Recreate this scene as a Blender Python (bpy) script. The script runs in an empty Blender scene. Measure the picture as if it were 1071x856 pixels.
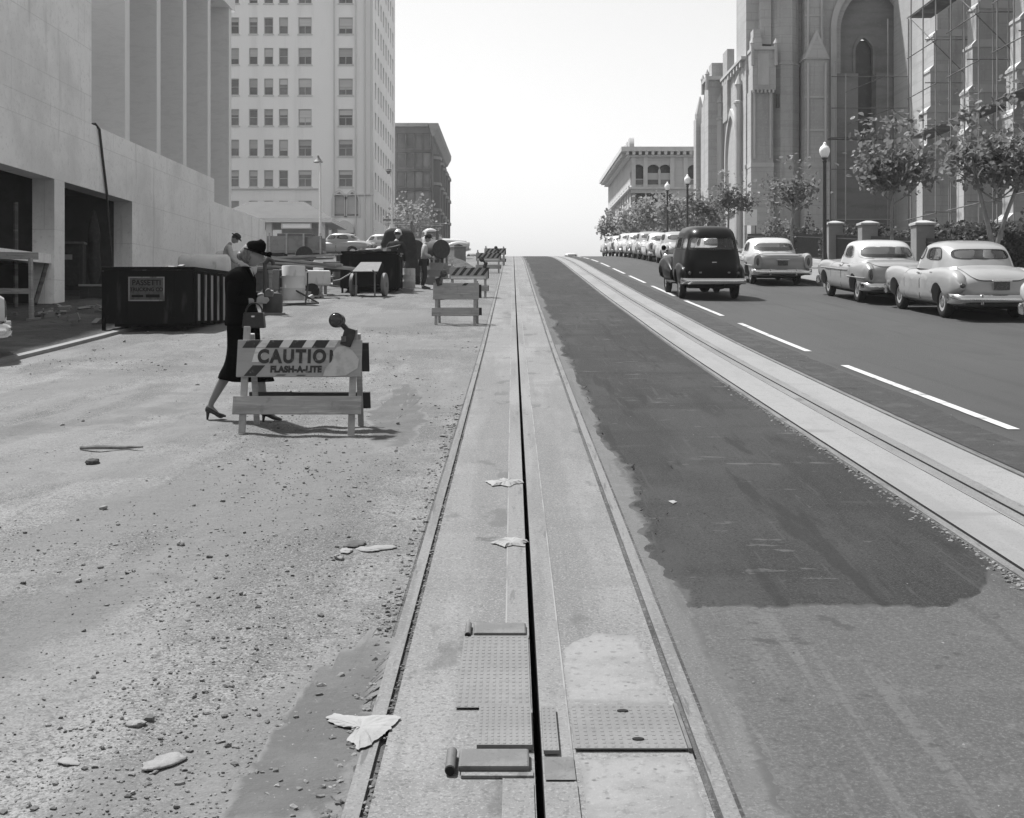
import bpy, bmesh, math, random
from mathutils import Vector, Matrix, noise
R = math.radians
S = bpy.context.scene
C = S.collection
PI = math.pi

# ------------------------------------------------------------------ helpers
# ground height along the street (Y = distance ahead, metres)
_N = [(-60, -3.4), (-20, -1.15), (-5, -.29), (0, 0), (3.6, .208), (7, .404), (12.5, .71), (20, 1.16), (26.8, 1.62), (33.8, 2.09),
      (50.3, 3.27), (68, 4.52), (85, 5.5), (100, 6.2), (121, 7.05), (140, 7.3), (170, 6.8), (220, 4.0), (400, -8), (900, -40)]
def g(y):
    if y <= _N[0][0]: return _N[0][1]
    for i in range(len(_N) - 1):
        if y <= _N[i + 1][0]:
            x0, z0 = _N[i]; x1, z1 = _N[i + 1]
            h = x1 - x0
            def sl(k):
                a = _N[max(0, k - 1)]; b = _N[min(len(_N) - 1, k + 1)]
                return (b[1] - a[1]) / (b[0] - a[0])
            t = (y - x0) / h
            m0, m1 = sl(i) * h, sl(i + 1) * h
            return (2*t**3 - 3*t*t + 1)*z0 + (t**3 - 2*t*t + t)*m0 + (-2*t**3 + 3*t*t)*z1 + (t**3 - t*t)*m1
    return _N[-1][1]
def slope(y): return (g(y + .5) - g(y - .5))
def wx(px, y): return (px - 536) / 1300 * y          # photo column at distance y -> metres across
def wz(py, y): return 1.69 + (327 - py) / 1300 * y   # photo row at distance y -> metres up
def gy(py):                                          # photo row of a point on the street -> distance
    a, b = 2.0, 110.0
    for _ in range(60):
        m = (a + b) / 2
        if 327 - (g(m) - 1.69) * 1300 / m > py: a = m
        else: b = m
    return a

class MB:
    """collects shapes into one mesh"""
    def __init__(s): s.bm = bmesh.new()
    def _mv(s, vs, M):
        for v in vs: v.co = M @ v.co
    def box(s, c, d, rot=None):
        r = bmesh.ops.create_cube(s.bm, size=1)['verts']
        M = Matrix.Translation(c) @ (rot.to_4x4() if rot else Matrix()) @ Matrix.Diagonal((*d, 1))
        s._mv(r, M); return s
    def bx(s, x0, x1, y0, y1, z0, z1):
        return s.box(((x0+x1)/2, (y0+y1)/2, (z0+z1)/2), (abs(x1-x0), abs(y1-y0), abs(z1-z0)))
    def cyl(s, p0, p1, r0, r1=None, n=12):
        p0, p1 = Vector(p0), Vector(p1); r1 = r0 if r1 is None else r1
        d = p1 - p0
        r = bmesh.ops.create_cone(s.bm, cap_ends=True, segments=n, radius1=r0, radius2=max(r1, 1e-4), depth=d.length)['verts']
        s._mv(r, Matrix.Translation((p0+p1)/2) @ d.to_track_quat('Z', 'Y').to_matrix().to_4x4()); return s
    def sph(s, c, r, sc=(1, 1, 1), u=16, v=10, rot=None):
        q = bmesh.ops.create_uvsphere(s.bm, u_segments=u, v_segments=v, radius=r)['verts']
        s._mv(q, Matrix.Translation(c) @ (rot.to_4x4() if rot else Matrix()) @ Matrix.Diagonal((*sc, 1))); return s
    def loft(s, rings, cap=True, closed=True):
        V = [[s.bm.verts.new(p) for p in r] for r in rings]
        n = len(V[0])
        for a, b in zip(V, V[1:]):
            for i in range(n if closed else n - 1):
                j = (i + 1) % n
                try: s.bm.faces.new((a[i], a[j], b[j], b[i]))
                except ValueError: pass
        if cap and closed:
            for r in (list(reversed(V[0])), V[-1]):
                try: s.bm.faces.new(r)
                except ValueError: pass
        return s
    def lathe(s, prof, o=(0, 0, 0), n=20, M=None, cap=True):
        M = M or Matrix()
        rings = [[Vector(o) + M.to_3x3() @ Vector((r*math.cos(2*PI*i/n), r*math.sin(2*PI*i/n), z)) for i in range(n)] for r, z in prof]
        return s.loft(rings, cap)
    def tube(s, pts, r, n=8):
        pts = [Vector(p) for p in pts]; rs = r if isinstance(r, (list, tuple)) else [r]*len(pts)
        rings = []; up = Vector((.13, .21, 1)).normalized()
        for i, p in enumerate(pts):
            d = (pts[min(i+1, len(pts)-1)] - pts[max(i-1, 0)]).normalized()
            a = d.cross(up)
            if a.length < .05: a = d.cross(Vector((1, .3, 0)))
            a.normalize(); b = d.cross(a).normalized()
            rings.append([p + (a*math.cos(2*PI*k/n) + b*math.sin(2*PI*k/n))*rs[i] for k in range(n)])
        return s.loft(rings, True)
    def prism(s, poly, y0, y1):            # polygon in XZ, swept along Y
        return s.loft([[Vector((x, y0, z)) for x, z in poly], [Vector((x, y1, z)) for x, z in poly]])
    def prismx(s, poly, x0, x1):           # polygon in YZ, swept along X
        return s.loft([[Vector((x0, y, z)) for y, z in poly], [Vector((x1, y, z)) for y, z in poly]])
    def mesh(s, me, M=None):
        n0 = len(s.bm.verts); s.bm.from_mesh(me); s.bm.verts.ensure_lookup_table()
        if M:
            for v in s.bm.verts[n0:]: v.co = M @ v.co
        return s
    def build(s, name, mat, parent=None, smooth=0, bevel=0, sub=0, label=None):
        bmesh.ops.recalc_face_normals(s.bm, faces=s.bm.faces)
        me = bpy.data.meshes.new(name); s.bm.to_mesh(me); s.bm.free()
        return obj(name, me, mat, parent, smooth, bevel, sub, label)
def obj(name, me, mat, parent=None, smooth=0, bevel=0, sub=0, label=None):
    if smooth:
        me.polygons.foreach_set('use_smooth', [True]*len(me.polygons)); me.set_sharp_from_angle(angle=R(smooth))
    o = bpy.data.objects.new(name, me); C.objects.link(o)
    if mat:
        me.materials.clear(); me.materials.append(mat)
    if parent: o.parent = parent
    if bevel:
        b = o.modifiers.new('bevel', 'BEVEL'); b.width = bevel; b.segments = 2; b.limit_method = 'ANGLE'
    if sub:
        b = o.modifiers.new('sub', 'SUBSURF'); b.levels = b.render_levels = sub
    if label: o['label'] = label
    return o
def tag(o, label, cat, group=None, kind=None):
    o['label'] = label; o['category'] = cat
    if group: o['group'] = group
    if kind: o['kind'] = kind
    return o
def setpose(o, X, Y, rz=0, tilt=0, z=0):
    M = Matrix.Rotation(math.atan(slope(Y))*tilt, 4, 'X') @ Matrix.Rotation(rz, 4, 'Z')
    o.location = (X, Y, g(Y) + z); o.rotation_euler = M.to_euler()
def thing(name, label, cat, X=0, Y=0, rz=0, group=None, tilt=0, z=0, world=False):
    o = bpy.data.objects.new(name, None); C.objects.link(o); o.empty_display_size = .2
    tag(o, label, cat, group)
    if not world: setpose(o, X, Y, rz, tilt, z)
    return o
def copy_tree(o, parent=None, deep=True):
    c = o.copy(); C.objects.link(c)
    if parent: c.parent = parent
    if deep:
        for ch in list(o.children): copy_tree(ch, c)
    return c
def baked(o):
    dg = bpy.context.evaluated_depsgraph_get(); dg.update()
    me = bpy.data.meshes.new_from_object(o.evaluated_get(dg), depsgraph=dg)
    old = o.data; bpy.data.objects.remove(o)
    return me
def slab(outer, holes, depth):
    """flat plate with holes, front face at z=0, back at z=-depth"""
    cu = bpy.data.curves.new('plate', 'CURVE'); cu.dimensions = '2D'; cu.fill_mode = 'BOTH'; cu.extrude = depth/2
    for poly in [outer] + list(holes):
        sp = cu.splines.new('POLY'); sp.points.add(len(poly)-1)
        for p, q in zip(sp.points, poly): p.co = (q[0], q[1], 0, 1)
        sp.use_cyclic_u = True
    o = bpy.data.objects.new('plate', cu); C.objects.link(o)
    me = baked(o)
    me.transform(Matrix.Translation((0, 0, -depth/2)))
    return me
def face_m(kind, origin):
    ax = {'-y': ((1,0,0),(0,0,1),(0,-1,0)), '+x': ((0,1,0),(0,0,1),(1,0,0)), '-x': ((0,-1,0),(0,0,1),(-1,0,0))}[kind]
    M = Matrix.Identity(4)
    for c in range(3):
        for r in range(3): M[r][c] = ax[c][r]
    M.translation = Vector(origin); return M
def rect(x0, y0, x1, y1): return [(x0,y0),(x1,y0),(x1,y1),(x0,y1)]
def gothic(cx, hw, z0, zs, k=1.0, n=10):
    """pointed-arch outline: sill z0, springing zs, half width hw"""
    r = hw*(1+k); pts = [(cx-hw, z0), (cx+hw, z0)]
    aend = math.acos((r-hw)/r)
    for i in range(n+1):
        a = aend*i/n; pts.append((cx+hw-r+r*math.cos(a), zs+r*math.sin(a)))
    for i in range(n-1, -1, -1):
        a = aend*i/n; pts.append((cx-hw+r-r*math.cos(a), zs+r*math.sin(a)))
    return pts
def text_me(body, size, bold=0.0, ext=.002, sx=1, sp=1.0):
    cu = bpy.data.curves.new('txt', 'FONT'); cu.body = body; cu.size = size; cu.align_x = 'CENTER'; cu.align_y = 'CENTER'
    cu.extrude = ext; cu.offset = bold; cu.space_character = sp
    o = bpy.data.objects.new('txt', cu); C.objects.link(o); o.scale = (sx, 1, 1)
    me = baked(o); me.transform(Matrix.Diagonal((sx, 1, 1, 1))); return me

# ------------------------------------------------------------------ materials (all neutral: the photograph is black and white)
def surf(name, v, rough=.8, layers=(), bump=(), metallic=0, coat=0, rnd=0, spec=.4, island=None, wear=None):
    m = bpy.data.materials.new(name); m.use_nodes = True
    nt = m.node_tree; N = nt.nodes; L = nt.links
    b = N['Principled BSDF']; b.inputs['Roughness'].default_value = rough; b.inputs['Metallic'].default_value = metallic
    b.inputs['Specular IOR Level'].default_value = spec; b.inputs['Coat Weight'].default_value = coat; b.inputs['Coat Roughness'].default_value = .06
    tc = N.new('ShaderNodeTexCoord').outputs['Object']
    def pat(kind, sc, det=5, dist=0):
        mp = N.new('ShaderNodeMapping'); L.new(tc, mp.inputs[0])
        mp.inputs['Scale'].default_value = sc if isinstance(sc, (tuple, list)) else (sc, sc, sc)
        if kind == 'brick':      # joints on upright walls: along the wall, up the wall
            sp = N.new('ShaderNodeSeparateXYZ'); L.new(tc, sp.inputs[0]); cb = N.new('ShaderNodeCombineXYZ'); L.new(math_('ADD', sp.outputs[0], sp.outputs[1]), cb.inputs[0]); L.new(sp.outputs[2], cb.inputs[1])
            t = N.new('ShaderNodeTexBrick'); t.inputs['Scale'].default_value = 1; t.inputs['Brick Width'].default_value, t.inputs['Row Height'].default_value, t.inputs['Mortar Size'].default_value = sc; t.inputs['Mortar Smooth'].default_value = .3
            L.new(cb.outputs[0], t.inputs['Vector']); return t.outputs['Fac']
        if kind == 'noise':
            t = N.new('ShaderNodeTexNoise'); t.inputs['Scale'].default_value = 1; t.inputs['Detail'].default_value = det
            t.inputs['Roughness'].default_value = .6; t.inputs['Distortion'].default_value = dist; out = t.outputs[0]
        elif kind == 'wave':
            t = N.new('ShaderNodeTexWave'); t.inputs['Scale'].default_value = 1; t.inputs['Distortion'].default_value = dist; t.inputs['Detail'].default_value = 2; out = t.outputs['Fac']
        else:
            t = N.new('ShaderNodeTexVoronoi'); t.inputs['Scale'].default_value = 1; t.inputs['Randomness'].default_value = 1
            if kind == 'edge': t.feature = 'DISTANCE_TO_EDGE'
            out = t.outputs['Distance']
            if kind == 'cell':
                sp = N.new('ShaderNodeSeparateColor'); L.new(t.outputs['Color'], sp.inputs[0]); out = sp.outputs[0]
        L.new(mp.outputs[0], t.inputs['Vector']); return out
    def math_(op, a, c):
        n = N.new('ShaderNodeMath'); n.operation = op
        for i, q in enumerate((a, c)):
            if isinstance(q, (int, float)): n.inputs[i].default_value = q
            else: L.new(q, n.inputs[i])
        return n.outputs[0]
    def rng(x, lo, hi):
        n = N.new('ShaderNodeMapRange'); n.interpolation_type = 'SMOOTHSTEP'; L.new(x, n.inputs[0])
        if lo > hi: n.inputs[1].default_value, n.inputs[2].default_value, n.inputs[3].default_value, n.inputs[4].default_value = hi, lo, 1, 0
        else: n.inputs[1].default_value, n.inputs[2].default_value = lo, hi
        return n.outputs[0]
    val = N.new('ShaderNodeValue'); val.outputs[0].default_value = v; col = val.outputs[0]
    if island:
        gm = N.new('ShaderNodeNewGeometry'); mr = N.new('ShaderNodeMapRange'); L.new(gm.outputs['Random Per Island'], mr.inputs[0])
        mr.inputs[3].default_value, mr.inputs[4].default_value = island; col = mr.outputs[0]
    for ly in layers:
        kind, sc, lo, hi, value, amt = ly[:6]
        det = ly[6] if len(ly) > 6 else 5; dist = ly[7] if len(ly) > 7 else 0
        f = math_('MULTIPLY', rng(pat(kind, sc, det, dist), lo, hi), amt)
        mx = N.new('ShaderNodeMix'); mx.data_type = 'FLOAT'; L.new(f, mx.inputs[0]); L.new(col, mx.inputs[2]); mx.inputs[3].default_value = value
        col = mx.outputs[0]
    if wear:
        av, sc_, wd = wear; an = N.new('ShaderNodeAttribute'); an.attribute_name = 'cover'
        f = rng(math_('ADD', math_('MULTIPLY', pat('noise', sc_, 8), wd), an.outputs['Fac']), wd*.5+.06, wd*.5+.34)
        mx = N.new('ShaderNodeMix'); mx.data_type = 'FLOAT'; L.new(f, mx.inputs[0]); mx.inputs[2].default_value = av; L.new(col, mx.inputs[3]); col = mx.outputs[0]
    if rnd:
        oi = N.new('ShaderNodeObjectInfo'); k = math_('MULTIPLY', math_('SUBTRACT', oi.outputs['Random'], .5), rnd)
        col = math_('MULTIPLY', col, math_('ADD', k, 1))
    L.new(col, b.inputs['Base Color'])
    if bump:
        nrm = None
        for kind, sc, st, ds in bump:
            bp = N.new('ShaderNodeBump'); bp.inputs['Strength'].default_value = st; bp.inputs['Distance'].default_value = ds
            L.new(pat(kind, sc), bp.inputs['Height'])
            if nrm: L.new(nrm, bp.inputs['Normal'])
            nrm = bp.outputs[0]
        L.new(nrm, b.inputs['Normal'])
    m.diffuse_color = (v, v, v, 1)
    return m
def glass(name, tint=.55, gl=.25, rough=.03):
    m = bpy.data.materials.new(name); m.use_nodes = True; nt = m.node_tree; N = nt.nodes; L = nt.links
    N.remove(N['Principled BSDF']); t = N.new('ShaderNodeBsdfTransparent'); t.inputs[0].default_value = (tint, tint, tint, 1)
    q = N.new('ShaderNodeBsdfGlossy'); q.inputs['Roughness'].default_value = rough; q.inputs[0].default_value = (.85, .85, .85, 1)
    fr = N.new('ShaderNodeFresnel'); fr.inputs[0].default_value = 1.5
    a = N.new('ShaderNodeMath'); a.operation = 'ADD'; a.use_clamp = True; L.new(fr.outputs[0], a.inputs[0]); a.inputs[1].default_value = gl*.4
    mx = N.new('ShaderNodeMixShader'); L.new(a.outputs[0], mx.inputs[0]); L.new(t.outputs[0], mx.inputs[1]); L.new(q.outputs[0], mx.inputs[2])
    L.new(mx.outputs[0], N['Material Output'].inputs[0]); return m
def leafmat(name, lo, hi):
    m = surf(name, .06, .55, island=(lo, hi), spec=.4)
    nt = m.node_tree; N = nt.nodes; L = nt.links; b = N['Principled BSDF']
    tr = N.new('ShaderNodeBsdfTranslucent'); tr.inputs[0].default_value = (hi*1.6,)*3 + (1,)
    mx = N.new('ShaderNodeMixShader'); mx.inputs[0].default_value = .3
    L.new(b.outputs[0], mx.inputs[1]); L.new(tr.outputs[0], mx.inputs[2]); L.new(mx.outputs[0], N['Material Output'].inputs[0]); return m

M = {}
def setcover(me, vals):
    a = me.attributes.new('cover', 'FLOAT', 'POINT'); a.data.foreach_set('value', vals)
def ga(name, v, rough, layers=(), bump=(), k=.5, **kw):     # bare ground: measured albedos are about half of what the picture shows
    return surf(name, v*k, rough, [tuple(l[:4])+(l[4]*k,)+tuple(l[5:]) for l in layers], bump, **kw)
def mats():
    M['dirt'] = ga('packed_dirt', .27, .95, [('noise', (.25,.18,1), .42, .60, .36, .7), ('noise', (.7,.35,1), .47, .60, .165, .8), ('noise', (2.2,1.2,1), .52, .68, .15, .6, 8),
                     ('noise', 9, .5, .66, .17, .6, 8), ('noise', 45, .5, .66, .14, .7, 4), ('voro', (22,22,22), .2, .1, .07, .8), ('voro', (60,60,60), .25, .12, .1, .6), ('noise', (1.1,.16,1), .56, .64, .40, .6), ('noise', (1.7,.11,1), .57, .63, .16, .5, 4), ('noise', (.5,.9,1), .52, .66, .14, .6, 9), ('noise', 110, .53, .62, .5, .7, 2), ('noise', 75, .53, .62, .08, .75, 3), ('noise', 28, .54, .64, .12, .6, 5), ('voro', (38,38,38), .22, .14, .06, .6), ('noise', (.55,.32,1), .50, .60, .235, .72, 6), ('noise', (.9,.14,1), .55, .63, .30, .55, 5), ('noise', (.4,.5,1), .56, .64, .165, .6, 7), ('noise', 50, .56, .66, .13, .35, 4)],
                     [('noise', 2.5, .5, .05), ('noise', 14, .6, .02), ('noise', 70, .5, .006)])
    M['mud'] = ga('churned_mud', .12, .95, [('noise', .8, .45, .65, .22, .8), ('noise', 5, .5, .7, .06, .6, 8), ('noise', 30, .55, .7, .2, .4)], [('noise', 2, .9, .12), ('noise', 9, .8, .05), ('noise', 40, .6, .01)])
    M['track'] = ga('track_concrete', .285, .85, [('noise', (1.2,.35,1), .45, .62, .39, .7), ('noise', (.9,.5,1), .50, .68, .19, .7, 8), ('noise', (7,.5,1), .52, .68, .2, .5), ('noise', 18, .55, .75, .2, .4, 8),
                     ('noise', 70, .52, .68, .2, .6, 4), ('voro', (30,30,30), .16, .08, .12, .6), ('noise', (.35,1.6,1), .56, .64, .23, .6, 7), ('noise', (1.6,.12,1), .52, .62, .2, .7, 6), ('noise', 55, .54, .62, .14, .6, 3), ('noise', 95, .55, .63, .5, .5, 2), ('noise', (3,1.3,1), .60, .66, .13, .6, 9), ('noise', (4.5,4.5,1), .66, .7, .1, .7, 9)], [('noise', 30, .3, .01), ('noise', 130, .3, .004)])
    M['track2'] = ga('new_track_concrete', .42, .85, [('noise', (1.2,.5,1), .45, .68, .34, .6), ('noise', 6, .52, .72, .32, .5, 8), ('noise', 80, .54, .64, .24, .6, 2), ('noise', 14, .58, .68, .27, .5, 8), ('noise', (1.2,.1,1), .54, .64, .3, .6, 6), ('noise', (.3,2.2,1), .6, .66, .28, .6, 7)], [('noise', 30, .3, .01), ('noise', 130, .3, .004)])
    M['pale_patch'] = ga('pale_concrete_patch', .39, .9, [('noise', 3, .42, .62, .29, .8, 8), ('noise', 25, .54, .68, .22, .7, 5), ('voro', 16, .16, .07, .14, .8), ('noise', 70, .55, .7, .46, .6, 3)], [('noise', 40, .4, .01)], wear=(.15, (9, 9, 1), .8))
    M['old_asphalt'] = ga('old_asphalt', .118, .85, [('noise', (.8,.3,1), .45, .7, .2, .6), ('noise', (2.4,.25,1), .55, .72, .09, .6, 7), ('noise', 5, .55, .72, .22, .45, 8), ('noise', 80, .52, .68, .24, .55, 3), ('noise', (14,1.2,1), .62, .70, .24, .5), ('voro', (34,34,34), .15, .07, .06, .6), ('noise', (5,.18,1), .54, .62, .085, .7, 6), ('noise', (.6,.9,1), .5, .64, .17, .6, 8), ('noise', (9,.3,1), .6, .66, .2, .6, 5), ('noise', 100, .53, .62, .27, .6, 2), ('noise', 50, .54, .62, .07, .6, 3), ('noise', (6,6,1), .62, .67, .05, .6, 9)],
                     [('noise', 35, .3, .01), ('noise', 150, .4, .004)], k=0.425)
    M['dark_asphalt'] = ga('fresh_dark_asphalt', .066, .8, [('noise', (.7,.25,1), .44, .62, .115, .75), ('noise', (3,.35,1), .52, .66, .045, .6, 7), ('noise', (.45,1.3,1), .50, .64, .05, .6, 8), ('noise', (1.1,3.4,1), .60, .70, .15, .5, 8), ('noise', (14,2,1), .70, .74, .2, .5, 4), ('noise', 90, .53, .62, .17, .6, 3), ('noise', 60, .54, .62, .03, .6, 3), ('noise', (22,.9,1), .60, .66, .13, .6, 6), ('noise', (1.6,.5,1), .58, .68, .12, .55, 8), ('noise', (2.2,6,1), .63, .67, .26, .6, 9), ('noise', (5,.5,1), .56, .64, .04, .6, 7)],
                     [('noise', 30, .25, .01), ('noise', 150, .4, .004)], spec=.15, k=0.345, wear=(.062, (3.5, 2.2, 1), 1.5))
    M['lane'] = ga('lane_asphalt', .1, .8, [('noise', (.5,.12,1), .42, .68, .135, .7), ('noise', (1.8,.18,1), .55, .7, .075, .5), ('noise', 6, .6, .72, .06, .4, 8), ('noise', 80, .53, .7, .15, .5, 3), ('noise', (3.5,.06,1), .53, .63, .07, .7, 5), ('noise', 60, .53, .62, .15, .5, 3), ('noise', (1.2,.6,1), .55, .66, .075, .5, 8), ('noise', (.9,.02,1), .52, .6, .13, .5, 3)], [('noise', 40, .25, .01), ('noise', 150, .4, .004)], k=0.310)
    M['rough_strip'] = ga('rough_asphalt', .075, .9, [('noise', 3, .5, .62, .13, .7, 8), ('noise', (5,1.5,1), .6, .68, .025, .8, 8), ('noise', 40, .55, .7, .12, .5)], [('noise', 7, .8, .04), ('noise', 50, .6, .01)], k=0.350)
    M['spill'] = ga('cement_spill', .2, .9, [('noise', (2,.6,1), .45, .6, .15, .7, 8), ('noise', 45, .53, .63, .11, .6, 4), ('noise', 100, .54, .63, .3, .6, 2), ('noise', (8,.5,1), .56, .64, .12, .6, 7), ('noise', 5, .45, .65, .17, .7, 8), ('noise', 60, .6, .75, .15, .5, 3)], [('noise', 50, .3, .008)], wear=(.06, (5, 2.2, 1), .9))
    M['dust'] = surf('brushed_dust', .2, .95, [('noise', (6,2,1), .45, .65, .28, .6, 8), ('noise', 90, .55, .75, .12, .5, 2)], [('noise', 40, .4, .01)])
    M['soil_stain'] = ga('dark_packed_soil', .15, .95, [('noise', 2.5, .45, .65, .2, .7, 8), ('noise', 40, .6, .72, .27, .5, 3), ('noise', 120, .6, .75, .08, .5, 2)], [('noise', 12, .5, .02), ('noise', 90, .5, .006)], wear=(.13, (5, 4, 1), .9))
    M['rail'] = ga('worn_rail', .27, .7, [('noise', (12,.8,1), .45, .62, .17, .8, 8), ('noise', 60, .52, .64, .4, .5, 3), ('noise', (30,2.5,1), .56, .64, .09, .7, 8), ('noise', 90, .54, .62, .13, .5, 2)], [('noise', 60, .2, .004)], spec=.4)
    M['slotsteel'] = ga('slot_steel', .28, .8, [('noise', (9,.4,1), .45, .62, .2, .7, 7), ('noise', (1.2,.35,1), .45, .62, .37, .6), ('noise', 60, .53, .63, .15, .6, 3), ('noise', 95, .55, .63, .46, .5, 2), ('noise', (14,2,1), .6, .66, .13, .6, 8)], [('noise', 80, .2, .003)])
    M['seam'] = ga('pale_seam', .42, .9, [('noise', (6,2.5,1), .45, .6, .27, .9)])
    M['groove'] = surf('groove_dirt', .075, .95, [('noise', (14,1.5,1), .45, .62, .03, .8, 8), ('noise', 40, .5, .65, .16, .6, 6)], [('noise', 40, .8, .02)])
    M['black'] = surf('slot_dark', .012, 1)
    M['checker'] = ga('checker_plate', .25, .6, [('noise', 3, .4, .65, .33, .6), ('noise', 40, .5, .7, .17, .5, 6)], [], metallic=0)
    M['castiron'] = ga('cast_iron', .2, .65, [('noise', 9, .45, .65, .3, .6, 8), ('noise', 50, .55, .7, .1, .5)], [('noise', 60, .4, .004)], metallic=.2)
    M['paintwhite'] = surf('road_paint', .42, .8, [('noise', 5, .56, .66, .14, .8, 9), ('noise', 60, .56, .68, .2, .7, 4)], [('noise', 60, .3, .003)])
    M['sidewalk'] = ga('sidewalk_concrete', .34, .9, [('noise', .8, .45, .65, .26, .6), ('noise', 12, .55, .75, .24, .5, 8)], [('noise', 40, .3, .008)])
    M['kerb'] = ga('kerb_stone', .42, .9, [('noise', (3,.6,2), .45, .65, .27, .7), ('noise', 30, .55, .7, .2, .5)], [('noise', 30, .3, .01)])
    M['lawn'] = surf('lot_earth', .12, .95, [('noise', .7, .45, .65, .07, .7), ('noise', 20, .5, .7, .17, .5)], [('noise', 20, .6, .03)])
    M['marble'] = surf('pale_cladding', .88, .75, [('brick', (2.4,1.25,.014), .2, .9, .6, .6), ('noise', (1,.45,.5), .42, .68, .6, .6, 7), ('noise', (1,1.6,1.2), .54, .70, .8, .6, 8, 1.5), ('noise', (2,2,.25), .58, .72, .52, .6), ('noise', 10, .52, .68, .6, .5, 8)], [('noise', 6, .15, .02), ('noise', 50, .15, .004)])
    M['fin'] = surf('fin_cladding', .74, .8, [('noise', (2,2,6), .45, .65, .62, .4, 7, 1), ('noise', (6,6,40), .5, .68, .68, .4)], [('noise', 50, .15, .004)])
    M['fin_edge'] = surf('fin_edge_cladding', .8, .7, [('noise', (2,2,.6), .45, .65, .7, .5)])
    M['rawconc'] = surf('raw_concrete', .2, .9, [('noise', (.5,.5,3), .45, .65, .13, .7, 7), ('noise', (8,8,.5), .55, .7, .26, .4)], [('noise', 9, .3, .02)])
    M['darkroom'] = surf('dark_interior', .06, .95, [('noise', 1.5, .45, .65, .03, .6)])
    M['towerwhite'] = surf('white_stucco', .88, .8, [('noise', (.5,.5,.05), .52, .66, .74, .6), ('noise', (.15,.15,.08), .42, .65, .8, .7), ('noise', (.8,.8,.12), .58, .75, .74, .5)], [('noise', 8, .15, .02)])
    M['towertrim'] = surf('stucco_trim', .62, .8, [('noise', (.5,.5,.2), .45, .65, .55, .6)])
    M['brick'] = surf('dark_brick', .14, .9, [('noise', (.3,.3,.2), .45, .65, .08, .7), ('noise', 6, .5, .7, .15, .4)], [('noise', 14, .3, .02)])
    M['brickpale'] = surf('brick_trim', .3, .85, [('noise', 1.5, .45, .65, .22, .6)])
    M['limestone'] = surf('limestone', .5, .85, [('brick', (1.6,.8,.03), .2, .9, .38, .6), ('noise', (.4,.4,.25), .42, .65, .42, .7, 7), ('noise', 5, .55, .72, .36, .4, 8)], [('noise', 8, .2, .02)])
    M['limetrim'] = surf('limestone_trim', .55, .85, [('noise', 1, .45, .65, .45, .6)])
    M['cathedral'] = surf('cathedral_concrete', .38, .9, [('brick', (1.5,.62,.022), .2, .9, .24, .6), ('noise', (.25,.25,.15), .42, .62, .3, .8, 7), ('noise', (.1,.1,2.2), .54, .62, .29, .6, 4), ('noise', (1.5,1.5,.12), .54, .70, .24, .7, 7), ('noise', 8, .52, .68, .46, .4, 8)], [('noise', (1,1,5), .2, .02), ('noise', 20, .2, .01)])
    M['cathtrim'] = surf('cathedral_trim', .42, .85, [('noise', (1,1,.5), .45, .65, .32, .6, 7)], [('noise', 14, .25, .02)])
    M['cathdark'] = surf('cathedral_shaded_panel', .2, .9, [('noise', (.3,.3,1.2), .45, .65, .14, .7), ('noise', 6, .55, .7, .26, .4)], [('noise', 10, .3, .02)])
    M['leadglass'] = surf('lead_glass', .03, .25, [('noise', 3, .45, .65, .06, .6)], spec=.5)
    M['pane'] = surf('window_pane', .1, .12, [('noise', .4, .4, .65, .2, .7)], spec=.6, rnd=.9)
    M['blind'] = surf('window_blind', .5, .8, [('noise', (.2,.2,5), .45, .6, .42, .5)], rnd=.5)
    M['sash'] = surf('window_sash', .45, .6)
    M['rooftile'] = surf('roof_tile', .1, .9, [('wave', (0,0,8), .3, .7, .07, .5, 2, 1), ('noise', 1, .45, .65, .08, .5)])
    M['steel'] = surf('weathered_steel', .16, .6, [('noise', 3, .45, .65, .24, .6, 7)], metallic=.3)
    M['polewhite'] = surf('white_pole_paint', .6, .5, [('noise', (1,1,.6), .5, .7, .48, .6)])
    M['poledark'] = surf('dark_pole_paint', .035, .45, [('noise', 4, .5, .7, .06, .6)])
    M['globe'] = surf('opal_globe', .86, .25, [('noise', 2, .4, .7, .78, .5)], spec=.5)
    M['scafwood'] = surf('scaffold_timber', .07, .85, [('noise', (1,1,8), .45, .65, .2, .6)])
    M['scafpale'] = surf('scaffold_pale_timber', .24, .8, [('noise', 4, .45, .65, .28, .6)])
    # timber / site things
    M['board'] = surf('painted_board', .31, .85, [('noise', (1.2,3,7), .45, .66, .22, .7, 8), ('noise', (2,2,30), .52, .66, .4, .5, 7), ('noise', 9, .58, .72, .15, .55, 8), ('noise', 3, .62, .75, .66, .5), ('noise', 5, .56, .66, .22, .6, 8)], [('noise', (3,3,60), .3, .003)])
    M['boardgray'] = surf('bare_gray_board', .31, .9, [('noise', (1.5,2,9), .45, .65, .2, .7, 8), ('noise', (2.5,2,40), .5, .66, .5, .5, 7), ('noise', 12, .56, .7, .18, .5), ('noise', (.8,2,2.5), .54, .66, .22, .5)], [('noise', (3,3,60), .4, .003)])
    M['boarddark'] = surf('dark_board', .035, .85, [('noise', (2,2,20), .5, .7, .06, .6)])
    M['strblack'] = surf('black_stencil_paint', .035, .8, [('noise', 14, .58, .7, .2, .8, 8), ('noise', (4,4,30), .58, .7, .16, .6)])
    M['strwhite'] = surf('white_stripe_paint', .6, .8, [('noise', 8, .5, .68, .4, .7, 8), ('noise', (4,4,30), .58, .7, .3, .5)])
    M['fade'] = surf('scraped_paint', .46, .85, [('noise', 9, .45, .65, .32, .8, 8)])
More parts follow.
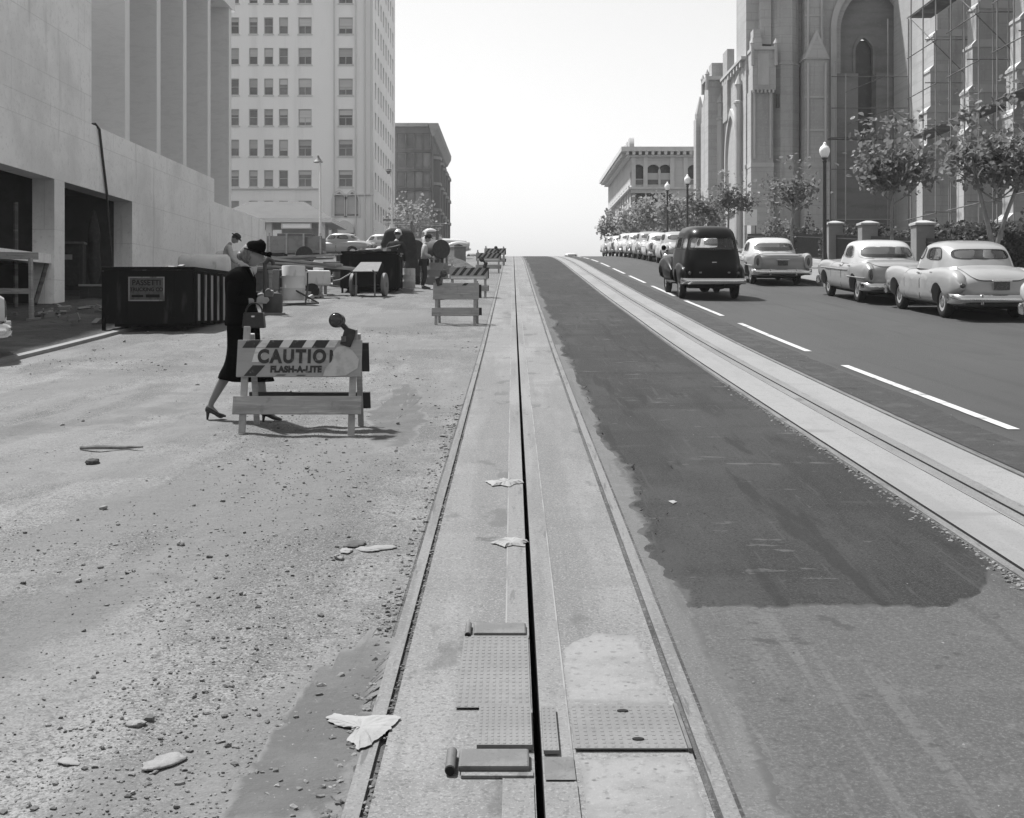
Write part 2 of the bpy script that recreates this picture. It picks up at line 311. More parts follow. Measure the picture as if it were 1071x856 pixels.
    M['lumber'] = surf('lumber', .3, .85, [('noise', (2,2,20), .45, .65, .2, .6, 7), ('noise', 3, .5, .7, .38, .4)], [('noise', (4,4,40), .3, .004)], rnd=.5)
    M['binblack'] = surf('black_bin_paint', .009, .8, [('noise', (5,5,1), .55, .72, .045, .7, 8), ('noise', 20, .62, .75, .06, .5)], [('noise', 4, .2, .02)], spec=.06)
    M['binpale'] = surf('weathered_skylit_bin_paint', .26, .7, [('noise', (4,4,.6), .48, .60, .03, .9, 8), ('noise', 18, .58, .7, .24, .5)], [('noise', 8, .2, .01)])  # weathered paint, with sky light on the ribbed side painted in
    M['signfade'] = surf('faded_sign_paint', .085, .8, [('noise', 14, .45, .65, .04, .7, 8)])
    M['rubber'] = surf('tyre_rubber', .018, .8, [('noise', 12, .5, .7, .04, .5)], spec=.3)
    M['chrome'] = surf('chrome', .62, .18, [('noise', 6, .5, .75, .45, .4)], metallic=1)
    M['hub'] = surf('hub_cap', .55, .25, [('noise', 9, .5, .7, .4, .5)], metallic=.9)
    M['seatcloth'] = surf('seat_cloth', .05, .9, [('noise', 20, .45, .65, .08, .6)])
    M['plate'] = surf('plate_paint', .05, .5, [('noise', 40, .5, .6, .14, .6)])
    M['lamp_red'] = surf('tail_lens', .05, .2, [('noise', 20, .5, .6, .1, .6)], spec=.6)
    M['headlens'] = surf('head_lens', .55, .12, [('wave', (30,0,0), .3, .7, .4, .4)], spec=.6)
    M['glass'] = glass('car_glass', .5, .25)
    M['clearglass'] = glass('clear_glass', .85, .1)
    for nm, v in (('white', .46), ('cream', .29), ('gray', .22), ('silver', .24), ('dark', .006), ('midgray', .16)):
        M['car_'+nm] = surf('car_paint_'+nm, v, .32, [('noise', 1.6, .45, .7, v*.86, .5), ('noise', (3,3,9), .6, .75, v*.75, .35, 7)], coat=.7 if v > .05 else .12, spec=.5 if v > .05 else .12)
    M['cloth_black'] = surf('black_wool', .004, .95, [('noise', 30, .5, .7, .008, .6)], [('noise', 160, .3, .003)], spec=.02)
    M['cloth_dark'] = surf('dark_workwear', .035, .95, [('noise', 8, .45, .65, .055, .6)], [('noise', 12, .4, .02)], spec=.15)
    M['cloth_mid'] = surf('drab_workwear', .1, .95, [('noise', 8, .45, .65, .15, .6)], [('noise', 12, .4, .02)], spec=.15)
    M['cloth_pale'] = surf('pale_shirt', .42, .95, [('noise', 8, .45, .65, .33, .6)], [('noise', 12, .4, .02)], spec=.15)
    M['skin'] = surf('skin', .25, .6, [('noise', 20, .45, .65, .2, .5)], spec=.35)
    M['stocking'] = surf('stocking_leg', .2, .5, [('noise', 30, .45, .65, .22, .5)], spec=.35)
    M['hair'] = surf('fair_hair', .2, .5, [('noise', (60,60,12), .45, .6, .07, .9)], [('noise', (120,120,20), .5, .004)])
    M['hairdark'] = surf('dark_hair', .03, .6)
    M['leather'] = surf('black_leather', .012, .35, [('noise', 30, .5, .7, .03, .5)], spec=.5)
    M['lampblack'] = surf('lamp_body_black', .02, .4, [('noise', 14, .5, .7, .06, .5)])
    M['lens'] = surf('flasher_lens', .025, .15, spec=.6)
    M['tankwhite'] = surf('white_tank_paint', .55, .6, [('noise', 2, .45, .65, .4, .6, 7), ('noise', (6,6,2), .58, .7, .2, .5, 8)], [('noise', 10, .15, .01)])
    M['drum'] = surf('drum_paint', .17, .65, [('noise', 3, .45, .65, .1, .6, 8), ('noise', 20, .55, .7, .26, .5)], rnd=.8)
    M['tarp'] = surf('tarp', .3, .85, [('noise', 4, .45, .65, .2, .6)])
    M['paper'] = ga('crumpled_paper', .5, .9, [('noise', 6, .45, .65, .4, .6)], [('noise', 12, .5, .02)])
    M['stone'] = surf('loose_stone', .22, .95, island=(.07, .22), bump=[('noise', 60, .5, .006)])
    M['rockpale'] = ga('pale_rubble', .42, .95, [('noise', 12, .45, .65, .28, .7)], [('noise', 30, .6, .01)])
    M['rockdark'] = surf('dark_lump', .06, .95, [('noise', 12, .45, .65, .1, .7)], [('noise', 30, .6, .01)])
    M['bark'] = surf('tree_bark', .2, .9, [('noise', (10,10,3), .45, .65, .1, .7), ('noise', 4, .55, .68, .32, .6)], [('noise', (30,30,8), .5, .01)])
    M['leaf'] = leafmat('tree_leaves', .035, .16)
    M['leafdark'] = leafmat('shrub_leaves', .02, .06)
    M['leafpale'] = leafmat('pale_hazed_leaves', .12, .22)  # paler copy for far trees: distance haze put into the leaf colour
    M['signwhite'] = surf('white_notice', .7, .6, [('noise', (3,3,30), .55, .62, .5, .5)])
    M['hose'] = surf('rubber_hose', .03, .7, [('noise', 10, .5, .7, .06, .5)])
mats()
# ------------------------------------------------------------------ the street
rng = random.Random(7)
XC, XC2, CTR = .084, 3.134, 1.6
def ysteps(a=-20, b=700):
    ys = []; y = a
    while y < b:
        ys.append(y)
        y += .25 if 0 <= y < 16 else (1 if y < 70 else (4 if y < 200 else 25))
    return ys + [b]
YS = ysteps()
def interp(tab, y):
    if y <= tab[0][0]: return tab[0][1]
    for (a, p), (b, q) in zip(tab, tab[1:]):
        if y <= b: return p + (q-p)*(y-a)/(b-a)
    return tab[-1][1]
def kerbx(y): return interp([(-20, 11.2), (10, 11.0), (25, 10.65), (32, 10.25), (42, 9.85), (60, 9.3), (90, 9.15), (700, 9.1)], y)
def disp(x, y):
    """height of the loose dirt over the graded street"""
    k = min(1, max(0, (-.56 - x)/.5)) * min(1, max(0, (x + 7.05)/.6))
    if y > 45: k *= .5
    rut = 0
    for xr, ph in ((-1.75, 0), (-3.25, .2), (-4.6, 2.1)):
        u = (x-xr-.18*math.sin(y*.33+ph)-.1*noise.noise((1, y*.6, ph)))/.13
        rut += (-.020*math.exp(-u*u)+.013*math.exp(-(abs(u)-1.7)**2*1.5))*(.5+noise.noise((xr, y*.7, 2)))
    return k*(rut+.026*noise.noise((x*1.1, y*.8, 3)) + .012*noise.noise((x*3.7, y*3.1, 8)) + .006*noise.noise((x*11, y*10, 5)) + .012)
def gridmesh(xs_of, ys, zf):
    V, Fc = [], []
    n = None
    for y in ys:
        row = xs_of(y); n = len(row)
        V += [(x, y, zf(x, y)) for x in row]
    for j in range(len(ys)-1):
        for i in range(n-1):
            a = j*n+i; Fc.append((a, a+1, a+n+1, a+n))
    me = bpy.data.meshes.new('sheet'); me.from_pydata(V, [], Fc); me.update(); return me
def sheet(name, x0, x1, dz, mat, parent=None, ys=None, nx=2, kind='structure', label=None, cat=None):
    f0 = x0 if callable(x0) else (lambda y: x0); f1 = x1 if callable(x1) else (lambda y: x1)
    me = gridmesh(lambda y: [f0(y) + (f1(y)-f0(y))*i/(nx-1) for i in range(nx)], ys or YS, lambda x, y: g(y)+dz)
    o = obj(name, me, mat, parent, smooth=60)
    if not parent: o['kind'] = kind
    return o

# left half: loose dirt over the broken-up roadway
ysd = []; y = -20
while y < 120:
    ysd.append(y); y += .07 if 2.4 <= y < 12 else (.2 if 0 < y < 26 else (1 if y < 60 else 4))
ysd += [120, 160, 220, 300, 500, 700]
def dx(y): return [-7.02 + (XC - .60 + 7.02)*(1-(1-i/129)**1.6) for i in range(130)]
obj('dirt_ground', gridmesh(dx, ysd, lambda x, y: g(y)+disp(x, y)), M['dirt'], smooth=80)['kind'] = 'structure'
mb = MB()
for a, b in zip(YS, YS[1:]):
    mb.loft([[Vector(q) for q in ((-7.17, t, g(t)-.2), (-7.02, t, g(t)-.2), (-7.02, t, g(t)+.055), (-7.17, t, g(t)+.055))] for t in (a, b)], cap=False)
mb.build('kerb', M['kerb'])['kind'] = 'structure'
ymud = [v for v in YS]
me = gridmesh(lambda y: [-11.33 + i*(4.17/24) for i in range(25)], [-20] + [q*.5 for q in range(0, 140)] + [70, 90, 120, 200, 400, 700],
              lambda x, y: g(y) + .03 + (.07*noise.noise((x*.9, y*.7, 1)) + .035*noise.noise((x*3, y*3, 2)))*min(1, (x+11.33)*3+.2)*min(1, max(0, (-7.2-x)*2)))
obj('muddy_ground', me, M['mud'], smooth=80)['kind'] = 'structure'
sheet('lot_ground', -400, -11.33, .02, M['mud'])

# cable track with its open slot
def cable_track(xc, slab_m, label):
    t = bpy.data.objects.new('cable_track', None); C.objects.link(t); t['kind'] = 'structure'; t['label'] = label
    for s in (-1, 1):
        a, b = (xc+s*.115, xc+s*.508); sheet('track_slab', min(a,b), max(a,b), .004, slab_m, t, nx=3)
        a, b = (xc+s*.013, xc+s*.108); sheet('slot_rail', min(a,b), max(a,b), .007, M['slotsteel'], t)
        a, b = (xc+s*.108, xc+s*.115); sheet('seam', min(a,b), max(a,b), .008, M['seam'], t)
        a, b = (xc+s*.585, xc+s*.603); sheet('rail_edge', min(a,b), max(a,b), -.002, M['groove'], t)
        a, b = (xc+s*.508, xc+s*.533); sheet('rail_groove', min(a,b), max(a,b), -.012, M['groove'], t)
        mbb = MB(); x0, x1 = sorted((xc+s*.533, xc+s*.585))
        for p, q in zip(YS, YS[1:]):
            mbb.loft([[Vector(v) for v in ((x0, r, g(r)-.05), (x1, r, g(r)-.05), (x1, r, g(r)+.0045), (x0, r, g(r)+.0045))] for r in (p, q)], cap=False)
        mbb.build('rail', M['rail'], t)
        mbb = MB()
        for p, q in zip(YS, YS[1:]):
            mbb.loft([[Vector((xc+s*.013, r, g(r)+.007)), Vector((xc+s*.013, r, g(r)-.4))] for r in (p, q)], cap=False, closed=False)
            mbb.loft([[Vector((xc+s*.508, r, g(r)+.004)), Vector((xc+s*.508, r, g(r)-.012))] for r in (p, q)], cap=False, closed=False)
        mbb.build('slot_wall', M['black'], t)
    sheet('slot_channel', xc-.013, xc+.013, -.4, M['black'], t)
    return t
cable_track(XC, M['track'], 'near cable track with a long open slot running up the street middle')
t2 = cable_track(XC2, M['track2'], 'pale newer cable track beside the traffic lane')
# between the tracks
yA = gy(636)
sheet('median_road', XC+.598, XC2-.598, .002, M['old_asphalt'], nx=6)
def star(name, c, pts, mat, dz=.004, jit=.06, kind='structure', seed=0, nr=10, freq=3.5, dense=8):
    P = []
    for (ax, ay), (bx_, by) in zip(pts, pts[1:]+pts[:1]):
        for k in range(dense): P.append((ax+(bx_-ax)*k/dense, ay+(by-ay)*k/dense))
    V = [(c[0], c[1], g(c[1])+disp(*c)+dz)]; Fc = []; n = len(P); CV = [1]
    for r in range(1, nr+1):
        for i, (x, y) in enumerate(P):
            q = r/nr
            X = c[0]+(x-c[0])*q; Y = c[1]+(y-c[1])*q
            k = jit*q
            X += k*noise.noise((x*freq, y*freq, seed)) + k*.5*noise.noise((x*freq*4, y*freq*4, seed)); Y += k*1.6*noise.noise((x*freq, y*freq, seed+9)) + k*.7*noise.noise((x*freq*4, y*freq*4, seed+5))
            V.append((X, Y, g(Y)+disp(X, Y)+(dz if r < nr else -.003))); CV.append(min(1, (1-q)*1.5))
    for i in range(n): Fc.append((0, 1+i, 1+(i+1) % n))
    for r in range(nr-1):
        for i in range(n):
            a = 1+r*n+i; b = 1+r*n+(i+1) % n; Fc.append((a, a+n, b+n, b))
    me = bpy.data.meshes.new(name); me.from_pydata(V, [], Fc); me.update(); setcover(me, CV)
    o = obj(name, me, mat, smooth=80); o['kind'] = kind; return o
# cement washed out along the rail, then the newer dark asphalt laid over it
def spillx(y): return XC+.60+.15+.10*noise.noise((1, y*.55, 4))+.06*noise.noise((1, y*2.2, 1))+.05*noise.noise((1, y*9, 1))+.035*noise.noise((1, y*27, 1))+.02*noise.noise((1, y*70, 1))
ysn = [2.2+.025*k for k in range(400)]+[12.2+.1*k for k in range(80)]
o = sheet('cement_spill', XC+.599, spillx, .0035, M['spill'], ys=ysn, nx=6)
for i, v_ in enumerate(o.data.vertices):
    if i % 6 == 5: v_.co.z -= .003
if 1: setcover(o.data, [1-(i % 6)/5*1.0 for i in range(len(o.data.vertices))])
def darkx(y): return XC+.60+.05+.16*max(0, noise.noise((2, y*.5, 7))+.25)+.09*noise.noise((2, y*2.6, 7))+.035*noise.noise((2, y*9, 7))+ .05*noise.noise((2, y*25, 7))*noise.noise((5, y*2, 7))*2 + .03*noise.noise((2, y*60, 7))
V, Fc, CV = [], [], []
nu = 70; vs = [0]+[.9*(1.028**k - 1) for k in range(1, 180)]
def y0(u): return yA + .05*noise.noise((u*7, 1, 1)) + .04*noise.noise((u*30, 1, 1)) + .03*noise.noise((u*90, 1, 1)) + (max(0, u-.72)/.28)**2.2*.75
for v in vs:
    for i in range(nu):
        u = i/(nu-1); yy = y0(u)+v; xl = darkx(yy); V.append((xl+(XC2-.625-xl)*u**1.4, yy, 0)); cv = min(1, (u**1.4)*(XC2-.625-xl)/.30, v/.35); CV.append(min(1, (u**1.4)*(XC2-.625-xl)/.16, v/.16)); V[-1] = (V[-1][0], yy, g(yy)+.0015+.0045*min(1, cv*6))
for j in range(len(vs)-1):
    for i in range(nu-1):
        a = j*nu+i; Fc.append((a, a+1, a+nu+1, a+nu))
me = bpy.data.meshes.new('dark_asphalt'); me.from_pydata(V, [], Fc); me.update(); setcover(me, CV)
obj('dark_asphalt_road', me, M['dark_asphalt'], smooth=80)['kind'] = 'structure'
# traffic lanes, rough margin, painted dashes
sheet('road', XC2+.598, kerbx, .002, M['lane'], nx=8)
sheet('road_margin', XC2+.6, lambda y: 4.28+.08*noise.noise((3, y*.4, 2))+.05*noise.noise((3, y*2, 2)), .006, M['rough_strip'], nx=3, ys=[-5+.2*k for k in range(120)]+[19+2*k for k in range(50)])
mb = MB(); k = 0
while 3.4+k*7.75 < 120:
    a = 3.4+k*7.75; n = 8
    mb.loft([[Vector((4.5+s, a+5.7*q/n, g(a+5.7*q/n)+.010)) for s in (-.055, .055)] for q in range(n+1)], cap=False, closed=False); k += 1
mb.build('lane_marking', M['paintwhite'])['kind'] = 'structure'
# right kerb and footway
mb = MB()
for a, b in zip(YS, YS[1:]):
    mb.loft([[Vector(q) for q in ((kerbx(t), t, g(t)-.2), (kerbx(t)+.16, t, g(t)-.2), (kerbx(t)+.16, t, g(t)+.13), (kerbx(t)+.02, t, g(t)+.13))] for t in (a, b)], cap=False)
mb.build('kerb', M['kerb'])['kind'] = 'structure'
sheet('sidewalk', lambda y: kerbx(y)+.16, 14.5, .126, M['sidewalk'], nx=4)
sheet('lot_ground', 14.5, 400, .12, M['lawn'])

# darker packed soil beside the rail in the near corner
def pz(px, py): y = gy(py); return (wx(px, y), y)
star('packed_soil', pz(310, 790), [pz(215, 870), pz(250, 800), pz(305, 735), pz(345, 690), pz(400, 650), pz(418, 660), pz(398, 740), pz(365, 830), pz(350, 870)], M['soil_stain'], .004, .07, seed=4, freq=5, dense=24)
star('packed_soil', pz(415, 440), [pz(385, 470), pz(385, 430), pz(420, 400), pz(440, 405), pz(445, 440), pz(420, 470)], M['soil_stain'], .003, .12, seed=6, freq=2, dense=16)
0 and star('packed_soil', pz(100, 600), [pz(0, 640), pz(20, 560), pz(130, 530), pz(220, 550), pz(190, 610), pz(90, 640)], M['soil_stain'], .003, .2, seed=8, freq=1.2, dense=16)
# ---- metal hatches over the slot
def plate_thing(name, label, x0, x1, ya, yb, h, mat, knobs=None, cat='hatch', bevel=.004):
    yc = (ya+yb)/2; t = thing(name, label, cat, (x0+x1)/2, yc, tilt=1)
    w, d = x1-x0, yb-ya
    mb = MB().bx(-w/2, w/2, -d/2, d/2, .012, h)
    if knobs:
        nx, ny = knobs
        for i in range(nx):
            for j in range(ny):
                cx, cy = -w/2+w*(i+.5)/nx, -d/2+d*(j+.5)/ny
                mb.box((cx, cy, h+.0003), (w/nx*.42, d/ny*.55, .002), Matrix.Rotation(R(0 if (i+j) % 2 else 90)*0, 3, 'Z'))
    mb.build('plate', mat, t, bevel=min(bevel, .0015) if knobs else bevel)
    return t
yb0, yb1 = gy(788), gy(742)
t = plate_thing('hatch_cover', 'large treaded metal hatch right of the slot with two finger holes', .205, .578, yb0, yb1, .017, M['checker'], (13, 12))
mb = MB()
for fx, fy in ((0.0, .13), (.03, -.12)): mb.sph((fx, fy, .0195), .016, (1.3, .8, .2))
mb.build('finger_hole', M['black'], t)
MB().bx(.188, .2, -.2, .2, .008, .02).build('frame', M['castiron'], t)
plate_thing('hatch_cover', 'raised treaded square plate left of the slot', -.118, .066, gy(789), gy(747), .032, M['checker'], (9, 12), bevel=.003)
plate_thing('hatch_cover', 'narrow treaded plate on the right lip of the slot', .102, .153, gy(793), gy(746), .026, M['checker'], (3, 12), bevel=.003)
plate_thing('cover_plate', 'worn patterned steel panel between the two hinge bars', -.205, .066, gy(744), gy(668), .0135, M['checker'], (11, 20), bevel=0)
def hinge(label, x0, x1, ya, yb, h):
    yc = (ya+yb)/2; t = thing('hinge_bar', label, 'hinge bar', (x0+x1)/2, yc, tilt=1); w = x1-x0; d = yb-ya
    MB().bx(-w/2+.05, w/2-.008, -d/2, d/2, h*.3, h).build('bar', M['castiron'], t, bevel=.008)
    MB().bx(-w/2+.06, w/2+.004, -d/2-.03, -d/2+.01, .004, h*.45).build('bed_plate', M['slotsteel'], t, bevel=.002)
    MB().cyl((-w/2+.025, -d/2-.005, h*.62), (-w/2+.025, d/2, h*.62), h*.5, n=16).build('roller', M['castiron'], t, smooth=40)
    MB().cyl((-w/2+.025, -d/2-.012, h*.62), (-w/2+.025, -d/2-.004, h*.62), h*.45, n=14).build('pin', M['black'], t, smooth=40)
hinge('heavy iron hinge bar with a roller end nearest the camera', -.222, .062, gy(812), gy(793), .034)
hinge('smaller iron hinge bar at the far end of the panel', -.215, .066, gy(668), gy(657), .026)
plate_thing('cover_plate', 'plain steel lip plate left of the slot at the front', -.03, .066, gy(872), gy(823), .014, M['slotsteel'], None, bevel=.002)
plate_thing('cover_plate', 'plain steel lip plate right of the slot at the front', .102, .2, gy(872), gy(823), .014, M['slotsteel'], None, bevel=.002)
plate_thing('cover_plate', 'short pitted plate behind the right lip of the slot', .102, .198, gy(820), gy(796), .013, M['castiron'], None, bevel=.002)
star('pale_concrete', (.39, gy(705)), [(.19, gy(738)), (.19, gy(700)), (.2, gy(676)), (.36, gy(660)), (.54, gy(664)), (.575, gy(700)), (.585, gy(740)), (.4, gy(741))], M['pale_patch'], .006, .016, seed=2, freq=9, dense=16)
star('pale_concrete', (.40, gy(825)), [(.205, gy(868)), (.205, gy(830)), (.205, gy(793)), (.4, gy(791)), (.58, gy(790)), (.585, gy(830)), (.585, gy(868)), (.4, gy(868))], M['pale_patch'], .006, .010, seed=3, freq=9, dense=16)
0 and star('pale_concrete', (-.32, gy(800)), [(-.41, gy(865)), (-.41, gy(800)), (-.41, gy(735)), (-.25, gy(725)), (-.235, gy(790)), (-.235, gy(820)), (-.06, gy(824)), (-.06, gy(865)), (-.25, gy(865))], M['pale_patch'], .009, .012, seed=5, freq=6)

# ---- loose stones (past counting)
def stones(name, spots, mat):
    V, Fc = [], []
    ico = bmesh.new(); bmesh.ops.create_icosphere(ico, subdivisions=1, radius=1)
    base = [v.co.copy() for v in ico.verts]; fcs = [[v.index for v in f.verts] for f in ico.faces]; ico.free()
    for (x, y, r) in spots:
        o = len(V); Q = Matrix.Rotation(rng.uniform(0, 6.3), 3, 'Z') @ Matrix.Rotation(rng.uniform(-.5, .5), 3, 'X'); s = (rng.uniform(.7, 1.4), rng.uniform(.6, 1.1), rng.uniform(.4, .75))
        z = g(y)+disp(x, y)+r*.25
        for c in base:
            p = Q @ Vector((c.x*s[0], c.y*s[1], c.z*s[2]))*r*rng.uniform(.62, 1.22); V.append((x+p.x, y+p.y, z+p.z))
        Fc += [[i+o for i in f] for f in fcs]
    me = bpy.data.meshes.new(name); me.from_pydata(V, [], Fc); me.update()
    o = obj(name, me, mat); o['kind'] = 'stuff'; return o
sp = []
while len(sp) < 7500:
    y = 2.9+rng.random()**1.7*20; x = rng.uniform(max(-6.9, -.45*y-.3), XC-.62)
    d = .03+2.2*max(0, noise.noise((x*.75, y*.5, 11)))*(.4+max(0, noise.noise((x*3, y*2.2, 4)))*1.6)+.8*math.exp(-((x+.42*y**.55*1.0+.2)/.55)**2)*(1 if y < 12 else .5)
    if rng.random() < d*.75:
        r = .002+.004*rng.random()+(.009*rng.random() if rng.random() < .12 else 0)+(.02*rng.random() if rng.random() < .012 else 0)
        sp.append((x, y, r*(1+.03*y)))
for k in range(700):      # crumbs along the left rail
    y = 2.9+rng.random()**1.6*10; sp.append((XC-.60-abs(rng.gauss(0, .05)), y, .004+.012*rng.random()**2))
for k in range(260):
    y = 3+rng.random()*8; sp.append((XC-.518+rng.gauss(0, .008), y, .004+.006*rng.random()))
stones('gravel', sp, M['stone']); o = C.objects['gravel']; tag(o, 'loose gravel and crumbs scattered over the dirt', 'gravel', kind='stuff')
sp = []
for k in range(900):
    y = 6+rng.random()**1.5*9; sp.append((XC2-.605-abs(rng.gauss(0, .045)), y, .005+.014*rng.random()**2))
for k in range(160): y = 3+rng.random()*9; sp.append((rng.uniform(.9, 2.5), y, .003+.006*rng.random()))
for k in range(200): y = 5+rng.random()*14; sp.append((rng.uniform(3.75, 4.3), y, .004+.008*rng.random()))
o = stones('gravel', sp, M['stone']); tag(o, 'broken stone crumbs along the near edge of the pale track', 'gravel', kind='stuff')

# ---- things lying about
def rock(label, px, py, r, mat, sc=(1, .8, .6), name='rock', cat='rock', seed=1):
    x, y = pz(px, py); b = MB(); b.sph((0, 0, 0), r, sc, 22, 14)
    for v in b.bm.verts: v.co *= 1+.38*noise.noise(v.co*(1.3/r)+Vector((seed, 0, 0)))+.2*noise.noise(v.co*(3.5/r)+Vector((seed, 4, 0)))
    o = b.build(name, mat, smooth=18); o.location = (x, y, g(y)+disp(x, y)+r*sc[2]*.55); o.rotation_euler = (0, 0, seed); tag(o, label, cat)
rock('pale chunk of rubble lying on the dirt left of the near rail', 355, 588, .03, M['rockpale'], seed=2)
rock('small pale stone left of the rubble chunk on the dirt', 189, 575, .025, M['rockpale'], seed=5)
rock('dark lump lying just below the broken stick', 97, 485, .05, M['rockdark'], (1.3, .8, .6), 'dirt_clod', 'clod', 3)
rock('flat pale slab of stone in the near dirt corner', 172, 803, .062, M['rockpale'], (1.2, .75, .2), 'stone_slab', 'stone', 4)
rock('small white plaster lump above the flat slab', 143, 764, .03, M['rockpale'], (1.1, .9, .35), 'plaster_lump', 'plaster', 7)
rock('crumbled white plaster lump in the near dirt corner', 72, 801, .035, M['rockpale'], (1.3, .7, .22), 'plaster_lump', 'plaster', 9)
for k, (px, py) in enumerate(((362, 580), (382, 577), (398, 575), (371, 572))):
    rock(('broad','narrow','thin','dark')[k]+' flat flake of broken paving beside the rubble chunk', px, py, .045+.008*k, M['rockdark'] if k == 3 else M['rawconc'], (1.4, .8, .18), 'paving_flake', 'flake', 11+k)
x, y = pz(116, 473); b = MB(); b.tube([(-.25, .01, 0), (-.1, 0, .01), (.08, .012, .004), (.26, -.01, .012)], [.014, .02, .017, .008], 7)
o = b.build('broken_stick', M['lumber'], smooth=50); o.location = (x, y, g(y)+disp(x, y)+.022); o.data.materials[0] = M['bark']; tag(o, 'broken wooden stick lying alone on the dirt', 'stick')
def scrap(label, px, py, w, d, seed, name='paper_scrap', cat='paper', mat=None, h=.02, n=14):
    x, y = pz(px, py); b = bmesh.new(); V = {}
    pts = []
    for i in range(n):
        a = 2*PI*i/n; k = .72+.6*noise.noise((math.cos(a)*1.2, math.sin(a)*1.2, seed))+.34*noise.noise((math.cos(a)*2.6, math.sin(a)*2.6, seed))+.2*noise.noise((math.cos(a)*8, math.sin(a)*8, seed))+.1*noise.noise((math.cos(a)*22, math.sin(a)*22, seed))
        pts.append((w/2*k*math.cos(a)*1.25, d/2*k*math.sin(a)*1.25))
    c = b.verts.new((0, 0, h)); rr = []
    for q in (.5, 1):
        rr.append([b.verts.new((px_*q, py_*q, .006+h*(1-q)*.8+h*.5*abs(noise.noise((px_*30, py_*30, seed))))) for px_, py_ in pts])
    for i in range(n):
        j = (i+1) % n; b.faces.new((c, rr[0][i], rr[0][j])); b.faces.new((rr[0][i], rr[1][i], rr[1][j], rr[0][j]))
    me = bpy.data.meshes.new(name); b.to_mesh(me); b.free()
    o = obj(name, me, mat or M['paper']); md = o.modifiers.new('thick', 'SOLIDIFY'); md.thickness = .002
    o.location = (x, y, g(y)+disp(x, y)+.006); o.rotation_euler = (math.atan(slope(y)), 0, 0); tag(o, label, cat); return o
def scrap_poly(label, pts, mat, h=.01, seed=1, name='paper_scrap', cat='paper', jit=.006):
    P = [Vector((*pz(*q), 0)) for q in pts]; c = sum(P, Vector())/len(P); Q = []
    for a, b_ in zip(P, P[1:]+P[:1]):
        for k in range(7):
            p = a.lerp(b_, k/7)-c; Q.append(p+Vector((noise.noise(p*60+Vector((seed, 0, 0))), noise.noise(p*60+Vector((0, seed, 5))), 0))*jit)
    b = bmesh.new(); n = len(Q); rr = []
    for q in (.03, .35, .7, 1):
        rr.append([b.verts.new((p.x*q, p.y*q, (.004 if q == 1 else .004+h*(.4+abs(noise.noise(p*q*26+Vector((0, 0, seed)))))))) for p in Q])
    for r0, r1 in zip(rr, rr[1:]):
        for i in range(n): b.faces.new((r0[i], r1[i], r1[(i+1) % n], r0[(i+1) % n]))
    b.faces.new(rr[0]); me = bpy.data.meshes.new(name); b.to_mesh(me); b.free()
    o = obj(name, me, mat); md = o.modifiers.new('thick', 'SOLIDIFY'); md.thickness = .0015
    o.location = (c.x, c.y, g(c.y)+disp(c.x, c.y)+.007); o.rotation_euler = (math.atan(slope(c.y)), 0, 0); tag(o, label, cat); return o
scrap_poly('creased paper scrap on the track left of the slot, farther up', [(507, 505), (518, 505.5), (526, 502.5), (537, 504), (546, 503.5), (548, 507), (538, 508), (533, 511), (524, 509), (515, 510)], M['paper'], .02, 2, jit=.014)
scrap_poly('white paper scrap on the track beside the slot, nearer one', [(513, 570), (521, 568), (527, 565), (540, 564.5), (550, 566.5), (553, 569), (547, 570.5), (549, 574), (536, 572.5), (528, 575), (522, 572)], M['paper'], .02, 5, jit=.012)
scrap_poly('torn white sheet of paper lying across the left rail', [(341, 754), (350, 750), (374, 753), (396, 751.5), (415, 752), (419, 755), (409, 765), (400, 773), (385, 784), (374, 788), (371, 781), (362, 778), (369, 770), (376, 765), (357, 764), (343, 758)], M['paper'], .008, 3, jit=.01)
scrap_poly('tiny flattened white wrapper on the dark asphalt', [(699, 526), (704, 525.3), (708, 527), (704, 529)], M['paper'], .006, 8, jit=.003)
# ------------------------------------------------------------------ buildings
def bld(name, label, cat='building'): return thing(name, label, cat, world=True)
# --- temple-like hall on the left
t = bld('stone_hall', 'pale stone-clad hall with tall vertical fins above a plain wall with two dark openings')
WX = -11.35
PH, OH, LH = 6.77, 5.0, 5.9
pod = [(6, -.6), (57, 1.0), (57, LH), (47.3, LH), (47.3, PH), (6, PH)]
h1 = [(19, g(25)-.6), (30.8, g(30.8)-.1), (30.8, OH), (19, OH)]
h2 = [(31.5, g(31.5)-.1), (37.1, g(37.1)-.1), (37.1, OH), (31.5, OH)]
MB().mesh(slab(pod, [h1, h2], .55), face_m('+x', (WX, 0, 0))).build('podium_wall', M['marble'], t)
MB().bx(WX-8, WX+.004, 6, 33.5, PH+.002, 10.9).build('upper_wall', M['marble'], t)
MB().bx(WX-26, WX-3.0, 33.5, 50.2, PH+.002, 14.6).bx(WX-26, WX-.57, 33.5, 47.3, PH-.5, PH).bx(WX-26, WX-.57, 47.31, 57, LH-.5, LH-.003).build('back_wall', M['fin'], t)
for yy in (36.43, 39.66, 42.85, 46.3):
    f = MB().bx(WX-3.0, WX-.02, yy, yy+.42, PH+.003, 13.9).build('fin', M['fin'], t)
    MB().bx(WX-.02, WX+.0, yy, yy+.42, PH+.003, 13.9).build('fin_edge', M['fin_edge'], f)
f = MB().bx(WX-3.0, WX-.02, 49.75, 50.2, LH, 13.9).build('fin', M['fin'], t); MB().bx(WX-.02, WX, 49.75, 50.2, LH, 13.9).build('fin_edge', M['fin_edge'], f)
MB().bx(WX-26, WX+.06, 33.5, 50.6, 13.9, 15.0).build('roof_slab', M['marble'], t)
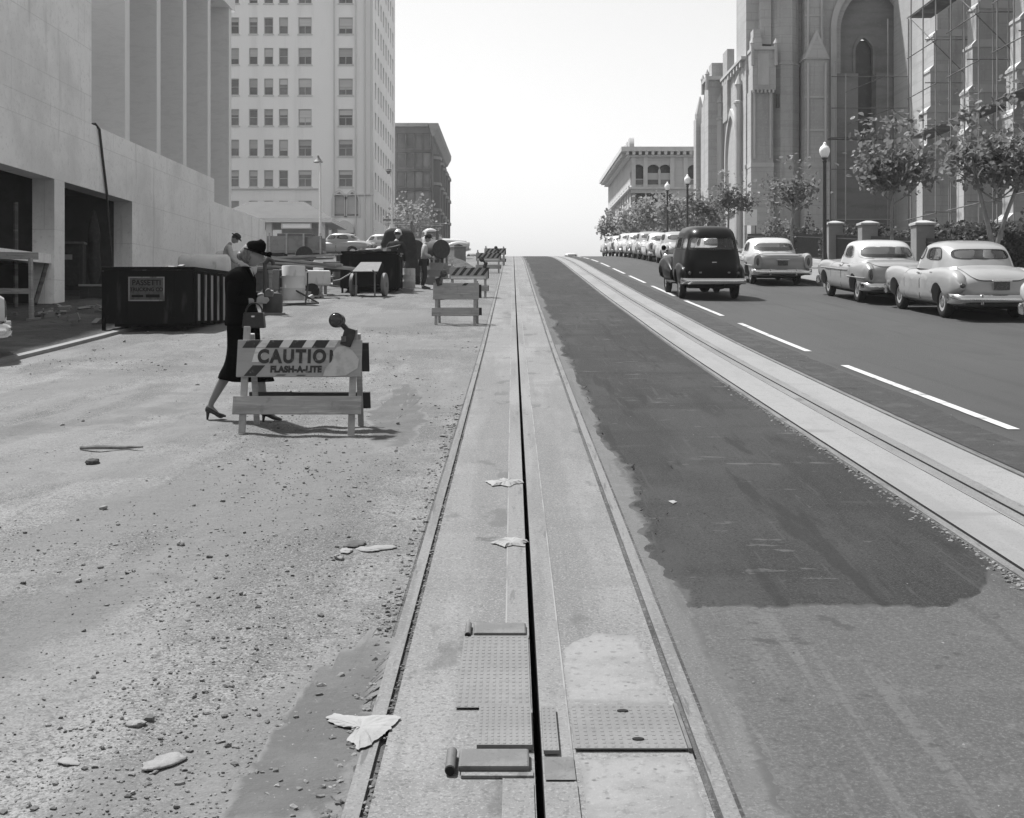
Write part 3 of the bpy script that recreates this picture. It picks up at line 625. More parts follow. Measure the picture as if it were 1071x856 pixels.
# rooms behind the openings
MB().bx(-14.3, -14.2, 16, 31.1, 1, 5.3).build('room_wall', M['rawconc'], t)
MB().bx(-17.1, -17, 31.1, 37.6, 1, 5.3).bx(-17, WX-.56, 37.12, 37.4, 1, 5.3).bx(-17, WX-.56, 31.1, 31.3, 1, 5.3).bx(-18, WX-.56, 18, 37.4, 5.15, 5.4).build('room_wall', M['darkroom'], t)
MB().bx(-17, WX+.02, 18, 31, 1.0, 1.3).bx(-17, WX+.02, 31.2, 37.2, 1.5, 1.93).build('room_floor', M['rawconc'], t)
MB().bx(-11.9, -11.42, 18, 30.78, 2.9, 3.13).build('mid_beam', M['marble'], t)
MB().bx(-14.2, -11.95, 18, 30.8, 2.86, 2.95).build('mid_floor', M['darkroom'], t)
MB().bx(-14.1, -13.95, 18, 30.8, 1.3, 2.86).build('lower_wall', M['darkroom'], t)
# hose
tt = thing('hose', 'dark hose hanging over the plain wall down into the wider opening', 'hose', world=True)
yh = 33.9
MB().tube([(WX-.25, yh-.1, 6.80), (WX-.02, yh-.02, 6.83), (WX+.05, yh+.1, 6.7), (WX+.05, yh+.35, 6.0), (WX+.045, yh+.75, 5.0), (WX+.02, yh+1.0, 4.0), (WX+.05, yh+1.2, 3.0), (WX+.2, yh+1.4, 2.1)], .035, 8).build('pipe', M['hose'], tt, smooth=60)
# rag bundle on the hose
tt = thing('canvas_bundle', 'drab canvas bundle hanging on the hose inside the opening', 'canvas', world=True)
b = MB(); b.loft([[Vector((-11.75+r*(1+.3*noise.noise((a*2, z*2, 3)))*math.cos(a), 34.9+r*1.4*math.sin(a)*(1+.4*noise.noise((a*1.5, z*2.2, 1))), z)) for a in [2*PI*i/14 for i in range(14)]] for z, r in ((4.6, .04), (4.2, .12), (3.8, .2), (3.5, .12), (3.1, .2), (2.7, .17), (2.3, .06))])
b.build('cloth', M['cloth_dark'], tt, smooth=60, sub=1)

# --- tower block
t = bld('apartment_tower', 'tall white apartment tower with rows of sash windows')
TY = 122; x0, x1 = wx(120, TY), wx(390, TY); ZT = 47.0
def tw(px): return wx(px, TY)
cols = [(156, 9), (172, 9), (188, 9), (210, 13.5), (245.5, 9), (265, 9), (281, 9.5), (296.5, 9.5), (319, 13.8), (361.5, 14.8)]
zrows = [wz(187, TY)+k*3.0 for k in range(-1, 9)]
holes = []; wins = []
for r, zc in enumerate(zrows):
    for c, (px, w) in enumerate(cols):
        if r == 0 and c == 9: continue
        hw = w/2*TY/1300; holes.append(rect(tw(px)-hw, zc-.82, tw(px)+hw, zc+.82)); wins.append((tw(px), zc, hw))
gh = [gothic(tw(px), .62, wz(227, TY), wz(211, TY), .6, 6) for px in (355, 368.5)]
door = rect(tw(351), 6.2, tw(370), wz(243, TY))
MB().mesh(slab(rect(x0, 5, x1, ZT), holes+gh+[door], .45), face_m('-y', (0, TY, 0))).build('front_wall', M['towerwhite'], t)
YB = 145.0
nz = [zc for zc in zrows]; ncol = [124.5+2.55*k for k in range(8)]
nh = [rect(y-.55, z-.85, y+.55, z+.85) for y in ncol for z in nz]
MB().mesh(slab(rect(TY+.46, 5, YB, ZT), nh, .45), face_m('+x', (x1, 0, 0))).build('side_wall', M['towerwhite'], t)
MB().bx(x0, x1-.46, YB-.3, YB, 5, ZT).bx(x0, x0+.3, TY+.46, YB-.3, 5, ZT).build('back_wall', M['towerwhite'], t)
MB().bx(x0-.2, x1+.35, TY-.35, YB+.2, ZT, ZT+.9).build('roof', M['towertrim'], t)
for px, w in ((349.5, 1.4), (372, 1.2), (381.5, 1.5), (388.6, 2.4)):
    MB().bx(tw(px-w/2), tw(px+w/2), TY-.22, TY-.001, 5, ZT).build('pilaster', M['towertrim'], t)
MB().bx(x0, tw(333), TY-.18, TY-.002, wz(198.5, TY), wz(197, TY)).build('string_course', M['towertrim'], t)
MB().bx(tw(348), x1+.1, TY-.25, TY-.003, wz(204.5, TY), wz(203, TY)).build('string_course', M['towertrim'], t)
random.seed(5)
def sash(t, cx, zc, hw, kind, oy):
    hh = .80 if kind == '-y' else .83
    def P(b, u0, u1, z0, z1, d0, d1):
        if kind == '-y': b.bx(cx+u0, cx+u1, TY+d0, TY+d1, z0, z1)
        else: b.bx(x1-d1, x1-d0, cx+u0, cx+u1, z0, z1)
        return b
    b = MB(); hw -= .004; hh += .012
    P(b, -hw, -hw+.07, zc-hh, zc+hh, .1, .2); P(b, hw-.07, hw, zc-hh, zc+hh, .1, .2)
    P(b, -hw+.07, hw-.07, zc-hh, zc-hh+.08, .1, .2); P(b, -hw+.07, hw-.07, zc+hh-.08, zc+hh, .1, .2); P(b, -hw+.07, hw-.07, zc-.03, zc+.03, .1, .2)
    if hw > .6: P(b, -.03, .03, zc-hh+.08, zc-.03, .11, .19)
    f = b.build('window', M['sash'], t)
    P(MB(), -hw+.07, hw-.07, zc-hh+.08, zc+hh-.08, .16, .165).build('pane', M['pane'], f)
    q = random.random()
    if q < .8:
        k = random.choice((.25, .35, .5, .5, .7, .85))
        P(MB(), -hw+.08, hw-.08, zc+hh-.08-k*1.4, zc+hh-.09, .150, .157).build('blind', M['blind'], f)
    P(MB(), -hw-.1, hw+.1, zc-hh-.12, zc-hh-.002, -.09, -.002).build('sill', M['towertrim'], f)
for cx, zc, hw in wins:
    if cx > tw(228): sash(t, cx, zc, hw, '-y', 0)
for y in ncol:
    for z in nz[1:]:
        b = MB().bx(x1-.2, x1-.1, y-.546, y-.48, z-.84, z+.84).bx(x1-.2, x1-.1, y+.48, y+.546, z-.84, z+.84).bx(x1-.2, x1-.1, y-.48, y+.48, z-.03, z+.03).build('window', M['sash'], t)
        MB().bx(x1-.17, x1-.165, y-.5, y+.5, z-.84, z+.84).build('pane', M['pane'], b)
b = MB()
for cx in (tw(355), tw(368.5)):
    o_ = gothic(cx, .78, wz(227, TY)-.02, wz(211, TY), .6, 8); i_ = gothic(cx, .6, wz(227, TY)+.06, wz(211, TY), .6, 8)
    fr = MB().mesh(slab(o_, [i_], .35), face_m('-y', (0, TY-.15, 0))).build('arched_window', M['towertrim'], t)
    MB().bx(cx-.61, cx+.61, TY+.1, TY+.12, wz(227, TY), wz(203, TY)).build('pane', M['blind'], fr)
    MB().bx(cx-.61, cx+.61, TY+.05, TY+.09, wz(227, TY), wz(224, TY)).build('transom', M['pane'], fr)
dr = MB().bx(tw(351)+.02, tw(370)-.02, TY+.2, TY+.28, 6.2, wz(243, TY)-.02).build('door', M['pane'], t)
MB().mesh(slab(gothic(tw(360.5), .95, wz(244, TY), wz(242, TY), .1, 8), [], .8), face_m('-y', (0, TY-.5, 0))).build('door_canopy', M['towertrim'], t)

# --- dark brick apartments beyond
t = bld('brick_apartments', 'dark brick apartment building with bracketed cornice and bay fronts past the tower')
BY = 150; bx0, bx1 = wx(398, BY), wx(452, BY); BZ = wz(130, BY)
def bw(px): return wx(px, BY)
BW = [(px, wz(py, BY)) for px in (420, 429, 438, 446) for py in (148, 168, 188, 208, 228)]
hh = [rect(bw(px)-.5, z-.95, bw(px)+.5, z+.95) for px, z in BW]
MB().mesh(slab(rect(bx0, 4, bx1, BZ), hh, .4), face_m('-y', (0, BY, 0))).build('front_wall', M['brick'], t)
MB().bx(bx0, bx1-.002, BY+.41, 182, 4, BZ-.01).build('side_wall', M['brick'], t)
for px, z in BW:
    c_ = bw(px); f = MB().bx(c_-.495, c_+.495, BY+.15, BY+.22, z-.94, z+.94).build('window', M['brickpale'], t)
    MB().bx(c_-.42, c_+.42, BY+.13, BY+.149, z-.88, z+.88).build('pane', M['pane'], f)
MB().prism([(bx1, BZ-1.5), (bx1+.2, BZ-1.4), (bx1+.7, BZ-.5), (bx1+.75, BZ+.1), (bx1-.5, BZ+.1)], BY-.2, 182).bx(bx0, bx1-.5, BY-.15, BY+.6, BZ-.3, BZ+.12).build('cornice', M['brickpale'], t)
for k in range(5):
    yb = 153+k*6
    f = MB().loft([[Vector((bx1-.1, yb, z)), Vector((bx1+.7, yb+.9, z)), Vector((bx1+.7, yb+2.7, z)), Vector((bx1-.1, yb+3.6, z))] for z in (8.5, BZ-3.2)]).build('bay_window', M['brick'], t)
    for z in (11, 14.2, 17.4, 20.6):
        MB().loft([[Vector((bx1, yb-.12, z+dz)), Vector((bx1+.85, yb+.85, z+dz)), Vector((bx1+.85, yb+2.8, z+dz)), Vector((bx1, yb+3.72, z+dz))] for dz in (0, .35)]).build('band', M['brickpale'], f)

# --- corniced building at the right of the crest
t = bld('cornice_building', 'pale stone building with tiled hip roof and deep bracketed cornice behind street trees')
CY = 130; cx0, cx1 = wx(660, CY), wx(775, CY); cz = wz(163, CY)
def cw(px): return wx(px, CY)
ar = [gothic(cw(px), .75, wz(194, CY), wz(180, CY), .05, 6) for px in (667.5, 683.5, 696, 726, 740)]
ar2 = [rect(cw(px)-.75, wz(215, CY), cw(px)+.75, wz(202, CY)) for px in (667.5, 683.5, 696, 726, 740)]
MB().mesh(slab(rect(cx0, 5, cx1, cz), ar+ar2, .5), face_m('-y', (0, CY, 0))).build('front_wall', M['limestone'], t)
sw = [rect(-(CY+2.5+3*k)-.75, 5+h, -(CY+2.5+3*k)+.75, 5+h+2.2) for k in range(9) for h in (4, 8, 13)]
MB().mesh(slab(rect(-CY-31, 5, -CY-.51, cz), sw, .5), face_m('-x', (cx0, 0, 0))).build('side_wall', M['limestone'], t)
MB().bx(cx0+.55, cx1, CY+1.2, CY+1.3, 5, cz).bx(cx0+1.2, cx0+1.3, CY+1.3, CY+31, 5, cz).bx(cx0+.5, cx1, CY+30.5, CY+31, 5, cz).build('window_dark', M['leadglass'], t)
for px, lo in ((667.5, 1), (683.5, 0), (696, 0), (726, 1)):
    f = MB().bx(cw(px)-.74, cw(px)+.74, CY+.2, CY+.26, wz(194, CY)+.01, wz(187 if lo else 181, CY)).build('window', M['sash'], t)
    MB().bx(cw(px)-.62, cw(px)+.62, CY+.17, CY+.198, wz(194, CY)+.12, wz(188, CY)).build('pane', M['pane'], f)
for za, zb_, d in ((wz(198, CY), wz(196, CY), .3), (wz(164.5, CY), cz, .5)):
    MB().bx(cx0-d, cx1, CY-d, CY-.003, za, zb_).bx(cx0-d, cx0-.003, CY, CY+31, za, zb_).build('string_course', M['limetrim'], t)
MB().bx(cx0-1.1, cx1+.5, CY-1.1, CY+32, cz+.35, cz+.8).build('cornice', M['limetrim'], t)
for k in range(22):
    MB().bx(cx0-.6+.66*k, cx0-.3+.66*k, CY-1.0, CY-.02, cz+.002, cz+.348).build('bracket', M['limetrim'], t)
for k in range(24):
    MB().bx(cx0-1.0, cx0-.02, CY+.3+1.28*k, CY+.75+1.28*k, cz+.002, cz+.348).build('bracket', M['limetrim'], t)
for px in (662.5, 675, 703, 717):
    MB().bx(cw(px)-.22, cw(px)+.22, CY-.14, CY-.002, wz(196, CY)+.002, wz(164.5, CY)-.002).build('pilaster', M['limetrim'], t)
a = (cx0-1, CY-1, cz+.8); rz_ = wz(149.5, CY)
b = MB(); vs_ = [b.bm.verts.new(p) for p in ((cx0-1, CY-1, cz+.802), (cx1+.4, CY-1, cz+.802), (cx1+.4, CY+32, cz+.802), (cx0-1, CY+32, cz+.802), (cx0+1.4, CY+4, rz_), (cx1-1.5, CY+4, rz_), (cx1-1.5, CY+27, rz_), (cx0+1.4, CY+27, rz_))]
for q in ((0,1,5,4), (1,2,6,5), (2,3,7,6), (3,0,4,7), (4,5,6,7), (3,2,1,0)): b.bm.faces.new([vs_[i] for i in q])
b.build('roof', M['rooftile'], t)
# low pale house beyond the crest
t = bld('far_house', 'small hazy house beyond the crest past the corniced building')
MB().bx(14.4, 22, 172, 186, 3, 14).build('wall', M['limestone'], t)
MB().prismx([(171.6, 14), (186.4, 14), (179, 16.2)], 14, 22.4).build('roof', M['rooftile'], t)

# --- filling-station shelter
t = bld('station_shelter', 'open hip-roofed filling station shelter in front of the white tower', 'shelter')
SY = 92; sx0, sx1 = wx(225, SY), wx(352, SY); sz = wz(231, SY)
b = MB(); q = [(sx0, SY-2.5, sz), (sx1, SY-2.5, sz), (sx1, SY+6, sz), (sx0, SY+6, sz), (sx0+2.4, SY+1, sz+1.5), (sx1-2.6, SY+1, sz+1.5), (sx1-2.6, SY+2.5, sz+1.5), (sx0+2.4, SY+2.5, sz+1.5)]
v = [b.bm.verts.new(p) for p in q]
for f_ in ((0,1,5,4), (1,2,6,5), (2,3,7,6), (3,0,4,7), (4,5,6,7)): b.bm.faces.new([v[i] for i in f_])
b.build('roof', M['rooftile'], t)
MB().bx(sx0, sx1, SY-2.5, SY+6, sz-.3, sz-.004).build('fascia', M['towertrim'], t)
for px in (286, 340, 236):
    for dy in (-1.6, 5): MB().bx(wx(px, SY)-.22, wx(px, SY)+.22, SY+dy-.2, SY+dy+.2, 4.8, sz-.302).build('pillar', M['towertrim'], t)
MB().bx(wx(288, SY), wx(338, SY), SY+2.5, SY+2.8, 4.8, sz-.303).build('back_wall', M['towertrim'], t)
f = MB().bx(wx(300, SY), wx(331, SY), SY-2.3, SY-2.2, sz-.75, sz-.34).build('hanging_sign', M['limetrim'], t)
MB().bx(wx(301.5, SY), wx(329.5, SY), SY-2.32, SY-2.302, sz-.68, sz-.42).build('sign_panel', M['towerwhite'], f)

# --- cathedral
KY = 90
t = bld('cathedral', 'large gray gothic cathedral with buttresses behind the parked cars')
def kx(px): return wx(px, KY)
def kz(py): return wz(py, KY)
GB = 4.4; TOP = 27.0
xs_ = kx(782)
def kw(x0, x1, ya, yb, z0, z1, name, m='cathedral', par=None, bev=0): return MB().bx(x0, x1, ya, yb, z0, z1).build(name, M[m], par or t, bevel=bev)
# east wall of the transept with its big blind arch
arch = gothic((kx(868)+kx(958))/2, (kx(958)-kx(868))/2-.25, GB+.05, kz(32), .55, 14)
MB().mesh(slab(rect(kx(861), GB, 31, TOP), [arch], 1.1), face_m('-y', (0, KY, 0))).build('transept_wall', M['cathedral'], t)
acx = (kx(868)+kx(958))/2; ahw = (kx(958)-kx(868))/2
MB().mesh(slab(gothic(acx, ahw-.02, GB+4, kz(32), .55, 16), [gothic(acx, ahw-.45, GB+4.05, kz(32), .55, 16)], .25), face_m('-y', (0, KY-.15, 0))).build('arch_moulding', M['cathtrim'], t)
MB().mesh(slab(gothic(acx, ahw-.5, GB+4, kz(32), .55, 16), [gothic(acx, ahw-.85, GB+4.05, kz(32), .55, 16)], .35), face_m('-y', (0, KY+.3, 0))).build('arch_moulding', M['cathedral'], t)
lan = gothic(kx(908), .66, kz(150), kz(52), .9, 10)
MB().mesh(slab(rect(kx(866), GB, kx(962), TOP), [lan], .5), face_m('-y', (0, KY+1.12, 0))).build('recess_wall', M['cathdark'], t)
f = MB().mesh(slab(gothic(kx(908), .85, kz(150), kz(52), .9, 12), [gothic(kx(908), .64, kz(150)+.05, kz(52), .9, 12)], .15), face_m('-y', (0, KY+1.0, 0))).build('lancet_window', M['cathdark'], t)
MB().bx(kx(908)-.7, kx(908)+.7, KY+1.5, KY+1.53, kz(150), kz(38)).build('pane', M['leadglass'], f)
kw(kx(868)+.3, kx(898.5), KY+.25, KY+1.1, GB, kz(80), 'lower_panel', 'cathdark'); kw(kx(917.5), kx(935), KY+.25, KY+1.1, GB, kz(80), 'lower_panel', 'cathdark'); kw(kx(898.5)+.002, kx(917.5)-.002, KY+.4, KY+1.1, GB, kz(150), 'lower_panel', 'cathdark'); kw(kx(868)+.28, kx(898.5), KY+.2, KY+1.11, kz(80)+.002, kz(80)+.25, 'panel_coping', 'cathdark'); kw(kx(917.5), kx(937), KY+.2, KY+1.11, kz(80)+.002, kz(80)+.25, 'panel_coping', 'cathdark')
# corner mass, turret and buttresses of the transept
YD = 104
kw(xs_, kx(862), KY+.6, YD, GB, kz(66), 'corner_mass'); kw(xs_, kx(862), KY+.6, KY+4.5, kz(66)+.001, TOP, 'upper_mass')
oct_ = [(math.cos(PI/8+PI/4*i), math.sin(PI/8+PI/4*i)) for i in range(8)]
tcx, tcy, tr = kx(821), KY+.5, 1.12
MB().loft([[Vector((tcx+a*r, tcy+b_*r, z)) for a, b_ in oct_] for r, z in ((tr*1.14, GB), (tr*1.14, kz(174)), (tr, kz(171)), (tr, kz(70)), (tr*1.08, kz(69)), (tr*.96, kz(66.5)), (tr*.96, TOP))]).build('stair_turret', M['cathedral'], t)
MB().bx(tcx-.72, tcx-.52, tcy-1.06, tcy-.8, kz(114), kz(100)).build('slit_window', M['leadglass'], t)
def gabled(x0, x1, ya, yb, zt, zp, name):
    f = kw(x0, x1, ya, yb, kz(172), zt, name)
    xm = (x0+x1)/2
    MB().prism([(x0-.12, zt), (x1+.12, zt), (xm, zp)], ya-.14, yb).build('gable', M['cathtrim'], f)
    MB().prism([(x0+.08, zt+.05), (x1-.08, zt+.05), (xm, zp-.42)], ya-.16, ya-.142).build('gable_panel', M['cathedral'], f)
    MB().bx(x0-.14, x1+.14, ya-.16, yb, kz(172)-.3, kz(172)-.002).build('string_course', M['cathtrim'], f)
    MB().bx(x0-.12, x1+.12, ya-.14, yb, GB, kz(172)-.302).build('plinth', M['cathedral'], f)
    return f
gabled(kx(838), kx(861)-.01, KY-1.3, KY+.6, kz(66), kz(36), 'buttress')
kw(kx(838)+.15, kx(861)-.15, KY-.7, KY+.6, kz(66)+.001, TOP, 'upper_buttress')
f = kw(kx(783), kx(806), KY-.9, KY+.6, kz(172), kz(97), 'buttress')
MB().bx(kx(782.5), kx(806.5), KY-1.0, KY+.6, kz(172)-.3, kz(172)-.002).build('string_course', M['cathtrim'], f)
MB().bx(kx(782.8), kx(806.3), KY-.97, KY+.6, GB, kz(172)-.302).build('plinth', M['cathedral'], f)
nb = kw(kx(784), kx(808), KY-1.15, KY+.6, kz(97)+.001, kz(56), 'niche')
MB().bx(kx(789), kx(801), KY-1.2, KY-1.152, kz(92), kz(60)).build('niche_panel', M['cathtrim'], nb)
MB().bx(kx(783), kx(809), KY-1.3, KY+.6, kz(56)+.002, kz(52.5)).build('niche_cap', M['cathtrim'], nb)
for k, (pa, pb, za, zb2) in enumerate(((785, 795, 52.4, 42), (786, 794, 41.9, 33))):
    MB().bx(kx(pa), kx(pb), KY-.7, KY+.5, kz(za), kz(zb2)).build('cap_block', M['cathedral'], nb)
for px in (783.8, 807.8):
    MB().lathe([(.13, kz(72)), (.13, kz(50)), (.2, kz(50)+.05), (.02, kz(44))], (kx(px), KY-1.2, 0), 8).build('pinnacle', M['cathtrim'], nb)
kw(kx(795), kx(806), KY-.2, KY+.6, kz(47), TOP, 'upper_buttress', 'cathedral')
kw(kx(778), kx(786), KY+7, KY+9, kz(110), kz(30), 'upper_buttress', 'cathedral')
kw(xs_-.12, kx(862), KY+.5, KY+.59, kz(172)-.3, kz(172), 'string_course', 'cathtrim'); kw(xs_+.1, kx(862), KY+.5, KY+.59, kz(69)-.15, kz(69)+.1, 'string_course', 'cathtrim')
# south front of the transept: tall traceried window seen almost edge on
sw_ = gothic(-(KY+6.2), 2.3, GB+5.2, GB+9.2, .6, 12)
MB().mesh(slab(rect(-YD, GB, -(KY+.61), kz(60)), [sw_], .8), face_m('-x', (xs_-.02, 0, 0))).build('south_wall', M['cathedral'], t)
f = MB().mesh(slab(gothic(-(KY+6.2), 2.6, GB+5.0, GB+9.2, .6, 14), [gothic(-(KY+6.2), 2.25, GB+5.25, GB+9.2, .6, 14)], .25), face_m('-x', (xs_-.2, 0, 0))).build('great_window', M['cathtrim'], t)
MB().bx(xs_+.7, xs_+.76, KY+3.8, KY+8.6, GB+5.2, GB+13.5).build('pane', M['leadglass'], f)
for dy in (-.75, .75): MB().bx(xs_+.3, xs_+.5, KY+6.2+dy-.09, KY+6.2+dy+.09, GB+5.2, GB+12).build('mullion', M['cathtrim'], f)
b = MB(); 0 and b.prismx([(KY+1.2, kz(103)), (YD, kz(70)), (YD, kz(66)), (KY+1.2, kz(98))], xs_-.5, xs_+.3); b.bm.free()
f = kw(xs_-1.25, xs_+.6, 100.2, 102.4, GB, wz(86, 101), 'buttress')
MB().bx(xs_-1.45, xs_+.6, 100.0, 102.6, wz(86, 101)+.002, wz(82, 101)).build('buttress_cap', M['cathtrim'], f)
MB().bx(xs_-.9, xs_+.4, 100.6, 102.1, wz(82, 101)+.002, wz(67, 101)).build('cap_block', M['cathedral'], f)
for dy in (100.1, 102.4): MB().lathe([(.14, wz(96, 101)), (.14, wz(82, 101)+.1), (.22, wz(82, 101)+.12), (.02, wz(75, 101))], (xs_-1.35, dy, 0), 8).build('pinnacle', M['cathtrim'], f)
# small carved work: shafts, corbels and blind panels on the corner
for px, za, zb2, yy in ((786.5, 168, 100, KY-.98), (803, 168, 100, KY-.98), (840.5, 168, 70, KY-1.38), (858.5, 168, 70, KY-1.38), (842.5, 62, -20, KY-.78), (856.5, 62, -20, KY-.78)):
    MB().cyl((kx(px), yy, kz(za)), (kx(px), yy, min(TOP, kz(zb2))), .09, n=8).build('shaft', M['cathtrim'], t, smooth=50)
for za, w_ in ((140, .06), (106, .08), (20, .08)):
    MB().bx(kx(838)-.05, kx(861)+.0, KY-1.3-w_, KY-1.29, kz(za), kz(za)+.14).build('string_course', M['cathtrim'], t) if za > 66 else MB().bx(kx(838)+.1, kx(861)-.1, KY-.7-w_, KY-.69, kz(za), kz(za)+.14).build('string_course', M['cathtrim'], t)
for k in range(6): MB().bx(kx(784)+.28*k, kx(784)+.28*k+.13, KY-1.28, KY-1.14, kz(97)-.22, kz(97)-.002).build('corbel', M['cathtrim'], t)
for y_ in (KY+2.2, KY+10.2):
    MB().lathe([(.3, GB), (.3, kz(104)), (.38, kz(103)), (.38, kz(101)), (.24, kz(100)), (.24, kz(84)), (.34, kz(83)), (.02, kz(72))], (xs_-.25, y_, 0), 8).build('pinnacle', M['cathtrim'], t)
for k in range(9): MB().bx(xs_-.3, xs_-.021, KY+1.4+1.25*k, KY+1.8+1.25*k, kz(66), kz(60)).build('corbel', M['cathtrim'], t)
MB().bx(xs_-.36, xs_+.3, KY+.62, YD, kz(60)+.002, kz(57)).build('parapet', M['cathtrim'], t)
# western part beyond, with pinnacled buttresses stepping away
for k, (y, pt) in enumerate(((108, 92), (113, 110), (118, 124))):
    f = kw(xs_+.4, xs_+1.6, y, y+1.6, GB+1, wz(pt, y), 'buttress')
    MB().lathe([(.5, wz(pt, y)+.003), (.5, wz(pt, y)+.5), (.05, wz(pt, y)+2.2)], (xs_+.9, y+.8, 0), 8).build('pinnacle', M['cathtrim'], f)
kw(xs_+.8, 34, YD+.003, 121, GB+1, wz(120, 112), 'choir_wall')
# nave with its stepped buttresses
kw(27.6, 40, 40, KY-.003, GB-1.6, TOP, 'nave_wall')
XB = 24.5
def nave_buttress(yn, th=1.3):
    base = g(yn)-.4; zst = [(base, 6.3), (6.3, 11.5), (11.5, 13.75), (13.75, 16.2), (16.2, 18.3), (18.3, 27)]
    b = MB(); x = XB; wl = []
    for i, (a, c) in enumerate(zst):
        xo = x - (.22 if i == 0 else 0); to = .14 if i == 0 else 0
        b.bx(xo, 27.7, yn-to, yn+th+to, a+.001, c)
        nx_ = x + (.05 if i == 0 else .2)
        if i < 5: wl.append((xo, nx_, c, to))
        x = nx_
    f = b.build('buttress', M['cathedral'], t)
    for xo, nx_, c, to in wl:
        MB().prism([(xo-.05, c-.12), (xo-.05, c), (nx_+.02, c+.3), (28-.3, c+.3), (28-.3, c-.12)], yn-to-.05, yn+th+to+.05).build('weathering', M['cathtrim'], f)
for yn in (74.2, 67.4, 61, 54.6): nave_buttress(yn)
for yn in (78.1, 70.8, 64.2, 57.8):
    f = MB().mesh(slab(gothic(-yn, 1.35, GB+4, GB+15, .6, 10), [gothic(-yn, 1.1, GB+4.2, GB+15, .6, 10)], .3), face_m('-x', (27.6-.3, 0, 0))).build('nave_window', M['cathtrim'], t)
    MB().mesh(slab(gothic(-yn, 1.09, GB+4.25, GB+15, .6, 10), [], .05), face_m('-x', (27.6-.06, 0, 0))).build('pane', M['leadglass'], f)
# notice board, paper notice
tt = thing('notice_board', 'white notice board on posts before the cathedral corner', 'notice board', wx(785, 78), 78)
z0 = wz(236, 78)-g(78)
MB().bx(-.4, .4, -.04, .04, z0, z0+1.0).build('panel', M['signwhite'], tt)
MB().bx(-.36, -.30, .045, .1, 0, z0+.9).bx(.30, .36, .045, .1, 0, z0+.9).build('post', M['scafwood'], tt)
tt = MB().bx(wx(1024.5, 67.2), wx(1028.5, 67.2), 67.18, 67.24, wz(217, 67.2), wz(207, 67.2)).build('paper_notice', M['signwhite']); tag(tt, 'small white paper notice fixed to a nave buttress', 'notice')

# --- scaffolding
def scaff(label, poles, ledgers, braces, planks):
    s = thing('scaffold', label, 'scaffold', world=True)
    for p, q in poles: MB().cyl(p, q, .042, n=8).build('pole', M['scafpale'], s, smooth=50)
    for p, q in ledgers: MB().cyl(p, q, .03, n=8).build('ledger', M['scafwood'], s, smooth=50)
    for p, q in braces: MB().cyl(p, q, .026, n=8).build('brace', M['scafwood'], s, smooth=50)
    for (x0, x1, ya, yb, z) in planks: MB().bx(x0, x1, ya, yb, z, z+.07).build('plank', M['scafwood'], s)
    return s
ys_ = 86.5
def sxx(px): return wx(px, ys_)
def szz(py): return wz(py, ys_)
scaff('tall pole scaffold standing inside the big blind arch',
      [((sxx(884.5), ys_, 4.6), (sxx(884.5), ys_, szz(77))), ((sxx(950), ys_, 4.6), (sxx(950), ys_, szz(20))), ((sxx(879), ys_+1.4, 4.6), (sxx(879), ys_+1.4, szz(60))), ((sxx(935), ys_+1.4, 4.6), (sxx(935), ys_+1.4, szz(15)))],
      [((sxx(870), ys_+.1, szz(q)), (sxx(953), ys_+.1, szz(q))) for q in (113, 145, 177, 80)],
      [((sxx(886), ys_-.1, szz(131)), (sxx(930), ys_-.1, szz(115))), ((sxx(884), ys_-.1, szz(97)), (sxx(925), ys_-.1, szz(80))), ((sxx(930), ys_-.1, szz(113)), (sxx(952), ys_-.1, szz(128))), ((sxx(930), ys_-.1, szz(150)), (sxx(900), ys_-.1, szz(172)))],
      [(sxx(870), sxx(935), ys_+.2, ys_+1.2, szz(145)+.05)])
def bay(ya, yb, label, px_):
    xo = 23.6; lv = [7.2, 9.6, 12.0, 14.4, 16.8, 19.2, 21.6]
    poles = [((xo, y, g(y)-.2), (xo, y, 24)) for y in (ya+.3, (ya+yb)/2, yb-.3)] + [((xo+1.5, y, g(y)-.2), (xo+1.5, y, 24)) for y in (ya+.3, (ya+yb)/2)]
    led = [((xo-.1, ya-.1, z), (xo-.1, yb+.1, z)) for z in lv[::1]] + [((xo-.6, ya+.3, z+.1), (27.3, ya+.3, z+.1)) for z in lv]
    br = [((xo-.15, ya+.3, lv[k]), (xo-.15, yb-.3, lv[k+1])) for k in (1, 4)] + [((xo-.2, ya+.25, lv[k+1]), (xo+2.2, ya+.25, lv[k])) for k in (1, 3)]
    scaff(label, poles, led, br, [(xo+.1, xo+1.4, ya-.2, yb+.3, z+.06) for z in lv[2::3]])
bay(69.0, 73.9, 'pole scaffold in the bay between the two farthest lit buttresses', 0)
bay(62.6, 67.2, 'pole scaffold in the bay left of the nearest lit buttress', 0)
bay(56.2, 60.8, 'pole scaffold in the bay at the right edge', 0)

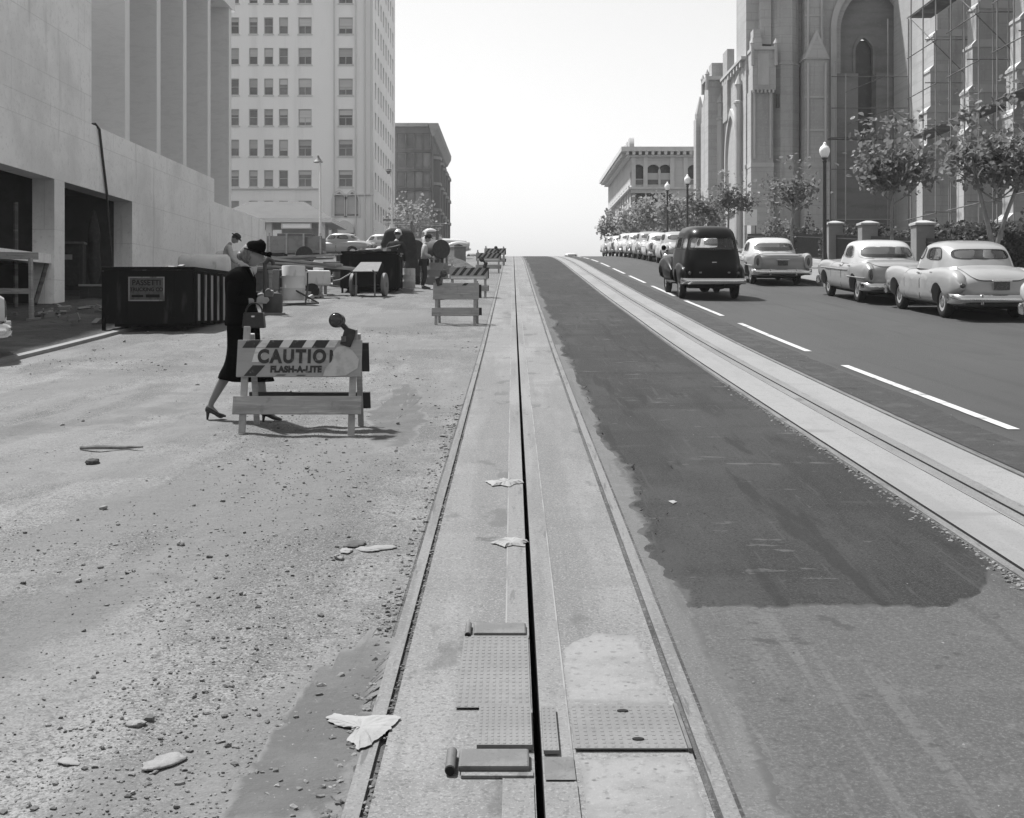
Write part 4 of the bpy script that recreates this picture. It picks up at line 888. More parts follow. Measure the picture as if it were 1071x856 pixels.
# --- pillars and railings at the back of the footway
pil = [(862, 57.0), (901, 51.6), (958, 44.7)]
lab = ['stone gate pillar behind the globe lamp post', 'capped stone gate pillar above the two-tone sedan', 'broad stone gate pillar between the two nearest pale sedans', 'stone gate pillar above the nearest pale sedan']
for (px, y), lb in zip(pil, lab):
    tt = thing('gate_pillar', lb, 'pillar', 14.75, y, group='stone gate pillars along the footway')
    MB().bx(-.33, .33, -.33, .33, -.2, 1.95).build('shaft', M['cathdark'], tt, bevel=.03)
    MB().loft([[Vector((a*r, b_*r, z)) for a, b_ in ((-1,-1),(1,-1),(1,1),(-1,1))] for r, z in ((.38, 1.952), (.38, 2.03), (.1, 2.13))]).build('cap', M['cathedral'], tt)
for a, b_, lb in ((37.6, 44.3, 'dark iron railing above the nearest pale sedan'), (45.1, 51.2, 'dark iron railing between the broad pillar and the capped one'), (52.0, 56.6, 'dark iron railing behind the globe lamp post'), (57.4, 78, 'dark iron railing running on towards the notice board')):
    tt = thing('iron_railing', lb, 'railing', world=True)
    for h in (.35, 1.35): MB().loft([[Vector((14.75+dx_, y, g(y)+h+dz)) for dx_, dz in ((-.02,-.02),(.02,-.02),(.02,.02),(-.02,.02))] for y in (a, (a+b_)/2, b_)]).build('rail', M['poledark'], tt)
    pk = MB(); y = a+.1
    while y < b_: pk.bx(14.735, 14.765, y-.012, y+.012, g(y)+.1, g(y)+1.5); y += .14
    o = pk.build('pickets', M['poledark'], tt); o['kind'] = 'stuff'
    MB().loft([[Vector((14.75+dx_, y, g(y)+h)) for dx_, h in ((-.15,-.1),(.15,-.1),(.15,.3),(-.15,.3))] for y in (a, (a+b_)/2, b_)]).build('kerb_wall', M['cathtrim'], tt)
# ------------------------------------------------------------------ vehicles
def cr(tab, t, k):
    """smooth lookup of column k of a table whose first column is the parameter"""
    n = len(tab)
    if t <= tab[0][0]: return tab[0][k]
    if t >= tab[-1][0]: return tab[-1][k]
    for i in range(n-1):
        if t <= tab[i+1][0]:
            h = tab[i+1][0]-tab[i][0]; u = (t-tab[i][0])/h
            def m(j):
                a, b = tab[max(0, j-1)], tab[min(n-1, j+1)]
                return (b[k]-a[k])/(b[0]-a[0])*h
            p0, p1, m0, m1 = tab[i][k], tab[i+1][k], m(i), m(i+1)
            return (2*u**3-3*u*u+1)*p0+(u**3-2*u*u+u)*m0+(-2*u**3+3*u*u)*p1+(u**3-u*u)*m1
def sg(v, p): return math.copysign(abs(v)**p, v)
class BodyS:
    """hull lofted along Y: rows (y, half width, bottom, top); u = angle round the section, v = y"""
    def __init__(s, tab, pu=2.6, pl=5): s.tab, s.pu, s.pl = tab, pu, pl
    def f(s, u, v):
        w, zb, zt = (cr(s.tab, v, k) for k in (1, 2, 3)); c, q = math.cos(u), math.sin(u)
        zm = zb+(zt-zb)*.55
        if q >= 0: return Vector((w*sg(c, 2/s.pu), v, zm+(zt-zm)*sg(q, 2/s.pu)))
        return Vector((w*sg(c, 2/s.pl), v, zm+(zm-zb)*sg(q, 2/s.pl)))
class TopS:
    """greenhouse: rows (t, z, half width, front y, rear y); u = angle in plan, v = t"""
    def __init__(s, tab, p=3.2): s.tab, s.p = tab, p
    def f(s, u, v):
        z, a, yf, yr = (cr(s.tab, v, k) for k in (1, 2, 3, 4)); c, q = math.cos(u), math.sin(u)
        return Vector((a*sg(c, 2/s.p), (yf+yr)/2+(yf-yr)/2*sg(q, 2/s.p), z))
def nrm(S_, u, v, e=1e-3, flip=1):
    a = S_.f(u+e, v)-S_.f(u-e, v); b = S_.f(u, v+e)-S_.f(u, v-e); n = a.cross(b)
    return n.normalized()*flip if n.length > 1e-12 else Vector((0, 0, 1))
def surf_grid(mb, S_, u0, u1, nu, vs, wrap=True, holes=()):
    V = [[mb.bm.verts.new(S_.f(u0+(u1-u0)*i/nu, v)) for i in range(nu if wrap else nu+1)] for v in vs]
    m = len(V[0])
    for j in range(len(vs)-1):
        for i in range(nu):
            uc = u0+(u1-u0)*(i+.5)/nu; vc = (vs[j]+vs[j+1])/2
            if any(inside(h, uc, vc, .93) for h in holes): continue
            try: mb.bm.faces.new((V[j][i], V[j][(i+1) % m], V[j+1][(i+1) % m], V[j+1][i]))
            except ValueError: pass
    return V
def inside(h, u, v, k=1.0):
    cu, cv, hu, hv, p = h
    du = (u-cu+PI) % (2*PI)-PI
    return (abs(du)/(hu*k))**p+(abs(v-cv)/(hv*k))**p < 1
def patch(S_, h, off, r0=0, r1=1.0, n=40, nr=5, flip=1, mb=None):
    """panel lying on a surface inside a rounded outline; r0>0 leaves a ring"""
    mb = mb or MB(); cu, cv, hu, hv, p = h; rows = []
    for j in range(nr+1):
        r = r0+(r1-r0)*j/nr
        rr = []
        for i in range(n):
            a = 2*PI*i/n; u = cu+hu*r*sg(math.cos(a), 2/p); v = cv+hv*r*sg(math.sin(a), 2/p)
            rr.append(S_.f(u, v)+nrm(S_, u, v, flip=flip)*off)
        rows.append(rr)
    mb.loft(rows, cap=False); return mb
def seam(S_, pts, off, r, flip=1):
    return [S_.f(u, v)+nrm(S_, u, v, flip=flip)*off for u, v in pts]
def cutter(me_obj, holes):
    for i, (c, r, w) in enumerate(holes):
        b = MB(); b.cyl((c[0]-w, c[1], c[2]), (c[0]+w, c[1], c[2]), r, n=36)
        o = b.build('cut', None, me_obj.parent); me_obj.modifiers.new('c%d' % i, 'BOOLEAN').object = o
        me_obj.modifiers['c%d' % i].operation = 'DIFFERENCE'; me_obj.modifiers['c%d' % i].solver = 'FAST'
    cs = [m.object for m in me_obj.modifiers]
    name, mat, par = me_obj.name, me_obj.data.materials[0], me_obj.parent
    me = baked(me_obj)
    for c in cs: bpy.data.objects.remove(c)
    me.materials.clear(); me.materials.append(mat)
    return me
def make_wheel(parent, x, y, r=.34, w=.17, side=1, white=False):
    wlo = thing_part('wheel', parent, (x, y, r))
    n = 28; prof = [(r*.60, -w/2), (r*.80, -w/2-.006), (r*.95, -w*.42), (r, -w*.25), (r, w*.25), (r*.95, w*.42), (r*.80, w/2+.006), (r*.60, w/2)]
    Mx = Matrix.Rotation(PI/2, 4, 'Y')
    b = MB(); b.lathe(prof, n=n, M=Mx, cap=False); b.build('tyre', M['rubber'], wlo, smooth=40)
    s = side
    b = MB(); b.lathe([(r*.61, s*w*.42), (r*.55, s*w*.40), (r*.5, s*w*.25), (r*.3, s*w*.3), (.001, s*w*.3)], n=n, M=Mx); b.build('rim', M['car_white'], wlo, smooth=40)
    b = MB(); b.lathe([(r*.42, s*w*.32), (r*.38, s*w*.44), (r*.2, s*w*.5), (.001, s*w*.52)], n=n, M=Mx); b.build('hub_cap', M['hub'], wlo, smooth=50)
    return wlo
def thing_part(name, parent, loc=(0, 0, 0)):
    o = bpy.data.objects.new(name, None); C.objects.link(o); o.parent = parent; o.location = loc; o.empty_display_size = .1; return o
def window_set(t, TS, wins, vs, shell_mat, nu=120, name='roof', frame='chrome'):
    b = MB(); surf_grid(b, TS, 0, 2*PI, nu, vs, True, wins)
    sh = b.build(name, shell_mat, t, smooth=50)
    for h in wins:
        f = patch(TS, h, .006, .89, 1.05, 44, 3).build('window_frame', M[frame], t, smooth=60)
        patch(TS, h, -.002, 0, .93, 44, 5).build('pane', M['glass'], f, smooth=70)
    return sh

def sedan(label, X, Y, rz=0, body='white', roof=None, style=0, group=None, wheelturn=0):
    t = thing('parked_car', label, 'car', X, Y, rz, group, tilt=1)
    bm_, rm = M['car_'+body], M['car_'+(roof or body)]
    if style == 0:      # rounded postwar sedan, humped boot
        T = [(-2.46,.50,.44,.64), (-2.43,.68,.38,.78), (-2.34,.80,.32,.90), (-2.1,.88,.27,1.02), (-1.7,.915,.25,1.10), (-1.2,.925,.24,1.13), (-.3,.93,.23,1.09), (.6,.93,.23,1.07), (1.3,.93,.24,1.06), (1.9,.92,.26,1.02), (2.2,.86,.32,.95), (2.33,.76,.38,.87), (2.4,.6,.44,.78)]
        TT = [(0,1.0,.85,.95,-1.68), (.25,1.16,.82,.78,-1.56), (.5,1.31,.785,.62,-1.43), (.75,1.46,.735,.44,-1.24), (.87,1.53,.67,.28,-1.08), (.95,1.585,.53,.05,-.86), (.985,1.61,.32,-.1,-.62), (1,1.615,.03,-.25,-.42)]
        rwin = (-PI/2, .54, .70, .17, 3.4); swin = [(-.24, .54, .26, .22, 4), (.40, .54, .28, .22, 4)]
    elif style == 1:    # early-fifties two-tone sedan, wide wrapped rear window
        T = [(-2.45,.66,.40,.80), (-2.42,.78,.34,.92), (-2.3,.87,.30,1.0), (-2.0,.915,.27,1.06), (-1.5,.93,.25,1.09), (-.5,.935,.24,1.07), (.6,.935,.24,1.06), (1.4,.935,.25,1.05), (2.0,.92,.28,1.02), (2.3,.84,.34,.95), (2.4,.70,.40,.87), (2.44,.55,.46,.78)]
        TT = [(0,.98,.85,.9,-1.55), (.25,1.13,.82,.74,-1.42), (.5,1.28,.785,.58,-1.26), (.75,1.43,.735,.40,-1.05), (.87,1.505,.67,.25,-.90), (.95,1.56,.53,.05,-.7), (.985,1.58,.3,-.1,-.5), (1,1.585,.03,-.2,-.32)]
        rwin = (-PI/2, .48, .93, .24, 4); swin = [(-.16, .5, .22, .25, 4), (.42, .5, .28, .25, 4)]
    else:               # mid-fifties long sedan with squared fins
        T = [(-2.62,.74,.42,.84), (-2.58,.84,.36,.97), (-2.4,.91,.30,1.02), (-1.8,.94,.26,1.04), (-1.0,.945,.25,1.03), (.6,.945,.24,1.02), (1.5,.94,.26,.98), (2.1,.91,.30,.95), (2.42,.84,.36,.90), (2.52,.72,.42,.82), (2.55,.6,.46,.74)]
        TT = [(0,.95,.85,.9,-1.55), (.25,1.09,.82,.72,-1.4), (.5,1.23,.78,.55,-1.22), (.75,1.38,.725,.38,-1.02), (.87,1.46,.66,.25,-.86), (.95,1.515,.53,.05,-.7), (.985,1.535,.3,-.1,-.5), (1,1.54,.03,-.2,-.32)]
        rwin = (-PI/2, .48, .90, .24, 4); swin = [(-.16, .5, .22, .25, 4), (.42, .5, .28, .25, 4)]
    wins = [rwin] + swin + [(PI-u, v, hu, hv, p) for u, v, hu, hv, p in swin] + [(PI/2, .48, .66, .24, 4)]
    BS = BodyS(T, 3.6 if style else 3.0); L0, L1 = T[0][0], T[-1][0]
    b = MB(); vs = [L0+(L1-L0)*(.7*i/84+.3*(.5-.5*math.cos(PI*i/84))) for i in range(85)]
    V = surf_grid(b, BS, 0, 2*PI, 96, vs)
    b.bm.faces.new(list(reversed(V[0]))); b.bm.faces.new(V[-1])
    o = b.build('body', bm_, t)
    ya, yf = -1.38, 1.52
    me = cutter(o, [((s*.95, y, .34), .41, .33) for s in (-1, 1) for y in (ya, yf)])
    obj('body', me, bm_, t, smooth=45)
    TS = TopS(TT, 3.0)
    tv = [0, .06, .12, .18, .24, .28, .32, .37, .42, .5, .58, .65, .70, .74, .78, .83, .88, .92, .95, .97, .985, .995, 1]
    window_set(t, TS, wins, tv, rm, frame='chrome' if style else 'rubber')
    # fenders
    for s in (-1, 1):
        b = MB(); rr = []
        if style == 0: FT = [(-2.46,.06,.70,.06), (-2.42,.11,.71,.15), (-2.25,.155,.72,.25), (-1.8,.178,.72,.33), (-1.2,.175,.70,.36), (-.6,.155,.68,.34), (0,.14,.68,.30)]
        elif style == 1: FT = [(-2.48,.08,.74,.16), (-2.42,.12,.76,.23), (-1.9,.165,.76,.28), (-1.2,.165,.74,.28), (-.6,.14,.72,.25), (-.2,.10,.72,.2)]
        else: FT = [(-2.68,.13,.78,.22), (-2.55,.15,.80,.26), (-1.9,.15,.78,.25), (-1.0,.12,.78,.22), (0,.04,.78,.15)]
        xo = .775 if style < 2 else .82
        for y in [FT[0][0]+(FT[-1][0]-FT[0][0])*i/14 for i in range(15)]:
            rx, zc, rz2 = (cr(FT, y, k) for k in (1, 2, 3))
            rr.append([Vector((s*xo+rx*sg(math.cos(2*PI*i/20), .8), y, zc+rz2*sg(math.sin(2*PI*i/20), .8))) for i in range(20)])
        b.loft(rr); fo = b.build('rear_fender', bm_, t); me = cutter(fo, [((s*.95, ya, .34), .405, .33)]); fo = obj('rear_fender', me, bm_, t, smooth=45)
        yl = FT[0][0]; zl = FT[0][2]
        tl = MB(); tl.sph((s*xo, yl-.004, zl+(.02 if style == 0 else .0)), 1, (.045 if style else .06, .03, .05 if style == 0 else .13), 14, 10); tl = tl.build('tail_light', M['lamp_red'], t, smooth=50)
        # front fenders and headlamps
        b = MB(); rr = []
        FF = [(.55,.13,.70,.2), (.9,.16,.71,.26), (1.5,.185,.72,.3), (2.0,.18,.74,.27), (2.32,.15,.75,.2), (2.42,.11,.75,.13)]
        for y in [.55+1.83*i/12 for i in range(13)]:
            rx, zc, rz2 = (cr(FF, y, k) for k in (1, 2, 3))
            rr.append([Vector((s*.765+rx*sg(math.cos(2*PI*i/20), .8), y, zc+rz2*sg(math.sin(2*PI*i/20), .8))) for i in range(20)])
        b.loft(rr); fo = b.build('front_fender', bm_, t); me = cutter(fo, [((s*.95, yf, .34), .405, .33)]); obj('front_fender', me, bm_, t, smooth=45)
        hb = MB(); hb.cyl((s*.72, 2.3, .76), (s*.72, 2.41, .76), .115, n=20); hb = hb.build('headlight', M['chrome'], t, smooth=40)
        MB().sph((s*.72, 2.405, .76), .098, (1, .35, 1)).build('lens', M['headlens'], hb, smooth=60)
        # doors, handles, trim
        fl = 1
        for (yc, hy) in ((.28, .52), (-.66, .40)):
            u = 0 if s > 0 else PI
            hx = (u+(.05 if s > 0 else -.05), yc, .62, hy, 7)
            d = patch(BS, hx, .006, 0, 1, 48, 4, flip=-1).build('door', bm_, t, smooth=60)
            patch(BS, hx, .007, .978, 1.012, 64, 1, flip=-1).build('door_gap', M['black'], d)
            p = BS.f(u+s*.42, yc-hy*.72); MB().cyl(p+Vector((s*.03, -.07, 0)), p+Vector((s*.03, .09, 0)), .014, n=8).build('handle', M['chrome'], d, smooth=40)
        if style:
            b = MB(); b.tube([BS.f(0 if s > 0 else PI, y)+Vector((s*.012, 0, .12)) for y in [-.9+.25*k for k in range(12)]], .014, 6); b.build('side_trim', M['chrome'], t, smooth=50)
            b = MB(); b.tube([Vector((s*(xo+cr(FT, y, 1)+.006), y, .66)) for y in [FT[0][0]+.1+.2*k for k in range(9)]], .014, 6); b.build('side_trim', M['chrome'], t, smooth=50)
    # deck seams, bumpers, plate
    yb_ = L0
    hx = (PI/2, (L0-1.55)/2+.02, .62, (-1.55-L0)/2-.03, 5)
    d = patch(BS, hx, .006, 0, 1, 48, 6, flip=-1).build('boot_lid', bm_, t, smooth=60)
    patch(BS, hx, .007, .985, 1.012, 64, 1, flip=-1).build('lid_gap', M['black'], d)
    for yy, sgn, nm in ((L0-.09, -1, 'rear_bumper'), (L1+.10, 1, 'front_bumper')):
        W = .96 if style < 2 else .99
        pts = [(W*math.sin(PI/2*k/10), yy-sgn*(.42*(abs(k)/10)**5)) for k in range(-10, 11)]
        b = MB(); b.loft([[Vector((x, y+sgn*dy, .45+dz)) for dy, dz in ((-.04,-.10), (.01,-.095), (.045,-.06), (.06,-.02), (.055,.03), (.03,.07), (-.01,.095), (-.04,.10))] for x, y in pts])
        bb = b.build(nm, M['chrome'], t, smooth=40)
        for x in (-.42, .42): MB().bx(x-.025, x+.025, yy+sgn*.02-.03, yy+sgn*.02+.04, .34, .56).build('bumper_guard', M['chrome'], bb, bevel=.012)
    zp = .72 if style == 0 else .74
    p = MB().box((0, L0-.035, zp), (.32, .02, .16)).build('licence_plate', M['plate'], t, bevel=.004)
    MB().box((0, L0-.04, zp+.10), (.40, .06, .03)).build('plate_lamp', M['chrome'], p, bevel=.008)
    MB().box((0, L1+.01, .66), (.9, .04, .26)).build('grille', M['chrome'], t, bevel=.03)
    for s in (-1, 1):
        for y in (ya, yf):
            w = make_wheel(t, s*.735, y, .345, .17, s, white=(style == 0))
            if y == yf: w.rotation_euler.z = wheelturn
    MB().bx(-.70, .70, -2.0, 2.0, .22, .40).build('underbody', M['black'], t)
    for y, hgt in ((-.75, 1.22), (.25, 1.2)):
        MB().bx(-.62, .62, y-.12, y+.10, .8, hgt).build('seat', M['seatcloth'], t, bevel=.06)
    MB().cyl((-.36, .62, 1.08), (-.36, .66, 1.12), .2, n=20).build('steering_wheel', M['black'], t)
    return t

# the dark carryall driving away
def carryall(label, X, Y):
    t = thing('panel_wagon', label, 'wagon', X, Y, 0, None, tilt=1)
    dk = M['car_dark']
    TT = [(0,.42,.80,.62,-2.28), (.12,.62,.86,.62,-2.34), (.30,.92,.87,.62,-2.36), (.45,1.16,.84,.60,-2.30), (.55,1.28,.81,.55,-2.25), (.78,1.62,.73,.36,-2.12), (.88,1.76,.68,.2,-2.02), (.95,1.86,.56,-.05,-1.85), (.985,1.90,.36,-.3,-1.6), (1,1.91,.05,-.8,-1.1)]
    TS = TopS(TT, 4.2)
    rw = (-PI/2, .665, .73, .105, 5); sw = [(u, .665, hu, .10, 5) for u, hu in ((-.46, .22), (.0, .22), (.62, .19))]
    wins = [rw]+sw+[(PI-u, v, hu, hv, p) for u, v, hu, hv, p in sw]+[(PI/2, .67, .62, .115, 5)]
    tv = [0, .06, .12, .2, .3, .4, .5, .54, .56, .58, .60, .63, .66, .69, .72, .74, .76, .78, .80, .84, .88, .92, .95, .97, .985, .995, 1]
    b = MB(); V = surf_grid(b, TS, 0, 2*PI, 140, tv, True, wins); o = b.build('body', dk, t, smooth=50)
    for h in wins:
        f = patch(TS, h, .006, .90, 1.10, 44, 3).build('window_frame', M['rubber'], t, smooth=60)
        patch(TS, h, -.002, 0, .93, 44, 5).build('pane', M['clearglass'], f, smooth=70)
    # hood, fenders
    H = BodyS([(.5,.80,.5,1.22), (1.0,.66,.5,1.20), (1.7,.5,.5,1.16), (2.2,.42,.5,1.08), (2.38,.34,.55,.98), (2.42,.2,.6,.85)], 2.6)
    b = MB(); V = surf_grid(b, H, 0, 2*PI, 32, [.5+1.92*i/20 for i in range(21)]); b.bm.faces.new(V[-1]); b.build('hood', dk, t, smooth=50)
    for s in (-1, 1):
        for nm, FT, yw in (('rear_fender', [(-2.2,.05,.6,.1), (-2.1,.13,.62,.2), (-1.7,.19,.64,.3), (-1.3,.19,.64,.32), (-.9,.14,.62,.26), (-.6,.06,.58,.16)], -1.4), ('front_fender', [(.55,.06,.56,.14), (.9,.16,.62,.26), (1.5,.24,.68,.34), (2.0,.23,.7,.3), (2.35,.17,.7,.22), (2.5,.06,.7,.1)], 1.55)):
            b = MB(); rr = []; a0, a1 = FT[0][0], FT[-1][0]
            for y in [a0+(a1-a0)*i/16 for i in range(17)]:
                rx, zc, rz2 = (cr(FT, y, k) for k in (1, 2, 3)); rr.append([Vector((s*.78+rx*sg(math.cos(2*PI*i/20), .85), y, zc+rz2*sg(math.sin(2*PI*i/20), .85))) for i in range(20)])
            b.loft(rr); fo = b.build(nm, dk, t); me = cutter(fo, [((s*.9, yw, .36), .43, .4)]); fo = obj(nm, me, dk, t, smooth=45)
        hb = MB(); hb.cyl((s*.72, 2.3, .86), (s*.72, 2.52, .86), .12, n=18); hb = hb.build('headlight', M['chrome'], t, smooth=40)
        MB().bx(s*.86-.1, s*.86+.1, -.6, .6, .36, .40).build('running_board', M['rubber'], t, bevel=.01)
        for y in (-1.4, 1.55): make_wheel(t, s*.76, y, .36, .18, s)
        b = MB(); b.cyl((s*.84, .55, 1.25), (s*1.0, .6, 1.28), .012, n=8); mo = b.build('mirror_arm', M['chrome'], t); MB().sph((s*1.03, .6, 1.3), .075, (1, .4, 1)).build('mirror', M['car_dark'], mo, smooth=50)
        MB().sph((s*.68, -2.34, .70), .045, (1, .6, 1)).build('tail_light', M['lamp_red'], t, smooth=50)
    # tailgate seams, handle, bumper
    for k, (z0, z1) in enumerate(((.12, .535), (.55, .80))):
        d = patch(TS, (-PI/2, (z0+z1)/2, .86 if k == 0 else .84, (z1-z0)/2, 9), .004, .985, 1.0, 48, 1).build('tailgate_gap' if k == 0 else 'liftgate_gap', M['black'], t)
    MB().box((0, -2.375, .98), (.13, .03, .035)).build('handle', M['chrome'], t, bevel=.01)
    for x in (-.38, .42): MB().box((x, -2.37, .72), (.07, .03, .04)).build('hinge', M['car_midgray'], t, bevel=.008)
    pts = [(.92*math.sin(PI/2*k/10), -2.47+.20*(abs(k)/10)**4) for k in range(-10, 11)]
    b = MB(); b.loft([[Vector((x, y+dy, .50+dz)) for dy, dz in ((.03,-.08), (-.01,-.075), (-.035,-.03), (-.035,.03), (-.01,.075), (.03,.08))] for x, y in pts]); b.build('rear_bumper', M['chrome'], t, smooth=40)
    pts = [(.92*math.sin(PI/2*k/10), 2.66-.25*(abs(k)/10)**4) for k in range(-10, 11)]
    b = MB(); b.loft([[Vector((x, y+dy, .50+dz)) for dy, dz in ((-.03,-.08), (.035,-.03), (.035,.03), (-.03,.08))] for x, y in pts]); b.build('front_bumper', M['chrome'], t, smooth=40)
    MB().bx(-.66, .66, -2.1, 2.2, .30, .48).build('underbody', M['black'], t)
    MB().sph((-.1, -1.4, .33), .17, (1, 1, 1)).cyl((-.7, -1.4, .36), (.7, -1.4, .36), .05, n=10).build('rear_axle', M['black'], t, smooth=40)
    MB().cyl((.35, -2.2, .36), (.35, -1.6, .42), .03, n=8).build('exhaust', M['black'], t)
    MB().sph((.18, -1.95, .36), .2, (1.3, .9, .5)).build('spare_wheel', M['rubber'], t, smooth=40)
    for y in (-.75, .0): MB().bx(-.66, .66, y-.1, y+.1, .6, 1.20).build('seat', M['seatcloth'], t, bevel=.06)
    return t

# white pickup truck
def pickup(label, X, Y, rz):
    t = thing('pickup_truck', label, 'truck', X, Y, rz, tilt=0)
    wm = M['car_white']
    TS = TopS([(0,.72,.80,.62,-.62), (.35,1.12,.80,.60,-.64), (.5,1.24,.77,.50,-.62), (.78,1.56,.71,.30,-.56), (.88,1.68,.66,.18,-.50), (.95,1.76,.52,.02,-.38), (.985,1.79,.3,-.08,-.22), (1,1.795,.04,-.12,-.16)], 4)
    wins = [(-PI/2, .65, .62, .12, 4), (.1, .65, .55, .12, 4), (PI-.1, .65, .55, .12, 4), (PI/2, .65, .64, .13, 4)]
    window_set(t, TS, wins, [0, .1, .2, .3, .4, .5, .53, .56, .6, .65, .7, .73, .76, .79, .82, .88, .92, .95, .97, .985, 1], wm, 100, 'cab', 'rubber')
    H = BodyS([(.45,.78,.5,1.2), (1.0,.70,.5,1.2), (1.7,.58,.5,1.16), (2.0,.5,.5,1.1), (2.08,.4,.6,1.0)], 3)
    b = MB(); V = surf_grid(b, H, 0, 2*PI, 32, [.45+1.63*i/16 for i in range(17)]); b.bm.faces.new(V[-1]); b.build('hood', wm, t, smooth=50)
    MB().bx(-.8, .8, -2.6, -.70, .62, .70).build('bed_floor', wm, t)
    for s in (-1, 1):
        MB().bx(s*.80-.03, s*.80+.03, -2.6, -.70, .702, 1.14).build('bed_side', wm, t, bevel=.01)
        b = MB(); rr = []
        FT = [(.7,.05,.6,.14), (1.0,.16,.66,.26), (1.45,.22,.72,.30), (1.9,.18,.72,.24), (2.1,.08,.72,.14)]
        for y in [.7+1.4*i/12 for i in range(13)]:
            rx, zc, rz2 = (cr(FT, y, k) for k in (1, 2, 3)); rr.append([Vector((s*.74+rx*math.cos(2*PI*i/18), y, zc+rz2*math.sin(2*PI*i/18))) for i in range(18)])
        b.loft(rr); fo = b.build('front_fender', wm, t); me = cutter(fo, [((s*.9, 1.42, .38), .45, .4)]); obj('front_fender', me, wm, t, smooth=45)
        MB().cyl((s*.7, 1.9, .86), (s*.7, 2.13, .86), .11, n=16).build('headlight', M['chrome'], t, smooth=40)
        for y in (-1.75, 1.42): make_wheel(t, s*.76, y, .38, .2, s)
        for y in (-2.5, -.9): MB().cyl((s*.78, y, 1.14), (s*.78, y, 2.02), .025, n=8).build('rack_post', M['steel'], t)
        MB().cyl((s*.78, -2.7, 2.03), (s*.78, .8, 2.03), .028, n=8).build('rack_rail', M['steel'], t)
    MB().bx(-.85, .85, 2.12, 2.2, .48, .60).build('front_bumper', M['chrome'], t, bevel=.02)
    MB().bx(-.5, .5, -2.5, 1.9, .36, .56).build('underbody', M['black'], t)
    MB().bx(-.66, .66, -.45, -.25, .8, 1.25).build('seat', M['seatcloth'], t, bevel=.05)
    return t

# --- the kerbside row, nearest first
P1 = sedan('pale rounded sedan with a small rear window, second from the right edge', 9.85, 27.55, 0, 'cream', None, 0)
P2 = sedan('two-tone sedan with a white roof and wide rear window, between the globe lamp and the palest rounded sedan', 9.6, 33.1, 0, 'silver', 'white', 1)
P2['label'] = 'two-tone gray sedan with white roof and wide rear window beside the globe lamp post'
P3 = sedan('long pale sedan with square rear wings parked just right of the dark wagon', 8.75, 42.9, 0, 'gray', 'white', 2)
def recolor(root, old, new):
    for ch in root.children_recursive:
        if ch.type == 'MESH' and ch.data.materials and ch.data.materials[0] == M['car_'+old]:
            ch.data = ch.data.copy(); ch.data.materials[0] = M['car_'+new]
    return root
def again(src, label, X, Y, rz=0, rec=None, group=None, name=None):
    c = copy_tree(src); c['label'] = label
    if group: c['group'] = group
    elif 'group' in c: del c['group']
    setpose(c, X, Y, rz, 1)
    if rec: recolor(c, *rec)
    return c
again(P1, 'pale car cut off by the right edge of the picture, only its front corner showing', 10.05, 20.1, 0, ('cream', 'white'))
again(P2, 'white car at the left edge of the picture with only its rounded tail showing', -9.62, 16.9, R(116), ('silver', 'white'))
far = [(P2, 8.25, 50.5, ('silver', 'midgray'), 'dull gray car with white roof hidden behind the dark wagon'),
       (P1, 8.15, 61.8, None, 'pale rounded car first in the far row left of the dark wagon'),
       (P3, 8.1, 67.9, ('gray', 'white'), 'all-white car with square wings second in the far row'),
       (P1, 8.1, 73.6, ('cream', 'silver'), 'silver rounded car third in the far row'),
       (P2, 8.1, 79.6, ('silver', 'white'), 'white wide-windowed car fourth in the far row'),
       (P1, 8.1, 86.0, ('cream', 'white'), 'white rounded car fifth in the far row'),
       (P3, 8.1, 92.5, None, 'gray car with white roof sixth in the far row'),
       (P1, 8.1, 99.0, ('cream', 'gray'), 'gray rounded car last in the far row near the crest')]
for src, X, Y, rec, lb in far: again(src, lb, X, Y, 0, rec, 'cars parked along the right kerb up the hill')
W1 = carryall('dark panel-bodied wagon driving up the right lane, seen from behind', 5.27, 34.9); W1.scale = (.93, 1, 1.02)
again(P2, 'car just sinking over the crest in the right lane', wx(597, 150), 150, 0, ('silver', 'midgray'))
again(P3, 'car just sinking over the crest left of the tracks', wx(495, 150), 150, 0, ('gray', 'midgray'))
pickup('white pickup truck with pipe rack standing across the work site', wx(452, 74), 74, R(-78))
again(P1, 'pale car parked by the filling station shelter', wx(352, 84), 84, R(80), ('cream', 'gray'))
again(P2, 'gray white-roofed car parked below the white tower', wx(395, 88), 88, R(75), ('silver', 'midgray'))
